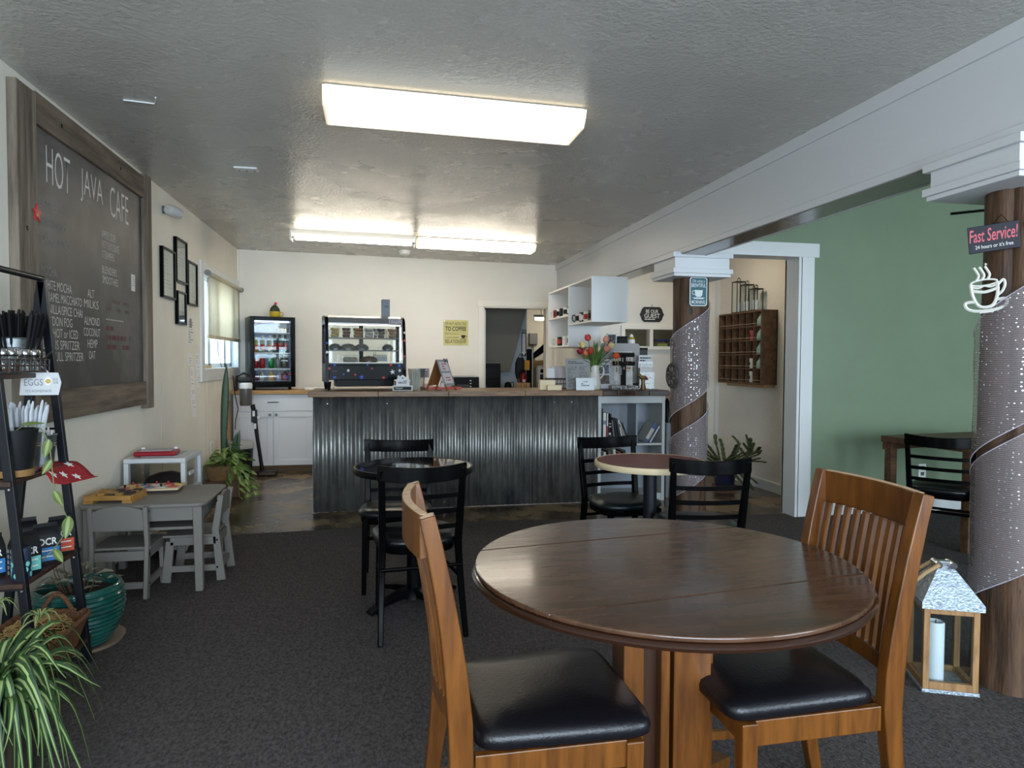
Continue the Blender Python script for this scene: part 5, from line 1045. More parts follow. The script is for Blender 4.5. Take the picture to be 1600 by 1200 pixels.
for i, (y, b_, i_, bd, lb) in enumerate(((7.44, (206, 204, 186), WH, None, 'cream mug at far end of lower shelf'), (7.28, BK, BK, RD, 'black mug with red band on lower shelf'), (7.08, WH, WH, None, 'plain white mug on lower shelf'), (6.90, WH, BK, (90, 90, 92), 'white mug with grey print at near end of lower shelf'))):
    mug(lb, sx0 + 0.07, y, 1.4685, b_, i_, bd, PI * 1.1 + i, 0.10, 0.045)
for i, (y, b_, i_, bd, lb) in enumerate(((6.62, WH, BK, BK, 'white mug with black handle in the near shelf bay'), (6.48, BK, WH, WH, 'black mug with white print in the near shelf bay'), (6.34, WH, RD, RD, 'white mug with red print in the near shelf bay'), (6.20, (120, 100, 84), BK, BK, 'brown mug in the near shelf bay'), (6.09, (74, 82, 96), BK, None, 'large slate blue mug at near end of the shelf bay'))):
    mug(lb, sx0 + 0.075, y, 1.6835, b_, i_, bd, PI + 0.7 * i, 0.10 if i < 4 else 0.115, 0.045)
# ================================================================== LADDER SHELF (left foreground)
LM = mat('ladder_metal_blueblack', (15, 17, 24), 0.4, spec=0.4); LW = mat('ladder_shelf_walnut', (52, 32, 24), 0.45, rgb2=(74, 47, 34), vscale=6, stretch=(7, 1, 7))
LYF, LYN = 3.15, 2.72          # far and near end
def fx(z): return -1.205 - 0.0926 * z
def bx(z): return -1.530 + 0.109 * z
th = thing('ladder_shelf', 'black A-frame ladder shelf with dark wood boards by left wall', 'shelf', (0, 0, CZ))
for y in (LYF, LYN):
    MB().bar([(fx(0), y, 0), (fx(1.62), y, 1.62)], 0.026, 0.030, side=(0, 1, 0)).build('front_leg', LM, th, bevel=0.002)
    MB().bar([(bx(0), y, 0), (bx(1.60) + 0.0, y, 1.61)], 0.026, 0.030, side=(0, 1, 0)).build('rear_leg', LM, th, bevel=0.002)
MB().tube([(-1.355, LYN - 0.01, 1.622), (-1.355, LYF + 0.012, 1.622)], 0.012, 10).build('top_bar', LM, th, smooth=True)
SHZ = (1.235, 0.855, 0.488, 0.108)
for z in SHZ:
    x0, x1 = min(bx(z), fx(z) - 0.15) - 0.012, fx(z) + 0.014
    MB().box(x0, x1, LYN - 0.03, LYF + 0.03, z - 0.018, z).build('shelf_board', LW, th, bevel=0.002)
    for y in (LYF, LYN): MB().bar([(bx(z), y, z - 0.024), (fx(z), y, z - 0.024)], 0.018, 0.014, side=(0, 1, 0)).build('cross_bar', LM, th)
    for y in (LYF - 0.016, LYN - 0.016): MB().lathe([(0.006, 0), (0.004, 0.003)], 8, M=Matrix.Translation((fx(z - 0.03) + 0.002, y, z - 0.03)) @ Matrix.Rotation(PI / 2, 4, 'X')).build('bolt', CHROME, th)
MB().tube([(bx(1.0), LYF, 1.0), (fx(1.0), LYF, 1.0)], 0.005, 6).build('tie_rod', LM, th)
SZ = [z + CZ + 0.001 for z in SHZ]
BUCKW = GALV
def bucket(name, label, x, y, z, r0, r1, h, el=1.0, group='galvanised buckets on the ladder shelf'):
    t_ = thing(name, label, 'bucket', (x, y, z), 0, group)
    Md = Matrix.Diagonal((1, el, 1, 1))
    MB().lathe([(r0, 0), (r0, 0.003), (r1 * 0.96 + r0 * 0.04, h * 0.94), (r1, h), (r1 - 0.003, h), (r0 - 0.003, 0.006), (0.002, 0.005)], 32, cap=False, M=Md).lathe([(r0, 0), (0.002, 0.0)], 32, cap=False, M=Md).build('bucket_body', GALV, t_, smooth=40)
    rm = MB()
    for zz, rr in ((h, r1), (h * 0.72, r0 + (r1 - r0) * 0.72), (h * 0.65, r0 + (r1 - r0) * 0.65)):
        rm.tube([(rr * math.cos(a), rr * el * math.sin(a), zz) for a in [2 * PI * k / 32 for k in range(33)]], 0.0028, 6)
    rm.build('rolled_rim', GALV, t_, smooth=True)
    return t_
# top shelf: wire basket with jars, bucket of black straws
bucket('straw_bucket', 'oval galvanised bucket full of black straws on top shelf', -1.395, 3.00, SZ[0], 0.062, 0.078, 0.135, 1.15)
mb = MB(); r = random.Random(5)
for k in range(120):
    a = r.uniform(0, 2 * PI); q = math.sqrt(r.random()) * 0.055; ln = 1.6
    mb.tube([(q * math.cos(a), 1.1 * q * math.sin(a), 0.01), (q * 1.95 * math.cos(a), 2.5 * q * math.sin(a), r.uniform(0.215, 0.245))], 0.0048, 5)
tag(mb.build('black_straws', mat('straw_black', (16, 15, 18), 0.45), loc=(-1.395, 3.00, SZ[0])), 'bundle of black drinking straws in the oval galvanised bucket', 'straws', kind='stuff')
mb = MB()
for k in range(7):
    a = r.uniform(0, 2 * PI); q = 0.045; mb.tube([(q * math.cos(a), q * math.sin(a), 0.01), (q * 1.7 * math.cos(a), 1.9 * q * math.sin(a), 0.225)], 0.003, 5)
tag(mb.build('wooden_stirrers', mat('stirrer_wood', (190, 168, 140), 0.6), loc=(-1.395, 3.00, SZ[0])), 'few wooden stirrers standing among the black straws', 'stirrers', kind='stuff')
t_ = thing('wire_basket', 'dark wire basket holding glass jars on top shelf', 'basket', (-1.335, 2.86, SZ[0]))
mb = MB()
for z in (0.008, 0.03, 0.052): mb.tube([(0.06 * c, 0.15 * s, z) for c, s in ((-1, -1), (1, -1), (1, 1), (-1, 1), (-1, -1))], 0.004, 6)
for k in range(9): mb.tube([(0.06, -0.15 + 0.30 * k / 8, 0.008), (0.062, -0.15 + 0.30 * k / 8, 0.052)], 0.004, 6)
mb.tube([(0.06, 0.1, 0.05), (0.075, 0.12, 0.075), (0.07, 0.15, 0.085)], 0.004, 6)
mb.build('wire_frame', mat('basket_rust_black', (38, 28, 26), 0.5), t_)
JG = glass('shaker_glass', (226, 228, 226), 0.05, 0.5)
def shaker(x, y, fill, label):
    t_ = thing('glass_shaker', label, 'jar', (x, y, SZ[0] + 0.002), 0, 'small glass shakers on the top ladder shelf')
    MB().lathe([(0.024, 0), (0.026, 0.01), (0.026, 0.05), (0.021, 0.064)], 16).build('glass', JG, t_, smooth=True)
    MB().lathe([(0.0225, 0.003), (0.0235, 0.035)], 14).build('contents', fill, t_, smooth=True)
    MB().lathe([(0.022, 0.062), (0.024, 0.066), (0.024, 0.082), (0.018, 0.09)], 16).build('metal_lid', CHROME, t_, smooth=True)
SP = [mat('spice_brown', (120, 88, 70), 0.8), mat('sugar_white', (226, 222, 214), 0.8)]
shaker(-1.325, 2.77, SP[0], 'small brown spice shaker nearest the camera on the top shelf'); shaker(-1.325, 2.83, SP[0], 'small brown spice shaker, second nearest on the top shelf')
shaker(-1.322, 2.925, SP[1], 'small sugar shaker, third from camera on the top shelf'); shaker(-1.318, 2.985, SP[1], 'small sugar shaker at the far end of the wire basket')
t_ = thing('eggs_sign', 'small white EGGS plaque hanging from the top ladder shelf', 'sign', (-1.296, 2.985, 1.205), 0)
SGW = mat('plaque_white', (202, 202, 200), 0.55)
MS = Matrix.Rotation(math.radians(28), 4, 'Z')    # faces the room and the camera
pl_ = [(-0.068, -0.048), (0.06, -0.05), (0.07, 0.0), (0.06, 0.04), (-0.06, 0.042), (-0.064, 0.0)]
MB().prism(pl_, -0.006, 0.006, 'y', MS).build('plaque', SGW, t_, bevel=0.002)
text('EGGS', 0.06, 0.026, MS @ frame_of((-0.022, -0.0064, 0.002), (1, 0, 0), (0, 0, 1)), INKG, t_); text('IT\'S HOMEMADE', 0.085, 0.011, MS @ frame_of((-0.006, -0.0064, -0.032), (1, 0, 0), (0, 0, 1)), INKG, t_)
text('TO GO', 0.017, 0.022, MS @ frame_of((0.05, -0.0064, 0.006), (1, 0, 0), (0, 0, 1)), INKG, t_)
MB().lathe([(0.017, 0), (0.015, 0.002)], 16, M=MS @ Matrix.Translation((0.025, -0.006, 0.006)) @ Matrix.Rotation(PI / 2, 4, 'X') @ Matrix.Diagonal((0.8, 1.15, 1, 1))).build('egg_white', PAPER, t_); MB().lathe([(0.009, 0), (0.007, 0.003)], 14, M=MS @ Matrix.Translation((0.025, -0.0078, 0.006)) @ Matrix.Rotation(PI / 2, 4, 'X')).build('egg_yolk', mat('yolk', (206, 164, 66), 0.5), t_)
MB().tube([(0.03, 0.0, 0.04), (0.0, 0.0, 0.07), (-0.02, 0.0, 0.095), (0.0, -0.01, 0.062), (-0.03, 0, 0.04)], 0.0022, 5).build('cord', PAPER, t_)
# second shelf: black pot, bucket of white straws, small bucket, red star cloth
t_ = thing('black_pot', 'tall black plant pot with wooden saucer on second shelf', 'plant pot', (-1.318, 2.815, SZ[1] + 0.0))
MB().lathe([(0.058, 0.022), (0.060, 0.03), (0.082, 0.175), (0.076, 0.175), (0.07, 0.16), (0.002, 0.155)], 28, cap=False).build('pot', mat('pot_matt_black', (18, 18, 21), 0.6), t_, smooth=40)
MB().lathe([(0.05, 0), (0.066, 0.003), (0.072, 0.028), (0.06, 0.028)], 28).build('saucer', mat('saucer_wood', (150, 112, 68), 0.6, var=0.2), t_, smooth=40)
LG1 = mat('leaf_pale_green', (110, 128, 66), 0.5, var=0.2, vscale=12); LG1b = mat('leaf_pale_rib', (150, 160, 100), 0.5)
def leaf_mesh(L_, W_, curl=0.3, name='leaf', m=None, rib=None, parent=None, thick=0):
    n = 8; path = [(0, L_ * k / n, -curl * L_ * (k / n) ** 2) for k in range(n + 1)]
    wd = [W_ * (math.sin(PI * min(1, (0.02 + 0.98 * (k / n)) ** 0.75))) + 0.001 for k in range(n + 1)]
    return MB().strip(path, wd, (1, 0, 0)).build(name, [m, rib or m], parent, smooth=True)
t_ = thing('trailing_vine', 'trailing vine with pale leaves hanging from the black pot', 'plant', (-1.318, 2.815, SZ[1] + 0.16))
vine = [(0.0, 0.0, 0.0), (0.03, 0.03, 0.03), (0.075, 0.05, 0.01), (0.10, 0.055, -0.05), (0.105, 0.06, -0.14), (0.11, 0.062, -0.22), (0.125, 0.085, -0.29), (0.135, 0.11, -0.35), (0.12, 0.10, -0.42), (0.10, 0.07, -0.46), (0.07, 0.055, -0.49)]
MB().tube(vine, 0.0022, 6).build('stem', mat('vine_stem', (128, 132, 84), 0.6), t_)
lf = leaf_mesh(0.075, 0.034, 0.2, 'leaf', LG1, LG1b, t_); lf.location = (0.02, 0.02, 0.03); lf.rotation_euler = (0.2, 0.3, -1.2)
for (p, e, s) in (((0.10, 0.05, -0.03), (-1.35, 0.2, 0.4), 0.95), ((0.105, 0.055, -0.11), (-1.5, 0.5, 0.2), 0.8), ((0.11, 0.062, -0.23), (-1.3, -0.4, 0.5), 0.9), ((0.14, 0.11, -0.34), (-1.7, 0.1, 0.2), 1.15), ((0.07, 0.05, -0.485), (-1.2, 0.8, 0.9), 0.9), ((0.10, 0.075, -0.46), (-1.9, -0.6, 0.3), 0.85), ((-0.03, -0.03, 0.02), (0.1, 0.2, 1.9), 0.9)): inst(lf, t_, p, e, (s, s, s))
bucket('straw_bucket', 'galvanised bucket full of white wrapped straws on second shelf', -1.338, 2.94, SZ[1], 0.048, 0.062, 0.15)
mb = MB()
for k in range(60):
    a = r.uniform(0, 2 * PI); q = math.sqrt(r.random()) * 0.042; zt = r.uniform(0.235, 0.275)
    mb.tube([(q * math.cos(a), q * math.sin(a), 0.01), (q * 1.9 * math.cos(a), q * 2.2 * math.sin(a), zt - 0.02), (q * 1.9 * math.cos(a) + 0.004, q * 2.2 * math.sin(a), zt)], [0.0055, 0.0055, 0.003], 5)
tag(mb.build('wrapped_straws', mat('straw_wrapper', (206, 208, 212), 0.6), loc=(-1.338, 2.94, SZ[1])), 'paper wrapped white straws standing in the second shelf bucket', 'straws', kind='stuff')
mb = MB()
for k in range(34):
    a = r.uniform(0, 2 * PI); q = math.sqrt(r.random()) * 0.05; zt = r.uniform(0.23, 0.27)
    mb.tube([(q * math.cos(a), q * math.sin(a), 0.16), (q * 1.5 * math.cos(a), q * 1.6 * math.sin(a), zt)], 0.005, 5)
tag(mb.build('wrapped_straws', MATS['straw_wrapper'], loc=(-1.40, 2.80, SZ[1])), 'paper wrapped straws behind the black pot on second shelf', 'straws', kind='stuff')
tag(MB().lathe([(0.045, 0), (0.058, 0.15), (0.055, 0.15), (0.04, 0.01)], 24, (-1.40, 2.80, SZ[1])).build('rear_bucket', GALV, smooth=40), 'galvanised bucket half hidden behind the black pot', 'bucket')
bucket('fork_bucket', 'small galvanised bucket of white forks on second shelf', -1.345, 3.085, SZ[1], 0.046, 0.060, 0.125)
mb = MB()
for k in range(9):
    a = r.uniform(0, 2 * PI); q = 0.03; mb.tube([(q * math.cos(a), q * math.sin(a), 0.01), (q * 1.5 * math.cos(a), q * 1.5 * math.sin(a), r.uniform(0.125, 0.16))], 0.004, 5)
tag(mb.build('plastic_forks', WHITEP, loc=(-1.345, 3.085, SZ[1])), 'white plastic cutlery standing in the small bucket', 'cutlery', kind='stuff')
# red felt with white stars draped off the shelf end
t_ = thing('star_cloth', 'red felt cloth with white stars hanging off second shelf', 'cloth', (0, 0, SZ[1]))
RF = mat('red_felt', (160, 34, 40), 0.85, var=0.15, vscale=40, bump=0.1, bscale=200)
nu, nv = 12, 8; vs = []
for i in range(nu + 1):
    for j in range(nv + 1):
        u, v = i / nu, j / nv; x = -1.34 + 0.15 * u * (0.75 + 0.5 * v); y = 2.96 + 0.235 * v - 0.05 * u * u
        z = 0.002 - (0.085 * max(0, u - 0.45) ** 1.3 * (1.2 + 1.2 * v)) + 0.006 * math.sin(5 * v + 3 * u) * (u > 0.4)
        vs.append((x, y, max(z, -0.06) if u > 0.4 else 0.002))
fs = [(i * (nv + 1) + j, (i + 1) * (nv + 1) + j, (i + 1) * (nv + 1) + j + 1, i * (nv + 1) + j + 1) for i in range(nu) for j in range(nv)]
cl = MB().add(vs, fs).build('felt', RF, t_, smooth=True); md = cl.modifiers.new('solid', 'SOLIDIFY'); md.thickness = 0.002
def at_cloth(u, v): 
    i, j = int(u * nu), int(v * nv); a = Vector(vs[i * (nv + 1) + j]); e1 = (Vector(vs[(i + 1) * (nv + 1) + j]) - a).normalized(); e2 = (Vector(vs[i * (nv + 1) + j + 1]) - a).normalized()
    n = e1.cross(e2).normalized(); e2 = n.cross(e1); return Matrix(((e1.x, e2.x, n.x, a.x + n.x * .003), (e1.y, e2.y, n.y, a.y + n.y * .003), (e1.z, e2.z, n.z, a.z + n.z * .003), (0, 0, 0, 1)))
for u, v in ((0.75, 0.15), (0.8, 0.45), (0.85, 0.72), (0.5, 0.85), (0.3, 0.3)): MB().prism(star_poly(0.02, 0.009), 0, 0.0015, 'z', at_cloth(u, v)).build('white_star', PAPER, t_)
# third shelf: bags of coffee
BAGK = mat('coffee_bag_black', (15, 15, 17), 0.45, bump=0.15, bscale=14)
def coffee_bag(label, x, y, rz, lab, h=0.145, w_=0.085, d=0.06):
    t_ = thing('coffee_bag', label, 'coffee bag', (x, y, SZ[2]), rz, 'coffee bags on the third ladder shelf')
    rings = []
    for z, kx, ky in ((0, 0.96, 0.96), (0.01, 1, 1), (h * 0.55, 1.03, 1.05), (h * 0.78, 1.0, 0.95), (h * 0.92, 0.97, 0.5), (h, 0.95, 0.08)):
        rings.append([(w_ / 2 * kx * sx, d / 2 * ky * sy, z) for sx, sy in ((-1, -1), (-0.5, -1.03), (0.5, -1.03), (1, -1), (1, 1), (0.5, 1.03), (-0.5, 1.03), (-1, 1))])
    MB().loft(rings).build('bag', BAGK, t_, smooth=35)
    MB().box(-w_ * 0.47, w_ * 0.47, -0.004, 0.004, h - 0.004, h + 0.012).build('folded_top', BAGK, t_)
    MB().box(-w_ * 0.46, w_ * 0.46, -d / 2 - 0.003, -d / 2 - 0.0015, h * 0.10, h * 0.46).build('colour_label', lab, t_)
    text('DCR', w_ * 0.72, h * 0.19, frame_of((0, -d / 2 - 0.0032, h * 0.62), (1, 0, 0), (0, 0, 1)), PAPER, t_, bold=0.02)
    for i, s_ in enumerate((0.36, 0.20)): MB().box(-w_ * 0.34, w_ * 0.34, -d / 2 - 0.0036, -d / 2 - 0.003, h * s_, h * (s_ + 0.03)).build('label_line', PAPER, t_)
    pm_ = mat('bag_pattern_grey', (120, 124, 126), 0.6)
    for i in range(3):
        for j in range(5):
            for s in (-1, 1):
                c = (s * (w_ / 2 * 1.03 + 0.001), -d / 2 + d * (i + 0.5) / 3, h * (0.08 + 0.14 * j))
                MB().lathe([(d * 0.14, 0), (d * 0.13, 0.0008)], 10, M=Matrix.Translation(c) @ Matrix.Rotation(s * PI / 2, 4, 'Y') @ Matrix.Diagonal((1, 0.75, 1, 1)) ).build('pattern_dot', pm_, t_)
    return t_
LB_, LO_, LT_ = mat('label_blue', (58, 124, 182), 0.5), mat('label_orange', (206, 84, 54), 0.5), mat('label_teal', (112, 190, 180), 0.5)
coffee_bag('coffee bag with orange label at far end of third shelf', -1.275, 3.085, math.radians(38), LO_)
coffee_bag('coffee bag with blue label in the middle of third shelf', -1.275, 2.955, math.radians(38), LB_)
coffee_bag('coffee bag behind the others against the rear leg', -1.40, 3.07, math.radians(30), LO_)
coffee_bag('coffee bag at the rear of third shelf near the camera', -1.395, 2.80, math.radians(45), LB_)
coffee_bag('coffee bag with teal label at near end of third shelf', -1.285, 2.815, math.radians(50), LT_)
t_ = thing('drink_tin', 'blue tin with teal dots at near front of third shelf', 'tin', (-1.40, 2.93, SZ[2]))
t_.location = (-1.2635, 2.745, SZ[2])
MB().lathe([(0.028, 0), (0.03, 0.004), (0.03, 0.115), (0.027, 0.12)], 24).build('tin_body', mat('tin_navy', (40, 48, 66), 0.35), t_, smooth=True)
for k in range(7):
    for j in range(3): MB().lathe([(0.010, 0), (0.009, 0.0008)], 8, M=Matrix.Rotation(k * 0.9 + 0.2 * j, 4, 'Z') @ Matrix.Translation((0.0302, 0, 0.02 + 0.02 * j)) @ Matrix.Rotation(PI / 2, 4, 'Y') @ Matrix.Diagonal((1, 0.8, 1, 1))).build('teal_dot', LT_, t_)
# bottom shelf: wicker basket of raffia
WICK = mat('wicker_brown', (86, 54, 34), 0.7, rgb2=(140, 96, 62), vscale=60, stretch=(1, 1, 4), bump=0.6, bscale=120)
t_ = thing('wicker_basket', 'wicker basket with straw on the bottom ladder shelf', 'basket', (-1.315, 2.95, SZ[3]))
def rrect(ax, ay, n=40): return superell(ax, ay, n, 6)
MB().loft([[(x, y, z) for x, y, _ in rrect(0.105 + 0.035 * t, 0.165 + 0.035 * t)] for t, z in ((0, 0), (0.3, 0.04), (0.7, 0.085), (1.0, 0.12))] + [[(x, y, z) for x, y, _ in rrect(0.13, 0.19)] for z in (0.12,)] + [[(x, y, z) for x, y, _ in rrect(0.10, 0.16)] for z in (0.012,)]).build('basket_body', WICK, t_, smooth=40)
MB().tube([(x, y, 0.12) for x, y, _ in rrect(0.138, 0.198)] + [(0.138, 0, 0.12)], 0.009, 8).build('rim', WICK, t_, smooth=True)
MB().tube([(-0.06 + 0.12 * k / 8, 0.19, 0.12 + 0.075 * math.sin(PI * k / 8)) for k in range(9)], 0.009, 8).build('handle', WICK, t_, smooth=True)
mb = MB()
for k in range(420):
    a = r.uniform(0, 2 * PI); q = math.sqrt(r.random()); x, y = 0.115 * q * math.cos(a), 0.175 * q * math.sin(a); z = 0.075 + 0.055 * (1 - q * q) + r.uniform(0, 0.03)
    b = r.uniform(0, 2 * PI); L_ = r.uniform(0.03, 0.06); dz = r.uniform(-0.012, 0.02)
    mb.tube([(x - L_ / 2 * math.cos(b), y - L_ / 2 * math.sin(b), z), (x, y, z + dz), (x + L_ / 2 * math.cos(b + .4), y + L_ / 2 * math.sin(b + .4), z + dz * .3)], 0.0015, 4)
tag(mb.build('raffia_straw', mat('raffia', (186, 152, 96), 0.7, var=0.2, vscale=20), loc=(-1.315, 2.95, SZ[3])), 'golden raffia straw filling the wicker basket', 'straw', kind='stuff')
# ---- spider plant in the foreground
t_ = thing('spider_plant', 'spider plant with striped arching leaves in left foreground', 'plant', (-1.175, 2.32, CZ))
t_.scale = (1.12, 1.12, 1.12)
MB().lathe([(0.10, 0), (0.105, 0.01), (0.135, 0.22), (0.128, 0.22), (0.12, 0.19), (0.002, 0.185)], 28, cap=False).build('pot', mat('spider_pot', (70, 58, 48), 0.7), t_, smooth=40)
SG, SGs = mat('spider_green', (44, 72, 36), 0.42, var=0.25, vscale=8), mat('spider_stripe', (150, 166, 104), 0.45)
r = random.Random(11)
for k in range(150):
    a = r.uniform(0, 2 * PI) if k > 30 else r.uniform(-1.3, 0.6); L_ = r.uniform(0.16, 0.34); hgt = r.uniform(0.08, 0.24); drop = r.uniform(0.10, 0.42); tw = r.uniform(-0.5, 0.5)
    P = []; wd = []; n = 12
    for q in range(n + 1):
        t = q / n; rad = 0.02 + L_ * (t ** 0.85) * (1 - 0.12 * t); z = 0.20 + hgt * math.sin(PI * min(1, t * 1.15) * 0.62) - drop * t ** 2.6
        aa = a + tw * t * t; P.append((rad * math.cos(aa), rad * math.sin(aa), max(z, 0.012))); wd.append(0.019 * (0.6 + 0.6 * math.sin(PI * min(1, 0.15 + t * 0.9))) * (1 - t ** 4) + 0.0015)
    MB().strip(P, wd, (-math.sin(a), math.cos(a), 0.15)).build('leaf', [SG, SGs], t_, smooth=True)
for (ea, el, z1) in ((1.45, 0.25, 0.36), (1.9, 0.22, 0.42)):
    P = [(el * t * math.cos(ea), el * t * math.sin(ea), 0.22 + (z1 - 0.22) * math.sin(t * 2.0)) for t in [k / 8 for k in range(9)]]
    rn = MB().tube(P, 0.0025, 6).build('runner', SGs, t_, smooth=True)
    for k in range(9):
        b = k * 0.7; e = P[-1]; Q = [(e[0] + 0.06 * t * math.cos(b), e[1] + 0.06 * t * math.sin(b), e[2] + 0.035 * math.sin(PI * t * 0.8) - 0.03 * t * t) for t in [q / 5 for q in range(6)]]
        MB().strip(Q, [0.005, 0.008, 0.008, 0.007, 0.005, 0.001], (-math.sin(b), math.cos(b), 0)).build('plantlet_leaf', [SGs, SG], rn, smooth=True)
# ---- big green glazed pot behind the ladder shelf
t_ = thing('glazed_pot', 'large teal green ribbed glazed pot on floor by the ladder shelf', 'plant pot', (-1.325, 3.375, CZ))
t_.scale = (0.93, 0.93, 0.76)
GLZ = mat('glaze_teal', (14, 66, 60), 0.14, rgb2=(30, 92, 82), vscale=6, coat=0.4)
prof = []
for k in range(45):
    t = k / 44; z = 0.012 + 0.335 * t; rr = 0.115 + 0.085 * math.sin(PI * (0.08 + 0.60 * t)) + 0.004 * math.sin(t * 2 * PI * 13)
    prof.append((rr, z))
prof += [(0.185, 0.352), (0.172, 0.355), (0.165, 0.345), (0.163, 0.30), (0.002, 0.295)]
MB().lathe(prof, 40, cap=False).lathe([(0.12, 0.012), (0.001, 0.012)], 40, cap=False).build('pot', GLZ, t_, smooth=60)
MB().lathe([(0.165, 0), (0.19, 0.004), (0.20, 0.026), (0.19, 0.026), (0.16, 0.011)], 40).build('saucer', mat('clear_saucer_tan', (150, 130, 110), 0.25), t_, smooth=40)
MB().lathe([(0.001, 0.300), (0.163, 0.302)], 30, cap=False).build('soil', mat('potting_soil', (44, 34, 28), 0.95, var=0.3, vscale=60, bump=0.8, bscale=80), t_)
t_ = thing('silvery_plant', 'sparse silvery leaved plant growing in the teal glazed pot', 'plant', (-1.325, 3.375, CZ + 0.232))
SL, SLr = mat('leaf_silver_green', (120, 118, 100), 0.5, rgb2=(178, 172, 150), vscale=25), mat('leaf_silver_rib', (90, 96, 76), 0.5)
lf = leaf_mesh(0.075, 0.034, 0.45, 'leaf', SL, SLr, t_); lf.location = (0.03, -0.02, 0.02); lf.rotation_euler = (0.3, 0, -0.6)
ST_ = mat('plant_stem_brown', (96, 74, 56), 0.7)
for k in range(30):
    a = r.uniform(0, 2 * PI); q = r.uniform(0.03, 0.13); h = r.uniform(0.015, 0.12) * (1.1 - q * 4)
    if k % 3 == 0: MB().tube([(q * 0.6 * math.cos(a), q * 0.6 * math.sin(a), -0.005), (q * math.cos(a), q * math.sin(a), h + 0.01)], 0.0025, 5).build('stem', ST_, t_)
    s = r.uniform(0.55, 1.0); inst(lf, t_, (q * math.cos(a), q * math.sin(a), h + 0.015), (r.uniform(-0.2, 0.7), r.uniform(-0.4, 0.4), a - PI / 2 + r.uniform(-.7, .7)), (s, s, s))
for k in range(3):
    a = 2.6 + k * 0.5; MB().tube([(0.05 * math.cos(a), 0.05 * math.sin(a), 0), (0.09 * math.cos(a), 0.09 * math.sin(a), 0.10), (0.10 * math.cos(a), 0.10 * math.sin(a), 0.2)], 0.0022, 5).build('stem', ST_, t_)
# ---- pothos and snake plant in the back left corner
PG, PGr = mat('pothos_green', (74, 104, 46), 0.4, rgb2=(128, 152, 78), vscale=14), mat('pothos_rib', (140, 160, 90), 0.45)
t_ = thing('basket_planter', 'woven tan basket planter in the back left corner', 'planter', (-1.42, 6.86, 0.001))
MB().box(-0.15, 0.15, -0.13, 0.13, 0.0, 0.16).build('wood_stand', mat('planter_stand', (92, 66, 46), 0.6), t_, bevel=0.004)
MB().loft([[(x, y, z) for x, y, _ in superell(0.13 + 0.03 * k_, 0.12 + 0.03 * k_, 36, 4)] for k_, z in ((0, 0.16), (0.6, 0.22), (1, 0.30))] + [[(x, y, 0.30) for x, y, _ in superell(0.145, 0.135, 36, 4)], [(x, y, 0.26) for x, y, _ in superell(0.14, 0.13, 36, 4)]]).build('basket', mat('basket_tan', (150, 118, 78), 0.8, rgb2=(112, 84, 54), vscale=50, stretch=(1, 1, 4), bump=0.5, bscale=90), t_, smooth=40)
t_ = thing('pothos', 'leafy green pothos spilling over the tan basket planter', 'plant', (-1.40, 6.86, 0.27))
lf = leaf_mesh(0.105, 0.075, 0.35, 'leaf', PG, PGr, t_); lf.location = (0.05, -0.05, 0.08); lf.rotation_euler = (0.2, 0.1, -0.6)
for k in range(62):
    a = r.uniform(0, 2 * PI) if k % 3 else r.uniform(-2.4, 0.3); q = r.uniform(0.03, 0.19); h = r.uniform(0.03, 0.20) * (1.2 - q * 3.2)
    s = r.uniform(0.7, 1.15); inst(lf, t_, (max(-0.10, q * math.cos(a)), q * math.sin(a), h), (r.uniform(-0.5, 0.5), r.uniform(-0.4, 0.4), a - PI / 2 + r.uniform(-.6, .6)), (s, s, s))
for j, (a0, reach) in enumerate(((-0.9, 0.30), (-0.4, 0.26), (-1.4, 0.24), (0.0, 0.28))):
    P = [(reach * t * math.cos(a0) + 0.04 * math.sin(4 * t), reach * t * math.sin(a0), 0.05 + 0.10 * t - 0.40 * t * t) for t in [k / 8 for k in range(9)]]
    P = [(x, y, max(z, -0.235)) for x, y, z in P]
    MB().tube(P, 0.003, 6).build('stem', STEMG, t_)
    for k in range(3, 9): inst(lf, t_, P[k], (r.uniform(-0.9, 0.0), r.uniform(-0.5, 0.5), a0 - PI / 2 + r.uniform(-1.2, 1.2)), (0.85, 0.85, 0.85))
t_ = thing('snake_plant', 'snake plant with tall upright sword leaf under the window', 'plant', (-1.44, 7.03, 0.26))
SNG, SNs = mat('snake_green', (38, 62, 42), 0.4, rgb2=(60, 86, 56), vscale=30, stretch=(1, 1, 3)), mat('snake_mid', (52, 78, 48), 0.4)
def sword(x, y, h, w_, lean, rz): 
    n = 10; P = [(x + lean * (k / n) ** 1.4, y, h * k / n) for k in range(n + 1)]; wd = [w_ * (0.45 + 0.55 * math.sin(PI * min(1, (k / n) * 0.62))) * (1 - (k / n) ** 6) + 0.002 for k in range(n + 1)]
    o = MB().strip(P, wd, (math.cos(rz), math.sin(rz), 0)).build('sword_leaf', [SNG, SNs], t_, smooth=True); md = o.modifiers.new('solid', 'SOLIDIFY'); md.thickness = 0.003
sword(-0.02, -0.02, 1.0, 0.075, 0.04, 0.1); sword(0.05, 0.0, 0.33, 0.05, 0.06, 0.3); sword(0.11, 0.0, 0.36, 0.03, 0.02, 0.2); sword(0.02, 0.05, 0.30, 0.05, -0.03, -0.2)
MB().lathe([(0.10, -0.255), (0.11, -0.2), (0.12, -0.02), (0.11, -0.02), (0.002, -0.03)], 20, (0.03, 0.02, 0), cap=False).build('nursery_pot', BLACKP, t_, smooth=True)
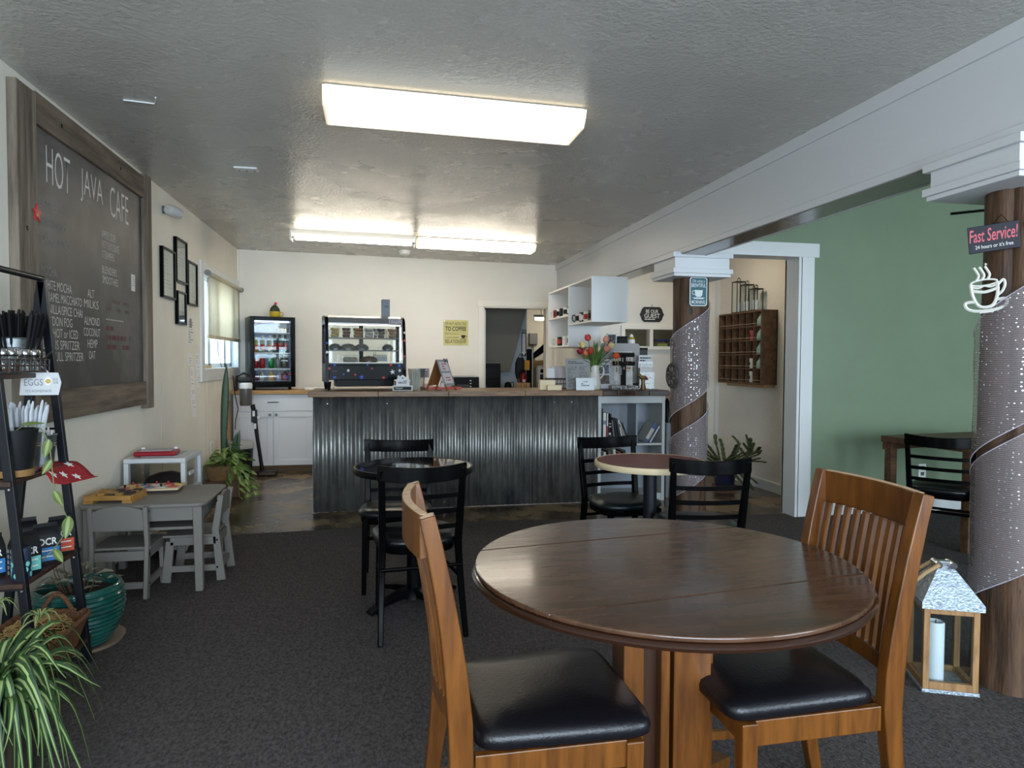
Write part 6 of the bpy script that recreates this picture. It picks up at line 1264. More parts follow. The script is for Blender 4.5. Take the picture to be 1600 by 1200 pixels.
# ---- waste bin and stick vacuum
t_ = thing('waste_bin', 'grey topped black waste bin in the back left corner', 'waste bin', (-1.45, 7.86, 0.001))
MB().lathe([(0.10, 0), (0.105, 0.01), (0.125, 0.33)], 28).build('bin_body', mat('bin_black', (28, 28, 30), 0.4), t_, smooth=True); MB().lathe([(0.13, 0.33), (0.132, 0.38), (0.12, 0.40), (0.05, 0.41)], 28).build('lid', mat('bin_lid_grey', (176, 176, 174), 0.35), t_, smooth=True)
t_ = thing('stick_vacuum', 'black stick vacuum with clear dust cup in left corner', 'vacuum cleaner', (0, 0, 0))
VB, VG = mat('vacuum_black', (18, 18, 20), 0.35), mat('vacuum_smoke', (92, 88, 86), 0.2)
MB().tube([(-1.255, 8.02, 0.05), (-1.30, 8.0, 0.40), (-1.335, 7.99, 0.72), (-1.35, 7.985, 0.80)], [0.02, 0.02, 0.023, 0.026], 10).build('wand', VB, t_, smooth=True)
MB().box(-1.36, -1.30, 7.955, 8.01, 0.60, 0.74).build('latch_block', VB, t_, bevel=0.006)
MB().lathe([(0.016, 0), (0.014, 0.01)], 14, M=Matrix.Translation((-1.285, 7.97, 0.655)) @ Matrix.Rotation(PI / 2, 4, 'X')).build('release_button', WHITEP, t_)
for z in (0.70, 0.56): MB().box(-1.345 + (0.7 - z) * .1, -1.32 + (0.7 - z) * .1, 7.948, 7.955, z - 0.03, z + 0.03).build('white_sticker', WHITEP, t_)
MB().lathe([(0.062, 0), (0.066, 0.02), (0.066, 0.19)], 20, (-1.415, 7.97, 0.79)).build('dust_cup', VG, t_, smooth=True)
MB().lathe([(0.068, 0.0), (0.07, 0.05), (0.06, 0.065)], 20, (-1.415, 7.97, 0.98)).build('white_collar', WHITEP, t_, smooth=True)
MB().box(-1.50, -1.34, 7.92, 8.02, 1.045, 1.10).build('motor_head', VB, t_, bevel=0.02)
MB().tube([(-1.36, 7.97, 1.09), (-1.37, 7.97, 1.13), (-1.44, 7.97, 1.15), (-1.51, 7.97, 1.12), (-1.52, 7.97, 0.95)], 0.014, 8).build('grip', VB, t_, smooth=True)
MB().box(-1.30, -1.09, 7.92, 8.03, 0.001, 0.055).build('floor_head', VB, t_, bevel=0.014); MB().box(-1.28, -1.10, 7.905, 7.94, 0.012, 0.045).build('brush_window', mat('brush_brown', (74, 60, 52), 0.5), t_, bevel=0.006)
tag(MB().tube([(-1.56, 8.03, 1.12), (-1.53, 7.98, 0.9), (-1.50, 7.98, 0.75), (-1.53, 7.99, 0.62), (-1.54, 8.02, 0.52)], 0.005, 6).build('power_cable', BLACKP), 'thin black charging cable hanging beside the stick vacuum', 'cable')
tag(MB().box(LX + 0.002, LX + 0.012, 7.78, 8.08, 0.40, 0.84).build('plywood_patch', mat('plywood', (200, 152, 104), 0.6, var=0.08, vscale=6, stretch=(4, 1, 1))), 'plywood patch on the left wall beside the vacuum', 'board')
# ================================================================== LEFT WALL: CHALKBOARD
BARN = mat('barn_wood_grey', (92, 80, 68), 0.8, rgb2=(142, 128, 112), vscale=5, stretch=(4, 4, 0.35), detail=9, bump=0.5, bscale=22, bstretch=(3, 3, 0.3))
BARNH = mat('barn_wood_grey_level', (86, 74, 62), 0.8, rgb2=(134, 118, 100), vscale=5, stretch=(4, 0.35, 4), detail=9, bump=0.5, bscale=22, bstretch=(3, 0.3, 3))
CHB = mat('chalkboard', (60, 59, 58), 0.5, rgb2=(108, 106, 103), vscale=2.2, detail=7, lo=0.42, hi=0.72)
CHK = mat('chalk_white', (226, 224, 216), 0.9); CHF = mat('chalk_faded', (150, 147, 142), 0.9); CHR = mat('chalk_red_faded', (106, 70, 70), 0.9); CHO = mat('chalk_orange_faded', (98, 84, 74), 0.9)
t_ = thing('chalkboard', 'large menu chalkboard framed in grey barn wood on left wall', 'chalkboard', (0, 0, 0))
CX = -1.592
MB().box(LX, CX, 3.60, 5.20, 1.10, 2.45).build('slate_panel', CHB, t_)
for nm, m_, y0, y1, z0, z1, x1 in (('frame_board', BARN, 3.44, 3.625, 0.90, 2.553, -1.568), ('frame_board', BARN, 5.155, 5.275, 0.955, 2.585, -1.560), ('frame_board', BARNH, 3.627, 5.153, 2.415, 2.565, -1.572), ('frame_board', BARNH, 3.627, 5.153, 0.985, 1.145, -1.572)):
    MB().box(LX, x1, y0, y1, z0, z1).build(nm, m_, t_, bevel=0.004)
for y, z in ((3.9, 2.49), (4.72, 2.50), (3.52, 1.9)): MB().lathe([(0.012, 0), (0.008, 0.002)], 10, M=Matrix.Translation((-1.572 if y > 3.6 else -1.568, y, z)) @ Matrix.Rotation(PI / 2, 4, 'Y')).build('knot_hole', BLACKP, t_)
def chalk(s_, y0, y1, z, h, m_=None, **k): return text(s_, y1 - y0, h, frame_of((CX + 0.0005, (y0 + y1) / 2, z), (0, 1, 0), (0, 0, 1)), m_ or CHK, t_, **k)
chalk('HOT', 3.765, 4.035, 2.262, 0.185, bold=-0.012); chalk('JAVA', 4.165, 4.475, 2.262, 0.185, bold=-0.012); chalk('CAFE', 4.585, 4.90, 2.268, 0.185, bold=-0.012)
chalk('LATTES', 3.69, 3.88, 2.06, 0.045, CHF); chalk('AMERICANO', 3.70, 3.98, 1.975, 0.045, CHF); chalk('CAPPUCCINO', 3.70, 4.02, 1.89, 0.045, CHF)
chalk('MOCHA', 3.70, 3.86, 1.735, 0.045, CHF)
for i, (s_, e_) in enumerate((('WHITE MOCHA', 4.03), ('CARAMEL MACCHIATO', 4.155), ('VANILLA/SPICE CHAI', 4.16), ('LONDON FOG', 4.03), ('TEA/HOT or ICED', 4.10), ('LOTUS SPRITZER', 4.115), ('REDBULL SPRITZER', 4.165))): chalk(s_, 3.70, e_, 1.668 - 0.0595 * i, 0.046, bold=-0.01)
for s_, y0, y1, z in (('ALT', 4.235, 4.325, 1.672), ('MILKS', 4.185, 4.385, 1.612), ('ALMOND', 4.185, 4.40, 1.515), ('COCONUT', 4.175, 4.405, 1.452), ('HEMP', 4.225, 4.36, 1.387), ('OAT', 4.24, 4.33, 1.322)): chalk(s_, y0, y1, z, 0.046, bold=-0.01)
for s_, y1, z in (('APPLE CIDER', 4.67, 2.045), ('HOT CHOCOLATE', 4.72, 1.985), ('STEAMERS', 4.64, 1.925), ('BLENDERS', 4.68, 1.835), ('SMOOTHIES', 4.70, 1.775)): chalk(s_, 4.45, y1, z, 0.044, MATS['chalk_white'], bold=-0.01)
chalk('.........', 4.50, 4.78, 1.54, 0.008)
lines_of_print(t_, frame_of((CX + 0.0004, 4.70, 1.43), (0, 1, 0), (0, 0, 1)), 0.40, 0.17, 3, CHR, seed=3, th=0.5); lines_of_print(t_, frame_of((CX + 0.0004, 4.70, 1.63), (0, 1, 0), (0, 0, 1)), 0.38, 0.10, 2, CHO, seed=4, th=0.4)
sk = MB().box(CX, CX + 0.001, 4.94, 5.01, 1.755, 1.865).build('paper_label', PAPER, t_); lines_of_print(sk, frame_of((CX + 0.0012, 4.975, 1.82), (0, 1, 0), (0, 0, 1)), 0.04, 0.07, 5, INKG, seed=8)
t_ = thing('star_ornament', 'small red star ornament pinned to the chalkboard frame', 'ornament', (-1.566, 3.60, 1.985))
MB().prism(star_poly(0.045, 0.02), 0, 0.006, 'x').build('star', starm['red'], t_); MB().lathe([(0.006, 0), (0.004, 0.004)], 8, M=Matrix.Translation((0.006, -0.01, -0.01)) @ Matrix.Rotation(PI / 2, 4, 'Y')).build('gold_pin', mat('gold_pin', (190, 160, 90), 0.3, metal=0.8), t_)
t_ = thing('bead_garland', 'thin dark bead string hanging beside the ladder shelf top', 'garland', (-1.560, 3.56, 1.60)); mb = MB()
for k in range(26): mb.lathe([(0.0005, -0.004), (0.004, 0), (0.0005, 0.004)], 6, (0, -0.05 + 0.05 * k / 25, -0.3 * (1 - k / 25)))
for k in range(26): mb.lathe([(0.0005, -0.004), (0.004, 0), (0.0005, 0.004)], 6, (0, 0.05 * k / 25, -0.3 * k / 25))
mb.build('bead_strings', BLACKM, t_)
# security camera
t_ = thing('wall_camera', 'small grey security camera high on the left wall', 'security camera', (LX, 5.71, 2.455))
MB().lathe([(0.03, 0), (0.028, 0.012), (0.012, 0.02), (0.012, 0.05)], 16, M=Matrix.Rotation(PI / 2, 4, 'Y')).build('mount', mat('camera_dark', (90, 90, 90), 0.4), t_, smooth=True)
MCm = Matrix.Translation((0.075, 0.03, -0.008)) @ Matrix.Rotation(math.radians(62), 4, 'Z') @ Matrix.Rotation(math.radians(96), 4, 'Y')
MB().lathe([(0.03, -0.075), (0.042, -0.06), (0.044, 0.02), (0.036, 0.06), (0.02, 0.07)], 20, M=MCm).build('body', mat('camera_grey_white', (190, 188, 184), 0.4), t_, smooth=True)
MB().lathe([(0.018, 0.068), (0.016, 0.075)], 14, M=MCm).build('lens', BLACKP, t_)
# certificates
def wall_frame(label, y0, y1, z0, z1, photo=False, seed=1):
    t_ = thing('picture_frame', label, 'picture frame', (LX, (y0 + y1) / 2, z0), 0, 'black framed papers on the left wall')
    a = (y1 - y0) / 2; h = z1 - z0; e = 0.018
    for b in ((-a, -a + e, 0, h), (a - e, a, 0, h), (-a + e, a - e, 0, e), (-a + e, a - e, h - e, h)): MB().box(0.0, 0.028, *b).build('frame_side', BLACKW, t_, bevel=0.002)
    MB().box(0.004, 0.012, -a + e, a - e, e, h - e).build('paper', mat('certificate_paper', (206, 202, 190), 0.6), t_)
    lines_of_print(t_, frame_of((0.0122, 0, h * (0.5 if not photo else 0.68)), (0, 1, 0), (0, 0, 1)), (2 * a - 2 * e) * 0.7, h * (0.62 if not photo else 0.32), 9, INKG, seed=seed, th=0.18)
    if photo: MB().box(0.012, 0.013, -a + 0.035, a - 0.035, 0.04, h * 0.42).build('photo', mat('frame_photo', (96, 98, 110), 0.4, rgb2=(176, 172, 170), vscale=30), t_)
    MB().box(0.018, 0.0195, -a + e, a - e, e, h - e).build('pane', PANE, t_)
wall_frame('black framed paper nearest the chalkboard', 5.61, 5.945, 1.775, 2.165, seed=1); wall_frame('topmost black framed paper on the left wall', 5.975, 6.305, 1.935, 2.30, seed=2)
wall_frame('black framed paper closest to the window', 6.325, 6.64, 1.775, 2.16, seed=3); wall_frame('lowest black frame with a photo beneath its text', 6.0, 6.26, 1.59, 1.865, True, seed=4)
t_ = thing('paper_sheet', 'single pinned paper below the frame by the window', 'paper', (LX, 6.47, 1.41)); MB().box(0.001, 0.004, -0.105, 0.105, 0, 0.275).build('sheet', PAPER, t_); lines_of_print(t_, frame_of((0.0042, 0, 0.13), (0, 1, 0), (0, 0, 1)), 0.15, 0.2, 9, INKG, seed=6, th=0.3); MB().box(0.004, 0.005, -0.05, 0.03, 0.17, 0.25).build('drawing', mat('drawing_grey', (150, 144, 138), 0.7, var=0.3, vscale=40), t_)
rr = random.Random(3); y_ = 6.44; z_ = 1.375
for i, (yy, zz) in enumerate(((6.445, 1.30), (6.49, 1.19), (6.52, 1.09), (6.51, 0.99), (6.53, 0.90), (6.545, 0.84), (6.68, 1.30), (6.70, 1.20), (6.72, 1.10))):
    a = rr.uniform(-0.08, 0.08); wd, ht = rr.uniform(0.10, 0.15), rr.uniform(0.09, 0.125)
    t_ = thing('order_ticket', 'handwritten order ticket %s' % ('at top of the left ticket string', 'second down the left ticket string', 'third down the left ticket string', 'fourth down the left ticket string', 'fifth down the left ticket string', 'at bottom of the left ticket string', 'at top of the ticket column by window', 'in the middle of ticket column by window', 'at bottom of ticket column by window')[i], 'ticket', (LX + 0.001 + 0.0035 * (i % 2), yy, zz), 0, 'order tickets taped to the left wall', rot=(a, 0, 0))
    MB().box(0, 0.002, -wd / 2, wd / 2, -ht / 2, ht / 2).build('slip', mat('ticket_paper', (244, 240, 238), 0.7), t_); lines_of_print(t_, frame_of((0.0022, 0, 0), (0, 1, 0), (0, 0, 1)), wd * 0.7, ht * 0.7, 4, INKG, seed=30 + i, th=0.22)
# roller blind
t_ = thing('roller_blind', 'cream roller blind half lowered over the left window', 'blind', (0, 0, 0)); BL = cloth_mat('blind_cream', (232, 225, 208))
MB().tube([(-1.565, 6.93, 2.125), (-1.565, 8.56, 2.125)], 0.022, 14).build('roller', BL, t_, smooth=True)
for y in (6.925, 8.565): MB().lathe([(0.03, -0.006), (0.03, 0.006)], 16, M=Matrix.Translation((-1.565, y, 2.125)) @ Matrix.Rotation(PI / 2, 4, 'X')).build('bracket', mat('bracket_grey', (128, 128, 126), 0.4), t_)
nv = 20; vs = []
for z in (1.535, 2.12):
    for k in range(nv + 1): vs.append((-1.583 + 0.003 * math.sin(k * 1.3) * (2.2 - z), 7.02 + (8.53 - 7.02) * k / nv, z))
o = MB().add(vs, [(k, k + 1, nv + 2 + k, nv + 1 + k) for k in range(nv)]).build('shade_cloth', BL, t_, smooth=True); md = o.modifiers.new('solid', 'SOLIDIFY'); md.thickness = 0.0015
MB().box(-1.592, -1.575, 7.0, 8.55, 1.505, 1.54).build('hem_bar', mat('blind_hem', (206, 192, 166), 0.7), t_, bevel=0.004)
tag(MB().tube([(-1.588, 7.42, 1.50), (-1.586, 7.44, 1.36), (-1.58, 7.56, 1.22)], 0.003, 5).build('blind_cord', BLACKP), 'thin dark cord hanging below the roller blind', 'cord')
t_ = thing('wall_outlet', 'white power outlet low on the left wall', 'outlet', (LX, 7.2, 0.42)); MB().box(0, 0.006, -0.035, 0.035, -0.057, 0.057).build('cover_plate', WHITEP, t_, bevel=0.002)
for z in (-0.025, 0.025): MB().box(0.006, 0.008, -0.016, 0.016, z - 0.014, z + 0.014).build('socket', mat('socket_grey', (190, 190, 188), 0.4), t_)
t_ = thing('wall_outlet', 'white power outlet low on the green wall', 'outlet', (4.68, 5.08, 0.36)); MB().box(-0.037, 0.037, -0.006, 0, -0.06, 0.06).build('cover_plate', WHITEP, t_, bevel=0.002)
for z in (-0.026, 0.026): MB().box(-0.017, 0.017, -0.008, -0.006, z - 0.015, z + 0.015).build('socket', mat('socket_dark', (90, 88, 84), 0.5), t_)
tag(MB().tube([(4.90, 5.062, 2.595), (5.6, 5.062, 2.69)], 0.012, 6).build('wall_rod', BLACKM), 'thin dark rod fixed high on the green wall', 'rod')

# ================================================================== BACK WALL SIGN
t_ = thing('coffee_sign', 'square yellow coffee sign on back wall left of door', 'sign', (0.997, BY - 0.001, 1.655)); SY = mat('sign_yellow', (206, 196, 126), 0.5, var=0.08, vscale=6)
MB().box(-0.158, 0.158, -0.004, 0, -0.16, 0.16).build('plate', SY, t_, bevel=0.003)
MSg = lambda x, z: frame_of((x, -0.0045, z), (1, 0, 0), (0, 0, 1))
text("I'M NOT ADDICTED", 0.265, 0.034, MSg(0, 0.115), INK, t_); text('TO COFFEE', 0.265, 0.055, MSg(0, 0.05), INK, t_, bold=0.02); text("We're just in", 0.165, 0.026, MSg(-0.05, -0.018), INK, t_, shear=0.25); text('a committed', 0.165, 0.022, MSg(-0.05, -0.058), INK, t_, shear=0.25); text('RELATIONSHIP', 0.265, 0.044, MSg(0, -0.112), INK, t_)
MB().prism([(0.065, -0.03), (0.125, -0.03), (0.115, -0.06), (0.105, -0.068), (0.085, -0.068), (0.075, -0.06)], -0.005, -0.0042, 'y').box(0.06, 0.13, -0.005, -0.0042, -0.078, -0.072).build('cup_print', INK, t_); MB().tube([(0.12, -0.0045, -0.036), (0.138, -0.0045, -0.04), (0.134, -0.0045, -0.054), (0.118, -0.0045, -0.056)], 0.0035, 5).build('cup_print', INK, t_)
for z in (0.085, -0.0, -0.083): MB().box(-0.15, 0.15, -0.0046, -0.0042, z - 0.001, z + 0.001).build('rule_line', mat('sign_rule', (130, 122, 80), 0.6), t_)
for x in (-0.145, 0.145): MB().lathe([(0.006, 0), (0.005, 0.004)], 8, M=Matrix.Translation((x, -0.004, 0.148)) @ Matrix.Rotation(PI / 2, 4, 'X')).build('screw', CHROME, t_)
# guest sign
t_ = thing('guest_sign', 'black hanging BE OUR GUEST plaque above pass-through window', 'sign', (3.072, 7.259, 1.835)); BKS = mat('plaque_black', (28, 28, 29), 0.5)
MB().prism([(-0.095, 0.085), (-0.12, 0.06), (-0.135, 0.018), (-0.148, 0.0), (-0.135, -0.018), (-0.12, -0.06), (-0.095, -0.085), (0.095, -0.085), (0.12, -0.06), (0.135, -0.018), (0.148, 0.0), (0.135, 0.018), (0.12, 0.06), (0.095, 0.085)], -0.012, 0, 'y').build('plaque', BKS, t_, bevel=0.003)
MG = lambda z: frame_of((0, -0.0125, z), (1, 0, 0), (0, 0, 1))
text('BE OUR', 0.15, 0.04, MG(0.035), PAPER, t_, bold=0.015); text('GUEST', 0.19, 0.05, MG(-0.016), PAPER, t_, bold=0.015); lines_of_print(t_, MG(-0.055), 0.18, 0.016, 1, PAPER, seed=5, th=0.7)
MB().tube([(-0.01, -0.004, 0.085), (0.0, -0.004, 0.115), (0.012, -0.004, 0.085)], 0.002, 5).build('hanger', BLACKM, t_)
# column signs
ca = math.radians(262)
t_ = thing('teal_sign', 'teal and white coffee cup sign nailed to the far column', 'sign', (2.485, 4.958, 1.852), math.radians(-2)); TEAL = mat('sign_teal', (38, 84, 92), 0.45)
rp = lambda a, b, q: [(-a + q, -b), (a - q, -b), (a, -b + q), (a, b - q), (a - q, b), (-a + q, b), (-a, b - q), (-a, -b + q)]
MB().prism(rp(0.073, 0.113, 0.014), -0.004, 0, 'y').build('plate', mat('sign_offwhite', (206, 214, 212), 0.5), t_); MB().prism(rp(0.066, 0.106, 0.012), -0.0048, -0.0038, 'y').build('teal_field', TEAL, t_)
MT = lambda x, z: frame_of((x, -0.005, z), (1, 0, 0), (0, 0, 1)); OW = MATS['sign_offwhite']
text('Oh what a', 0.10, 0.022, MT(0, 0.082), OW, t_, shear=0.2); text('BREWTIFUL', 0.118, 0.03, MT(0, 0.048), OW, t_, bold=0.01); text('MORNING', 0.112, 0.028, MT(0, -0.082), OW, t_, bold=0.01)
MB().prism([(-0.032, 0.012), (0.036, 0.012), (0.03, -0.03), (0.018, -0.042), (-0.014, -0.042), (-0.026, -0.03)], -0.0054, -0.0048, 'y').prism([(-0.052, -0.047), (0.056, -0.047), (0.036, -0.058), (-0.032, -0.058)], -0.0054, -0.0048, 'y').build('cup_print', OW, t_); MB().tube([(-0.03, -0.005, 0.006), (-0.052, -0.005, 0.002), (-0.05, -0.005, -0.02), (-0.028, -0.005, -0.024)], 0.004, 6).build('cup_print', OW, t_)
t_ = thing('stone_pendant', 'round carved grey disc hanging on the far column', 'ornament', (2.322, 5.06, 1.19), 0)
MD = Matrix.Rotation(math.radians(-90), 4, 'Z') @ Matrix.Rotation(PI / 2, 4, 'X') @ Matrix.Diagonal((0.64, 0.64, 0.9, 1))
MB().lathe([(0.155, -0.012), (0.162, 0), (0.155, 0.012), (0.12, 0.014), (0.115, 0.009), (0.06, 0.009), (0.055, 0.014), (0.01, 0.014)], 40, M=MD).build('disc', mat('carved_stone', (84, 78, 74), 0.7, rgb2=(40, 36, 36), vscale=28, bump=0.8, bscale=40), t_, smooth=40)
for k in range(8): MB().tube([tuple(MD @ Vector((q * math.cos(k * PI / 4 + q * 4), q * math.sin(k * PI / 4 + q * 4), 0.012))) for q in (0.06, 0.085, 0.11)], 0.005, 6).build('carving', mat('carved_light', (128, 120, 114), 0.6), t_)
MB().tube([(0.0, 0, 0.10), (0.012, 0.005, 0.22), (0.03, 0.02, 0.30)], 0.003, 5).build('cord', mat('cord_dark', (50, 44, 42), 0.7), t_)
# near column: Fast Service sign and metal cup
vn = Vector((-0.72, -0.69, 0)).normalized(); rt = Vector((0.69, -0.72, 0)); 
t_ = thing('service_sign', 'small black Fast Service sign hanging on near column', 'sign', (2.345, 2.225, 1.787)); MF = frame_of((0, 0, 0), tuple(rt), (0, 0, 1)) @ Matrix.Rotation(math.radians(5), 4, 'Z')
MB().box(-0.082, 0.082, -0.052, 0.052, -0.004, 0.004, MF).build('board', mat('sign_navy_black', (26, 26, 38), 0.5), t_, bevel=0.002)
PKT = mat('neon_pink', (206, 96, 108), 0.5)
text('Fast Service!', 0.155, 0.05, MF @ Matrix.Translation((0, 0.014, 0.0042)), PKT, t_, shear=0.2, bold=0.01); text('24 hours or it\'s free', 0.12, 0.015, MF @ Matrix.Translation((0, -0.03, 0.0042)), PAPER, t_)
MB().tube([tuple(MF @ Vector(p)) for p in ((0.0, 0.05, 0), (0.03, 0.085, -0.004), (0.05, 0.05, 0))], 0.0018, 5).build('cord', BLACKM, t_)
t_ = thing('metal_cup', 'cut-out white metal coffee cup hanging on near column', 'ornament', (2.345, 2.258, 1.59)); MW = frame_of((0, 0, 0), tuple(rt), (0, 0, 1)) @ Matrix.Rotation(math.radians(6), 4, 'Z'); WM = mat('cup_white_metal', (214, 210, 200), 0.4)
def flat(path, wd, nm): return MB().tube([tuple(MW @ Vector((x, y, 0))) for x, y in curve(path)], wd / 2, 6).build(nm, WM, t_, smooth=True)
bowl = [(-0.043, 0.025), (-0.04, -0.02), (-0.028, -0.055), (-0.012, -0.068), (0.012, -0.068), (0.028, -0.055), (0.04, -0.02), (0.043, 0.025)]
flat(bowl, 0.013, 'cup_outline'); flat([(0.043 * math.cos(a), 0.027 + 0.012 * math.sin(a)) for a in [2 * PI * k / 20 for k in range(21)]], 0.008, 'cup_rim'); flat([(-0.042, 0.0), (0, -0.01), (0.042, 0.0)], 0.013, 'cup_band'); flat([(-0.043, 0.014), (-0.02, 0.008), (0, 0.014), (0.02, 0.008), (0.043, 0.014)], 0.008, 'cup_band')
flat([(0.043, 0.012), (0.062, 0.03), (0.066, 0.01), (0.055, -0.015), (0.036, -0.03)], 0.011, 'cup_handle'); flat([(-0.03, -0.045), (-0.065, -0.045), (-0.062, -0.068), (-0.03, -0.082), (0.03, -0.082), (0.062, -0.068), (0.065, -0.045), (0.03, -0.045)], 0.013, 'saucer')
MB().prism([(-0.03, -0.078), (0.03, -0.078), (0.022, -0.092), (-0.022, -0.092)], -0.002, 0.002, 'z', MW).build('saucer_foot', WM, t_)
for x in (-0.018, 0.0, 0.018): flat([(x - 0.006, 0.038), (x + 0.003, 0.055), (x - 0.003, 0.075), (x - 0.01, 0.09)], 0.010, 'steam')
MB().lathe([(0.008, 0), (0.003, 0.006)], 10, M=MW @ Matrix.Translation((0.012, 0.098, -0.002))).build('nail', CHROME, t_)

# ================================================================== LANTERN BY THE COLUMN
t_ = thing('floor_lantern', 'wooden lantern with galvanised roof standing beside near column', 'lantern', (2.235, 2.305, CZ), math.radians(-24)); LWd = mat('lantern_wood', (168, 128, 84), 0.6, rgb2=(132, 96, 60), vscale=8, stretch=(5, 5, 0.8)); RG = mat('lantern_roof_zinc', (152, 164, 174), 0.45, metal=0.7, rgb2=(196, 206, 214), vscale=70, bump=0.5, bscale=110)
a = 0.098
MB().box(-a - 0.004, a + 0.004, -a - 0.004, a + 0.004, 0, 0.014).build('base_plate', RG, t_, bevel=0.002); MB().box(-a + 0.02, a - 0.02, -a + 0.02, a - 0.02, 0.0145, 0.02).build('floor_plate', RG, t_)
for sx in (-1, 1):
    for sy in (-1, 1): MB().box(sx * a, sx * (a - 0.022), sy * a, sy * (a - 0.022), 0.014, 0.335).build('corner_post', LWd, t_, bevel=0.002)
for s in (-1, 1):
    for z0, z1 in ((0.014, 0.042), (0.312, 0.335)):
        MB().box(-a + 0.022, a - 0.022, s * a, s * (a - 0.02), z0, z1).build('rail', LWd, t_, bevel=0.002); MB().box(s * a, s * (a - 0.02), -a + 0.022, a - 0.022, z0, z1).build('rail', LWd, t_, bevel=0.002)
    MB().box(-a + 0.022, a - 0.022, s * (a - 0.012), s * (a - 0.009), 0.042, 0.312).build('pane', PANE, t_); MB().box(s * (a - 0.012), s * (a - 0.009), -a + 0.022, a - 0.022, 0.042, 0.312).build('pane', PANE, t_)
def sq(r_, z): return [(-r_, -r_, z), (r_, -r_, z), (r_, r_, z), (-r_, r_, z)]
MB().loft([sq(a + 0.012, 0.335), sq(a + 0.012, 0.358), sq(0.036, 0.468), sq(0.03, 0.475)]).build('roof', RG, t_)
for s in (-1, 1): MB().tube([(s * 0.026, -0.03, 0.487), (s * 0.026, 0.03, 0.487)], 0.014, 10).build('handle_socket', CHROME, t_)
MB().box(-0.034, 0.034, -0.014, 0.014, 0.472, 0.50).build('chimney', mat('lantern_steel', (170, 172, 174), 0.3, metal=0.9), t_, bevel=0.003)
ROPE = mat('rope_tan', (170, 140, 100), 0.8, bump=0.6, bscale=200)
for s in (-1, 1): MB().tube([(-0.025, s * 0.03, 0.49), (-0.075, s * 0.032, 0.455), (-0.125, s * 0.03, 0.405), (-0.155, s * 0.016, 0.375), (-0.16, 0.0, 0.372)], 0.0085, 8).build('rope_handle', ROPE, t_, smooth=True)
MB().tube([(-a - 0.002, 0.06, 0.19), (-a - 0.016, 0.06, 0.19), (-a - 0.016, 0.06, 0.17)], 0.004, 6).build('latch', BLACKM, t_)
t_ = thing('pillar_candle', 'white pillar candle standing inside the wooden lantern', 'candle', (2.195, 2.295, CZ + 0.021)); WAX = mat('wax_white', (226, 228, 232), 0.5)
MB().lathe([(0.0, 0), (0.032, 0), (0.033, 0.004), (0.033, 0.235), (0.029, 0.24), (0.024, 0.232), (0.0, 0.226)], 28, cap=False).build('wax', WAX, t_, smooth=50); MB().tube([(0, 0, 0.225), (0.002, 0, 0.245)], 0.0018, 5).build('wick', BLACKP, t_)

# ================================================================== HALL
MW_ = mat('mail_walnut', (82, 56, 36), 0.6, rgb2=(112, 82, 56), vscale=6, stretch=(4, 1, 4)); MI = mat('mail_inside', (60, 42, 30), 0.7)
MX0, MX1, MY0, MY1, MZ0, MZ1 = 3.725, 3.899, 6.075, 6.93, 1.075, 1.82
t_ = thing('pigeonhole_cabinet', 'dark wood pigeonhole cabinet on the hall wall', 'pigeonhole cabinet', (0, 0, 0))
MB().box(MX1 - 0.012, MX1, MY0, MY1, MZ0, MZ1).build('back_panel', MI, t_)
for y in (MY0, MY1 - 0.018): MB().box(MX0, MX1 - 0.012, y, y + 0.018, MZ0, MZ1).build('side_panel', MW_, t_, bevel=0.002)
for z in (MZ0, MZ1 - 0.016): MB().box(MX0, MX1 - 0.012, MY0 + 0.018, MY1 - 0.018, z, z + 0.016).build('end_board', MW_, t_)
cw = (MY1 - MY0 - 0.036) / 6; rh = (MZ1 - MZ0 - 0.032) / 5
for k in range(1, 6): MB().box(MX0 + 0.004, MX1 - 0.012, MY0 + 0.018 + cw * k - 0.005, MY0 + 0.018 + cw * k + 0.005, MZ0 + 0.016, MZ1 - 0.016).build('upright', MW_, t_)
for k in range(1, 5): MB().box(MX0 + 0.004, MX1 - 0.012, MY0 + 0.018, MY1 - 0.018, MZ0 + 0.016 + rh * k - 0.005, MZ0 + 0.016 + rh * k + 0.005).build('shelf', MW_, t_)
for k in range(5): MB().tube([(MX0 + 0.002, MY0 + 0.02, MZ0 + 0.016 + rh * k + 0.028), (MX0 + 0.002, MY1 - 0.02, MZ0 + 0.016 + rh * k + 0.028)], 0.0022, 5).build('retaining_wire', mat('wire_pale', (196, 190, 180), 0.4, metal=0.5), t_)
MB().box(MX0 + 0.05, MX1, MY0 + 0.03, MY1 - 0.1, MZ0 - 0.03, MZ0 - 0.001).build('ledger', mat('ledger_pine', (176, 140, 96), 0.6), t_)
def cell(c, r_): return MY0 + 0.018 + cw * (c + 0.5), MZ0 + 0.022 + rh * r_
for r_ in range(1, 5):
    y, z = cell(0, r_); q = thing('green_bottle', 'pale green bottle in the near column of pigeonholes, %s row' % ('', 'second lowest', 'middle', 'second highest', 'top')[r_], 'bottle', (3.768, y, z), 0, 'green bottles in the pigeonholes'); GB = mat('bottle_seafoam', (136, 166, 154), 0.4)
    MB().lathe([(0.036, 0), (0.038, 0.006), (0.036, 0.06), (0.02, 0.085), (0.012, 0.10)], 16).build('bottle_body', GB, q, smooth=True); MB().lathe([(0.013, 0.10), (0.013, 0.115), (0.004, 0.118)], 12).build('stopper', GB, q, smooth=True)
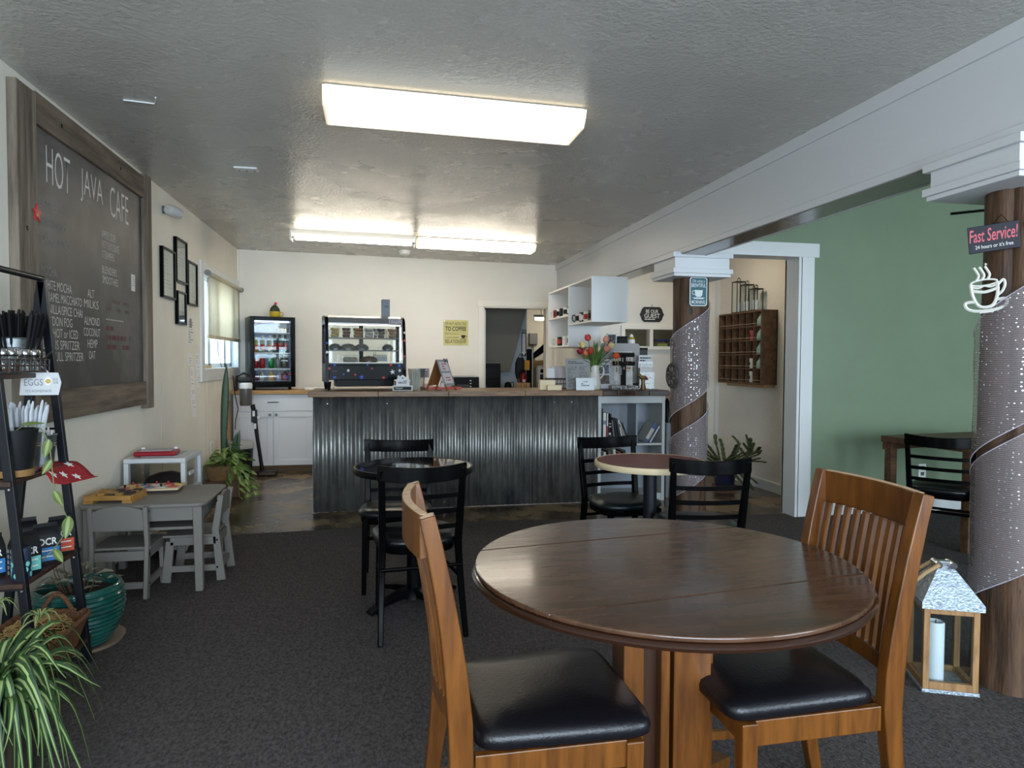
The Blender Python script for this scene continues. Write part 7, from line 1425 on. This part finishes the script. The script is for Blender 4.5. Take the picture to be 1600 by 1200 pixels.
for c, r_, rgb, lb, h in ((1, 3, (170, 70, 70), 'red and white printed can in a pigeonhole', 0.10), (1, 1, (214, 210, 202), 'white printed cup in upper of two pigeonholes', 0.10), (1, 0, (206, 204, 198), 'white printed cup in the lowest pigeonhole', 0.11)):
    y, z = cell(c, r_); q = thing('printed_cup', lb, 'cup', (3.765, y, z), 0, 'cups in the pigeonholes'); MB().lathe([(0.028, 0), (0.032, h), (0.03, h), (0.026, 0.005)], 18).build('cup_body', mat('cup_%d_%d_%d' % rgb, rgb, 0.5), q, smooth=True)
    MB().prism([(-0.012, h * 0.5), (0, h * 0.3), (0.012, h * 0.5), (0.006, h * 0.6), (0, h * 0.53), (-0.006, h * 0.6)], -0.0335, -0.031, 'x').build('heart_print', INK, q)
# trio of tall candle lanterns joined in a row
t_ = thing('lantern_trio', 'row of three black framed candle lanterns on the pigeonhole cabinet', 'lantern', (3.81, 6.50, MZ1 + 0.001)); BF = mat('lantern_bronze', (38, 34, 32), 0.45)
for yc, h in ((0.17, 0.34), (0.0, 0.29), (-0.17, 0.23)):
    lq = MB().box(-0.05, 0.05, yc - 0.055, yc + 0.055, 0.0, 0.012).box(-0.05, 0.05, yc - 0.055, yc + 0.055, h - 0.01, h).build('lantern_plate', BF, t_)
    for sx in (-1, 1):
        for sy in (-1, 1): MB().box(sx * 0.05, sx * 0.043, yc + sy * 0.055, yc + sy * 0.048, 0.012, h - 0.01).build('upright', BF, lq)
    for sx in (-1, 1): MB().box(sx * 0.046, sx * 0.0475, yc - 0.048, yc + 0.048, 0.012, h - 0.01).build('pane', PANE, lq)
    MB().tube([(0, yc - 0.03, h), (0, yc - 0.03, h + 0.03), (0, yc + 0.03, h + 0.03), (0, yc + 0.03, h)], 0.0035, 6).tube([(0, yc, h + 0.03), (0, yc, h + 0.045)], 0.005, 6).build('carry_loop', BF, lq)
for yc, lb in ((0.17, 'tallest'), (0.0, 'middle'), (-0.17, 'shortest')): tag(MB().lathe([(0.03, 0), (0.03, 0.10)], 18).build('white_candle', WAX, loc=(3.81, 6.50 + yc, MZ1 + 0.0145), smooth=True), 'white candle in the %s lantern of the trio' % lb, 'candle', 'candles in the lantern trio')
# holiday cactus in a blue pot
t_ = thing('blue_pot', 'dark blue plant pot with terracotta saucer in the hall', 'plant pot', (3.53, 6.40, 0.001)); MB().lathe([(0.09, 0.02), (0.095, 0.03), (0.125, 0.25), (0.118, 0.25), (0.10, 0.22), (0.002, 0.215)], 28, cap=False).build('pot', mat('pot_navy', (38, 42, 66), 0.35), t_, smooth=40); MB().lathe([(0.10, 0), (0.125, 0.004), (0.13, 0.03), (0.11, 0.02)], 28).build('saucer', mat('terracotta', (140, 74, 52), 0.7), t_, smooth=40)
t_ = thing('holiday_cactus', 'sprawling segmented holiday cactus in the dark blue pot', 'plant', (3.53, 6.40, 0.22)); HC_ = mat('cactus_segment', (62, 76, 46), 0.5, rgb2=(88, 100, 62), vscale=20)
seg = MB().loft([[(0.5 * w2 * math.cos(b), 0.5 * th_ * math.sin(b), z) for b in [2 * PI * k / 8 for k in range(8)]] for w2, th_, z in ((0.008, 0.008, 0), (0.022, 0.012, 0.008), (0.030, 0.012, 0.02), (0.026, 0.012, 0.032), (0.034, 0.012, 0.038), (0.01, 0.008, 0.047))]).build('stem_segment', HC_, t_, smooth=50)
seg.scale = (1.35, 1.35, 1.35)
seg.location = (0, 0, 0.02); r = random.Random(21); cnt = 0
def branch(p, d, n):
    global cnt
    for k in range(n):
        d = (d + Vector((r.uniform(-.18, .18), r.uniform(-.18, .18), r.uniform(-.12, .06) - 0.03))).normalized(); e = d.to_track_quat('Z', 'Y').to_euler(); inst(seg, t_, tuple(p), e, (1.35, 1.35, 1.35)); cnt += 1; p = p + d * 0.056
        if p.z < -0.17: break
        if p.x > 0.22: d.x = min(d.x, -0.1)
        if r.random() < 0.16 and n - k > 3 and cnt < 285: branch(p, (d + Vector((r.uniform(-.7, .7), r.uniform(-.5, .5), r.uniform(-.3, .5)))).normalized(), n - k - 2)
for a_, el, n in ((3.0, 0.9, 6), (3.5, 0.5, 6), (2.6, 0.6, 6), (3.9, 0.8, 7), (4.3, 0.4, 6), (4.7, 0.9, 7), (0.0, 0.9, 8), (-0.3, 0.7, 9), (-0.6, 0.55, 8), (-0.2, 1.2, 8), (1.2, 0.9, 6), (1.9, 0.8, 6), (-0.5, 0.1, 8), (-1.0, -0.1, 7), (4.6, -0.1, 7), (3.7, 0.1, 6), (-0.9, 0.6, 7), (5.0, 0.3, 6), (2.9, 1.2, 6), (3.2, 0.3, 5), (2.2, 0.5, 6), (4.1, 0.1, 7), (5.4, 0.8, 7), (0.5, 0.6, 6), (4.9, 1.1, 6), (3.4, 1.0, 6), (5.8, 0.2, 7), (4.4, 0.7, 6), (2.5, 0.9, 5)):
    if cnt < 285: branch(Vector((0.03 * math.cos(a_), 0.03 * math.sin(a_), 0.0)), Vector((math.cos(a_) * math.cos(el), math.sin(a_) * math.cos(el), math.sin(el))), n)

# ================================================================== KITCHEN BEYOND THE DOOR
t_ = thing('fire_sign', 'vertical FIRE EXTINGUISHER sign with arrow on kitchen partition', 'sign', (2.09, 9.549, 1.56)); NV = mat('sign_navy', (40, 44, 60), 0.5)
MB().box(-0.036, 0.036, -0.003, 0, -0.19, 0.19).build('plate', NV, t_); MK = lambda z: frame_of((0, -0.0035, z), (1, 0, 0), (0, 0, 1))
text('FIRE', 0.06, 0.03, MK(0.165), PAPER, t_)
MB().box(-0.022, 0.022, -0.0042, -0.0032, -0.13, 0.135).prism([(-0.034, -0.13), (0.034, -0.13), (0, -0.182)], -0.0042, -0.0032, 'y').build('white_arrow', PAPER, t_)
for i, ch in enumerate('EXTINGUISHER'): text(ch, None, 0.016, MK(0.12 - 0.0215 * i) @ Matrix.Translation((0, 0, 0.001)), NV, t_)
t_ = thing('fire_extinguisher', 'red fire extinguisher with black hose on kitchen partition', 'fire extinguisher', (2.06, 9.44, 0.90)); MB().lathe([(0.05, 0), (0.055, 0.01), (0.055, 0.18), (0.03, 0.22), (0.02, 0.24)], 18).build('cylinder', mat('extinguisher_red', (130, 24, 32), 0.35), t_, smooth=True); MB().box(-0.03, 0.03, -0.02, 0.02, 0.24, 0.28).build('valve', BLACKP, t_); MB().tube([(0.02, -0.02, 0.26), (-0.07, -0.03, 0.24), (-0.085, -0.03, 0.12), (-0.06, -0.05, 0.02)], 0.009, 8).build('hose', BLACKP, t_, smooth=True); MB().box(-0.02, 0.02, -0.058, -0.0555, 0.1, 0.14).build('paper_label', PAPER, t_); MB().box(-0.03, 0.03, 0.05, 0.109, 0.12, 0.2).build('wall_bracket', BLACKM, t_)
tag(MB().box(-0.045, 0.03, -0.012, 0.012, -0.07, 0.07).build('yellow_tag', mat('tag_yellow', (206, 148, 52), 0.6), loc=(2.105, 9.36, 1.24), bevel=0.008), 'yellow inspection tag hanging by the fire extinguisher', 'tag')
t_ = thing('dark_bag', 'black bag hanging beside the fire extinguisher', 'bag', (2.03, 9.50, 1.05)); MB().loft([[(x, y, z) for x, y, _ in superell(0.075 * k_, 0.035 * k_, 16, 3)] for k_, z in ((0.8, 0.0), (1.05, 0.08), (1.0, 0.22), (0.6, 0.3))]).build('bag_body', mat('bag_black', (30, 30, 33), 0.7), t_, smooth=True); MB().tube([(-0.04, 0, 0.28), (0, 0.02, 0.36), (0.04, 0, 0.28)], 0.006, 6).build('strap', BLACKP, t_)
t_ = thing('black_cabinet', 'black drawer cabinet just inside the kitchen door', 'cabinet', (1.57, 9.22, 0.001)); MB().box(-0.12, 0.10, -0.12, 0.17, 0, 1.26).build('carcass', BLACKP, t_, bevel=0.004)
for k in range(7): dq = MB().box(-0.11, 0.09, -0.13, -0.12, 0.04 + 0.17 * k, 0.19 + 0.17 * k).build('drawer', BLACKM, t_, bevel=0.002); MB().box(-0.04, 0.02, -0.14, -0.13, 0.10 + 0.17 * k, 0.115 + 0.17 * k).build('handle', BLACKP, dq)
tag(MB().box(-0.11, 0.09, -0.1, 0.12, 0, 0.03).build('folded_cloth', mat('cloth_grey', (110, 108, 104), 0.8), loc=(1.57, 9.22, 1.262), bevel=0.008), 'folded grey cloth on top of the black kitchen cabinet', 'cloth')
t_ = thing('open_door', 'white kitchen door standing open edge-on inside doorway', 'door', (1.385, 8.73, 0.002)); MB().box(-0.018, 0.018, 0.0, 0.30, 0, 1.96).build('door_leaf', TRIMW, t_); MB().lathe([(0.03, 0), (0.028, 0.05)], 12, M=Matrix.Translation((0.018, 0.24, 0.95)) @ Matrix.Rotation(PI / 2, 4, 'Y')).build('knob', KNOB, t_)
t_ = thing('kitchen_light', 'glowing fluorescent batten on the dark kitchen ceiling', 'ceiling light', (3.25, 11.2, 2.66)); MB().box(-0.62, 0.62, -0.05, 0.05, -0.62, -0.58).tube([(-0.5, 0, -0.58), (-0.5, 0, 0)], 0.006, 5).tube([(0.5, 0, -0.58), (0.5, 0, 0)], 0.006, 5).build('housing', LAMPW, t_); MB().tube([(-0.6, 0, -0.65), (0.6, 0, -0.65)], 0.02, 10).build('fluorescent_tube', mat('kitchen_tube', (255, 255, 255), 0.3, emit=(255, 250, 240), estr=32), t_, smooth=True)
t_ = thing('electrical_panel', 'grey electrical box with conduit on kitchen back wall', 'electrical box', (2.79, 11.999, 1.60)); EPG = mat('panel_grey', (110, 108, 104), 0.5); MB().box(-0.075, 0.075, -0.08, 0, 0, 0.20).build('box', EPG, t_, bevel=0.008); MB().tube([(0, -0.03, 0), (0.0, -0.03, -0.2), (0.08, -0.03, -0.4)], 0.012, 8).build('conduit', EPG, t_)
t_ = thing('kitchen_worktop', 'long kitchen bench behind the doorway', 'worktop', (2.95, 10.2, 0.001)); MB().box(-0.75, 1.5, -0.35, 0.35, 0.86, 0.90).build('top', mat('bench_steel', (150, 150, 148), 0.4, metal=0.5), t_)
for x in (-0.7, 1.45):
    for y in (-0.3, 0.3): MB().box(x - 0.025, x + 0.025, y - 0.025, y + 0.025, 0, 0.86).build('leg', GALV, t_)
KB = 0.902
t_ = thing('wooden_crate', 'small wooden crate on a shelf stand in the kitchen', 'crate', (2.47, 10.15, KB)); MB().box(-0.13, 0.17, -0.1, 0.1, 0, 0.30).build('lower_box', mat('carton_brown', (150, 116, 76), 0.7), t_); 
for k in range(3): MB().box(-0.14, 0.18, -0.11, -0.10, 0.31 + 0.035 * k, 0.34 + 0.035 * k).build('slat', PINE, t_)
MB().box(-0.13, 0.17, -0.1, 0.1, 0.30, 0.41).build('crate_body', PINE, t_)
tag(MB().tube([(-0.10, 0, 0), (-0.03, 0, 0.06), (0.06, 0, 0.13), (0.13, 0, 0.22)], [0.03, 0.045, 0.05, 0.03], 10).build('black_umbrella', BLACKP, loc=(2.45, 10.15, KB + 0.445), smooth=True), 'folded black umbrella lying over the wooden crate', 'umbrella')
t_ = thing('water_cooler', 'white and blue water dispenser on the kitchen bench', 'water dispenser', (2.44, 9.93, KB)); MB().lathe([(0.07, 0), (0.075, 0.01), (0.075, 0.30), (0.06, 0.33)], 20).build('body', WHITEP, t_, smooth=True); MB().box(-0.03, 0.03, -0.08, -0.06, 0.04, 0.20).build('navy_panel', NV, t_); MB().lathe([(0.03, 0), (0.028, 0.01)], 12, M=Matrix.Translation((0, -0.07, 0.25)) @ Matrix.Rotation(PI / 2, 4, 'X')).build('spout', BLACKP, t_)
t_ = thing('fridge_edge', 'white appliance edge standing past the fire extinguisher', 'appliance', (2.25, 10.05, KB)); MB().box(-0.045, 0.05, -0.12, 0.12, 0, 0.58).build('body', BLACKM, t_, bevel=0.004); MB().box(0.05, 0.068, -0.12, 0.12, 0, 0.58).build('white_side', WHITEP, t_); MB().box(-0.045, 0.068, -0.12, 0.12, 0.58, 0.595).build('top', WHITEP, t_)
# low things seen just over the counter inside the doorway
t_ = thing('prep_table', 'low prep table inside the kitchen door', 'table', (1.78, 8.98, 0.001)); MB().box(-0.10, 0.42, -0.16, 0.16, 0.885, 0.915).build('top', BUTCH, t_)
for x in (-0.08, 0.40):
    for y in (-0.14, 0.14): MB().box(x - 0.02, x + 0.02, y - 0.02, y + 0.02, 0, 0.885).build('leg', BLACKM, t_)
for i in range(5): tag(MB().lathe([(0.022, 0), (0.024, 0.01), (0.024, 0.085), (0.02, 0.09)], 14).build('paper_cup_sleeve', mat('kraft_sleeve', (170, 138, 100), 0.7), loc=(1.86 + 0.04 * i, 8.92 + 0.03 * (i % 2), 0.916), smooth=True), 'brown cup stack on the prep table, %s from left' % ('first', 'second', 'third', 'fourth', 'fifth')[i], 'cup stack', 'brown cup stacks in the kitchen')
t_ = thing('black_kettle', 'black kettle on the prep table inside the door', 'kettle', (1.75, 8.98, 0.916)); MB().lathe([(0.05, 0), (0.055, 0.02), (0.045, 0.08), (0.02, 0.10)], 16).build('body', BLACKP, t_, smooth=True); MB().tube([(0.03, 0, 0.09), (0.075, 0, 0.10), (0.08, 0, 0.04), (0.05, 0, 0.02)], 0.006, 6).build('handle', BLACKM, t_)
# pass-through: things on the sill
for i, (x, rgb, cap_, lb) in enumerate(((3.27, (176, 180, 90), (40, 60, 140), 'clear tub with blue lid seen through the pass-through'), (3.42, (120, 126, 130), (60, 62, 66), 'grey tub seen through the pass-through'))):
    t_ = thing('food_tub', lb, 'tub', (x, 7.34 + 0.06, pz0 - 0.02 + 0.001), 0); MB().box(-0.062, 0.062, 0, 0.10, 0, 0.055).build('contents', mat('tub_%d' % i, rgb, 0.5), t_, bevel=0.004); MB().box(-0.066, 0.066, -0.003, 0.103, 0.055, 0.085).build('clear_wall', CLEAR, t_); MB().box(-0.07, 0.07, -0.006, 0.106, 0.085, 0.105).build('lid', mat('tublid_%d' % i, cap_, 0.4), t_, bevel=0.004)
struct('trim_7', MB().box(px0, px1 + 0.1, 7.345, 7.60, pz0 - 0.045, pz0 - 0.02), BUTCH)
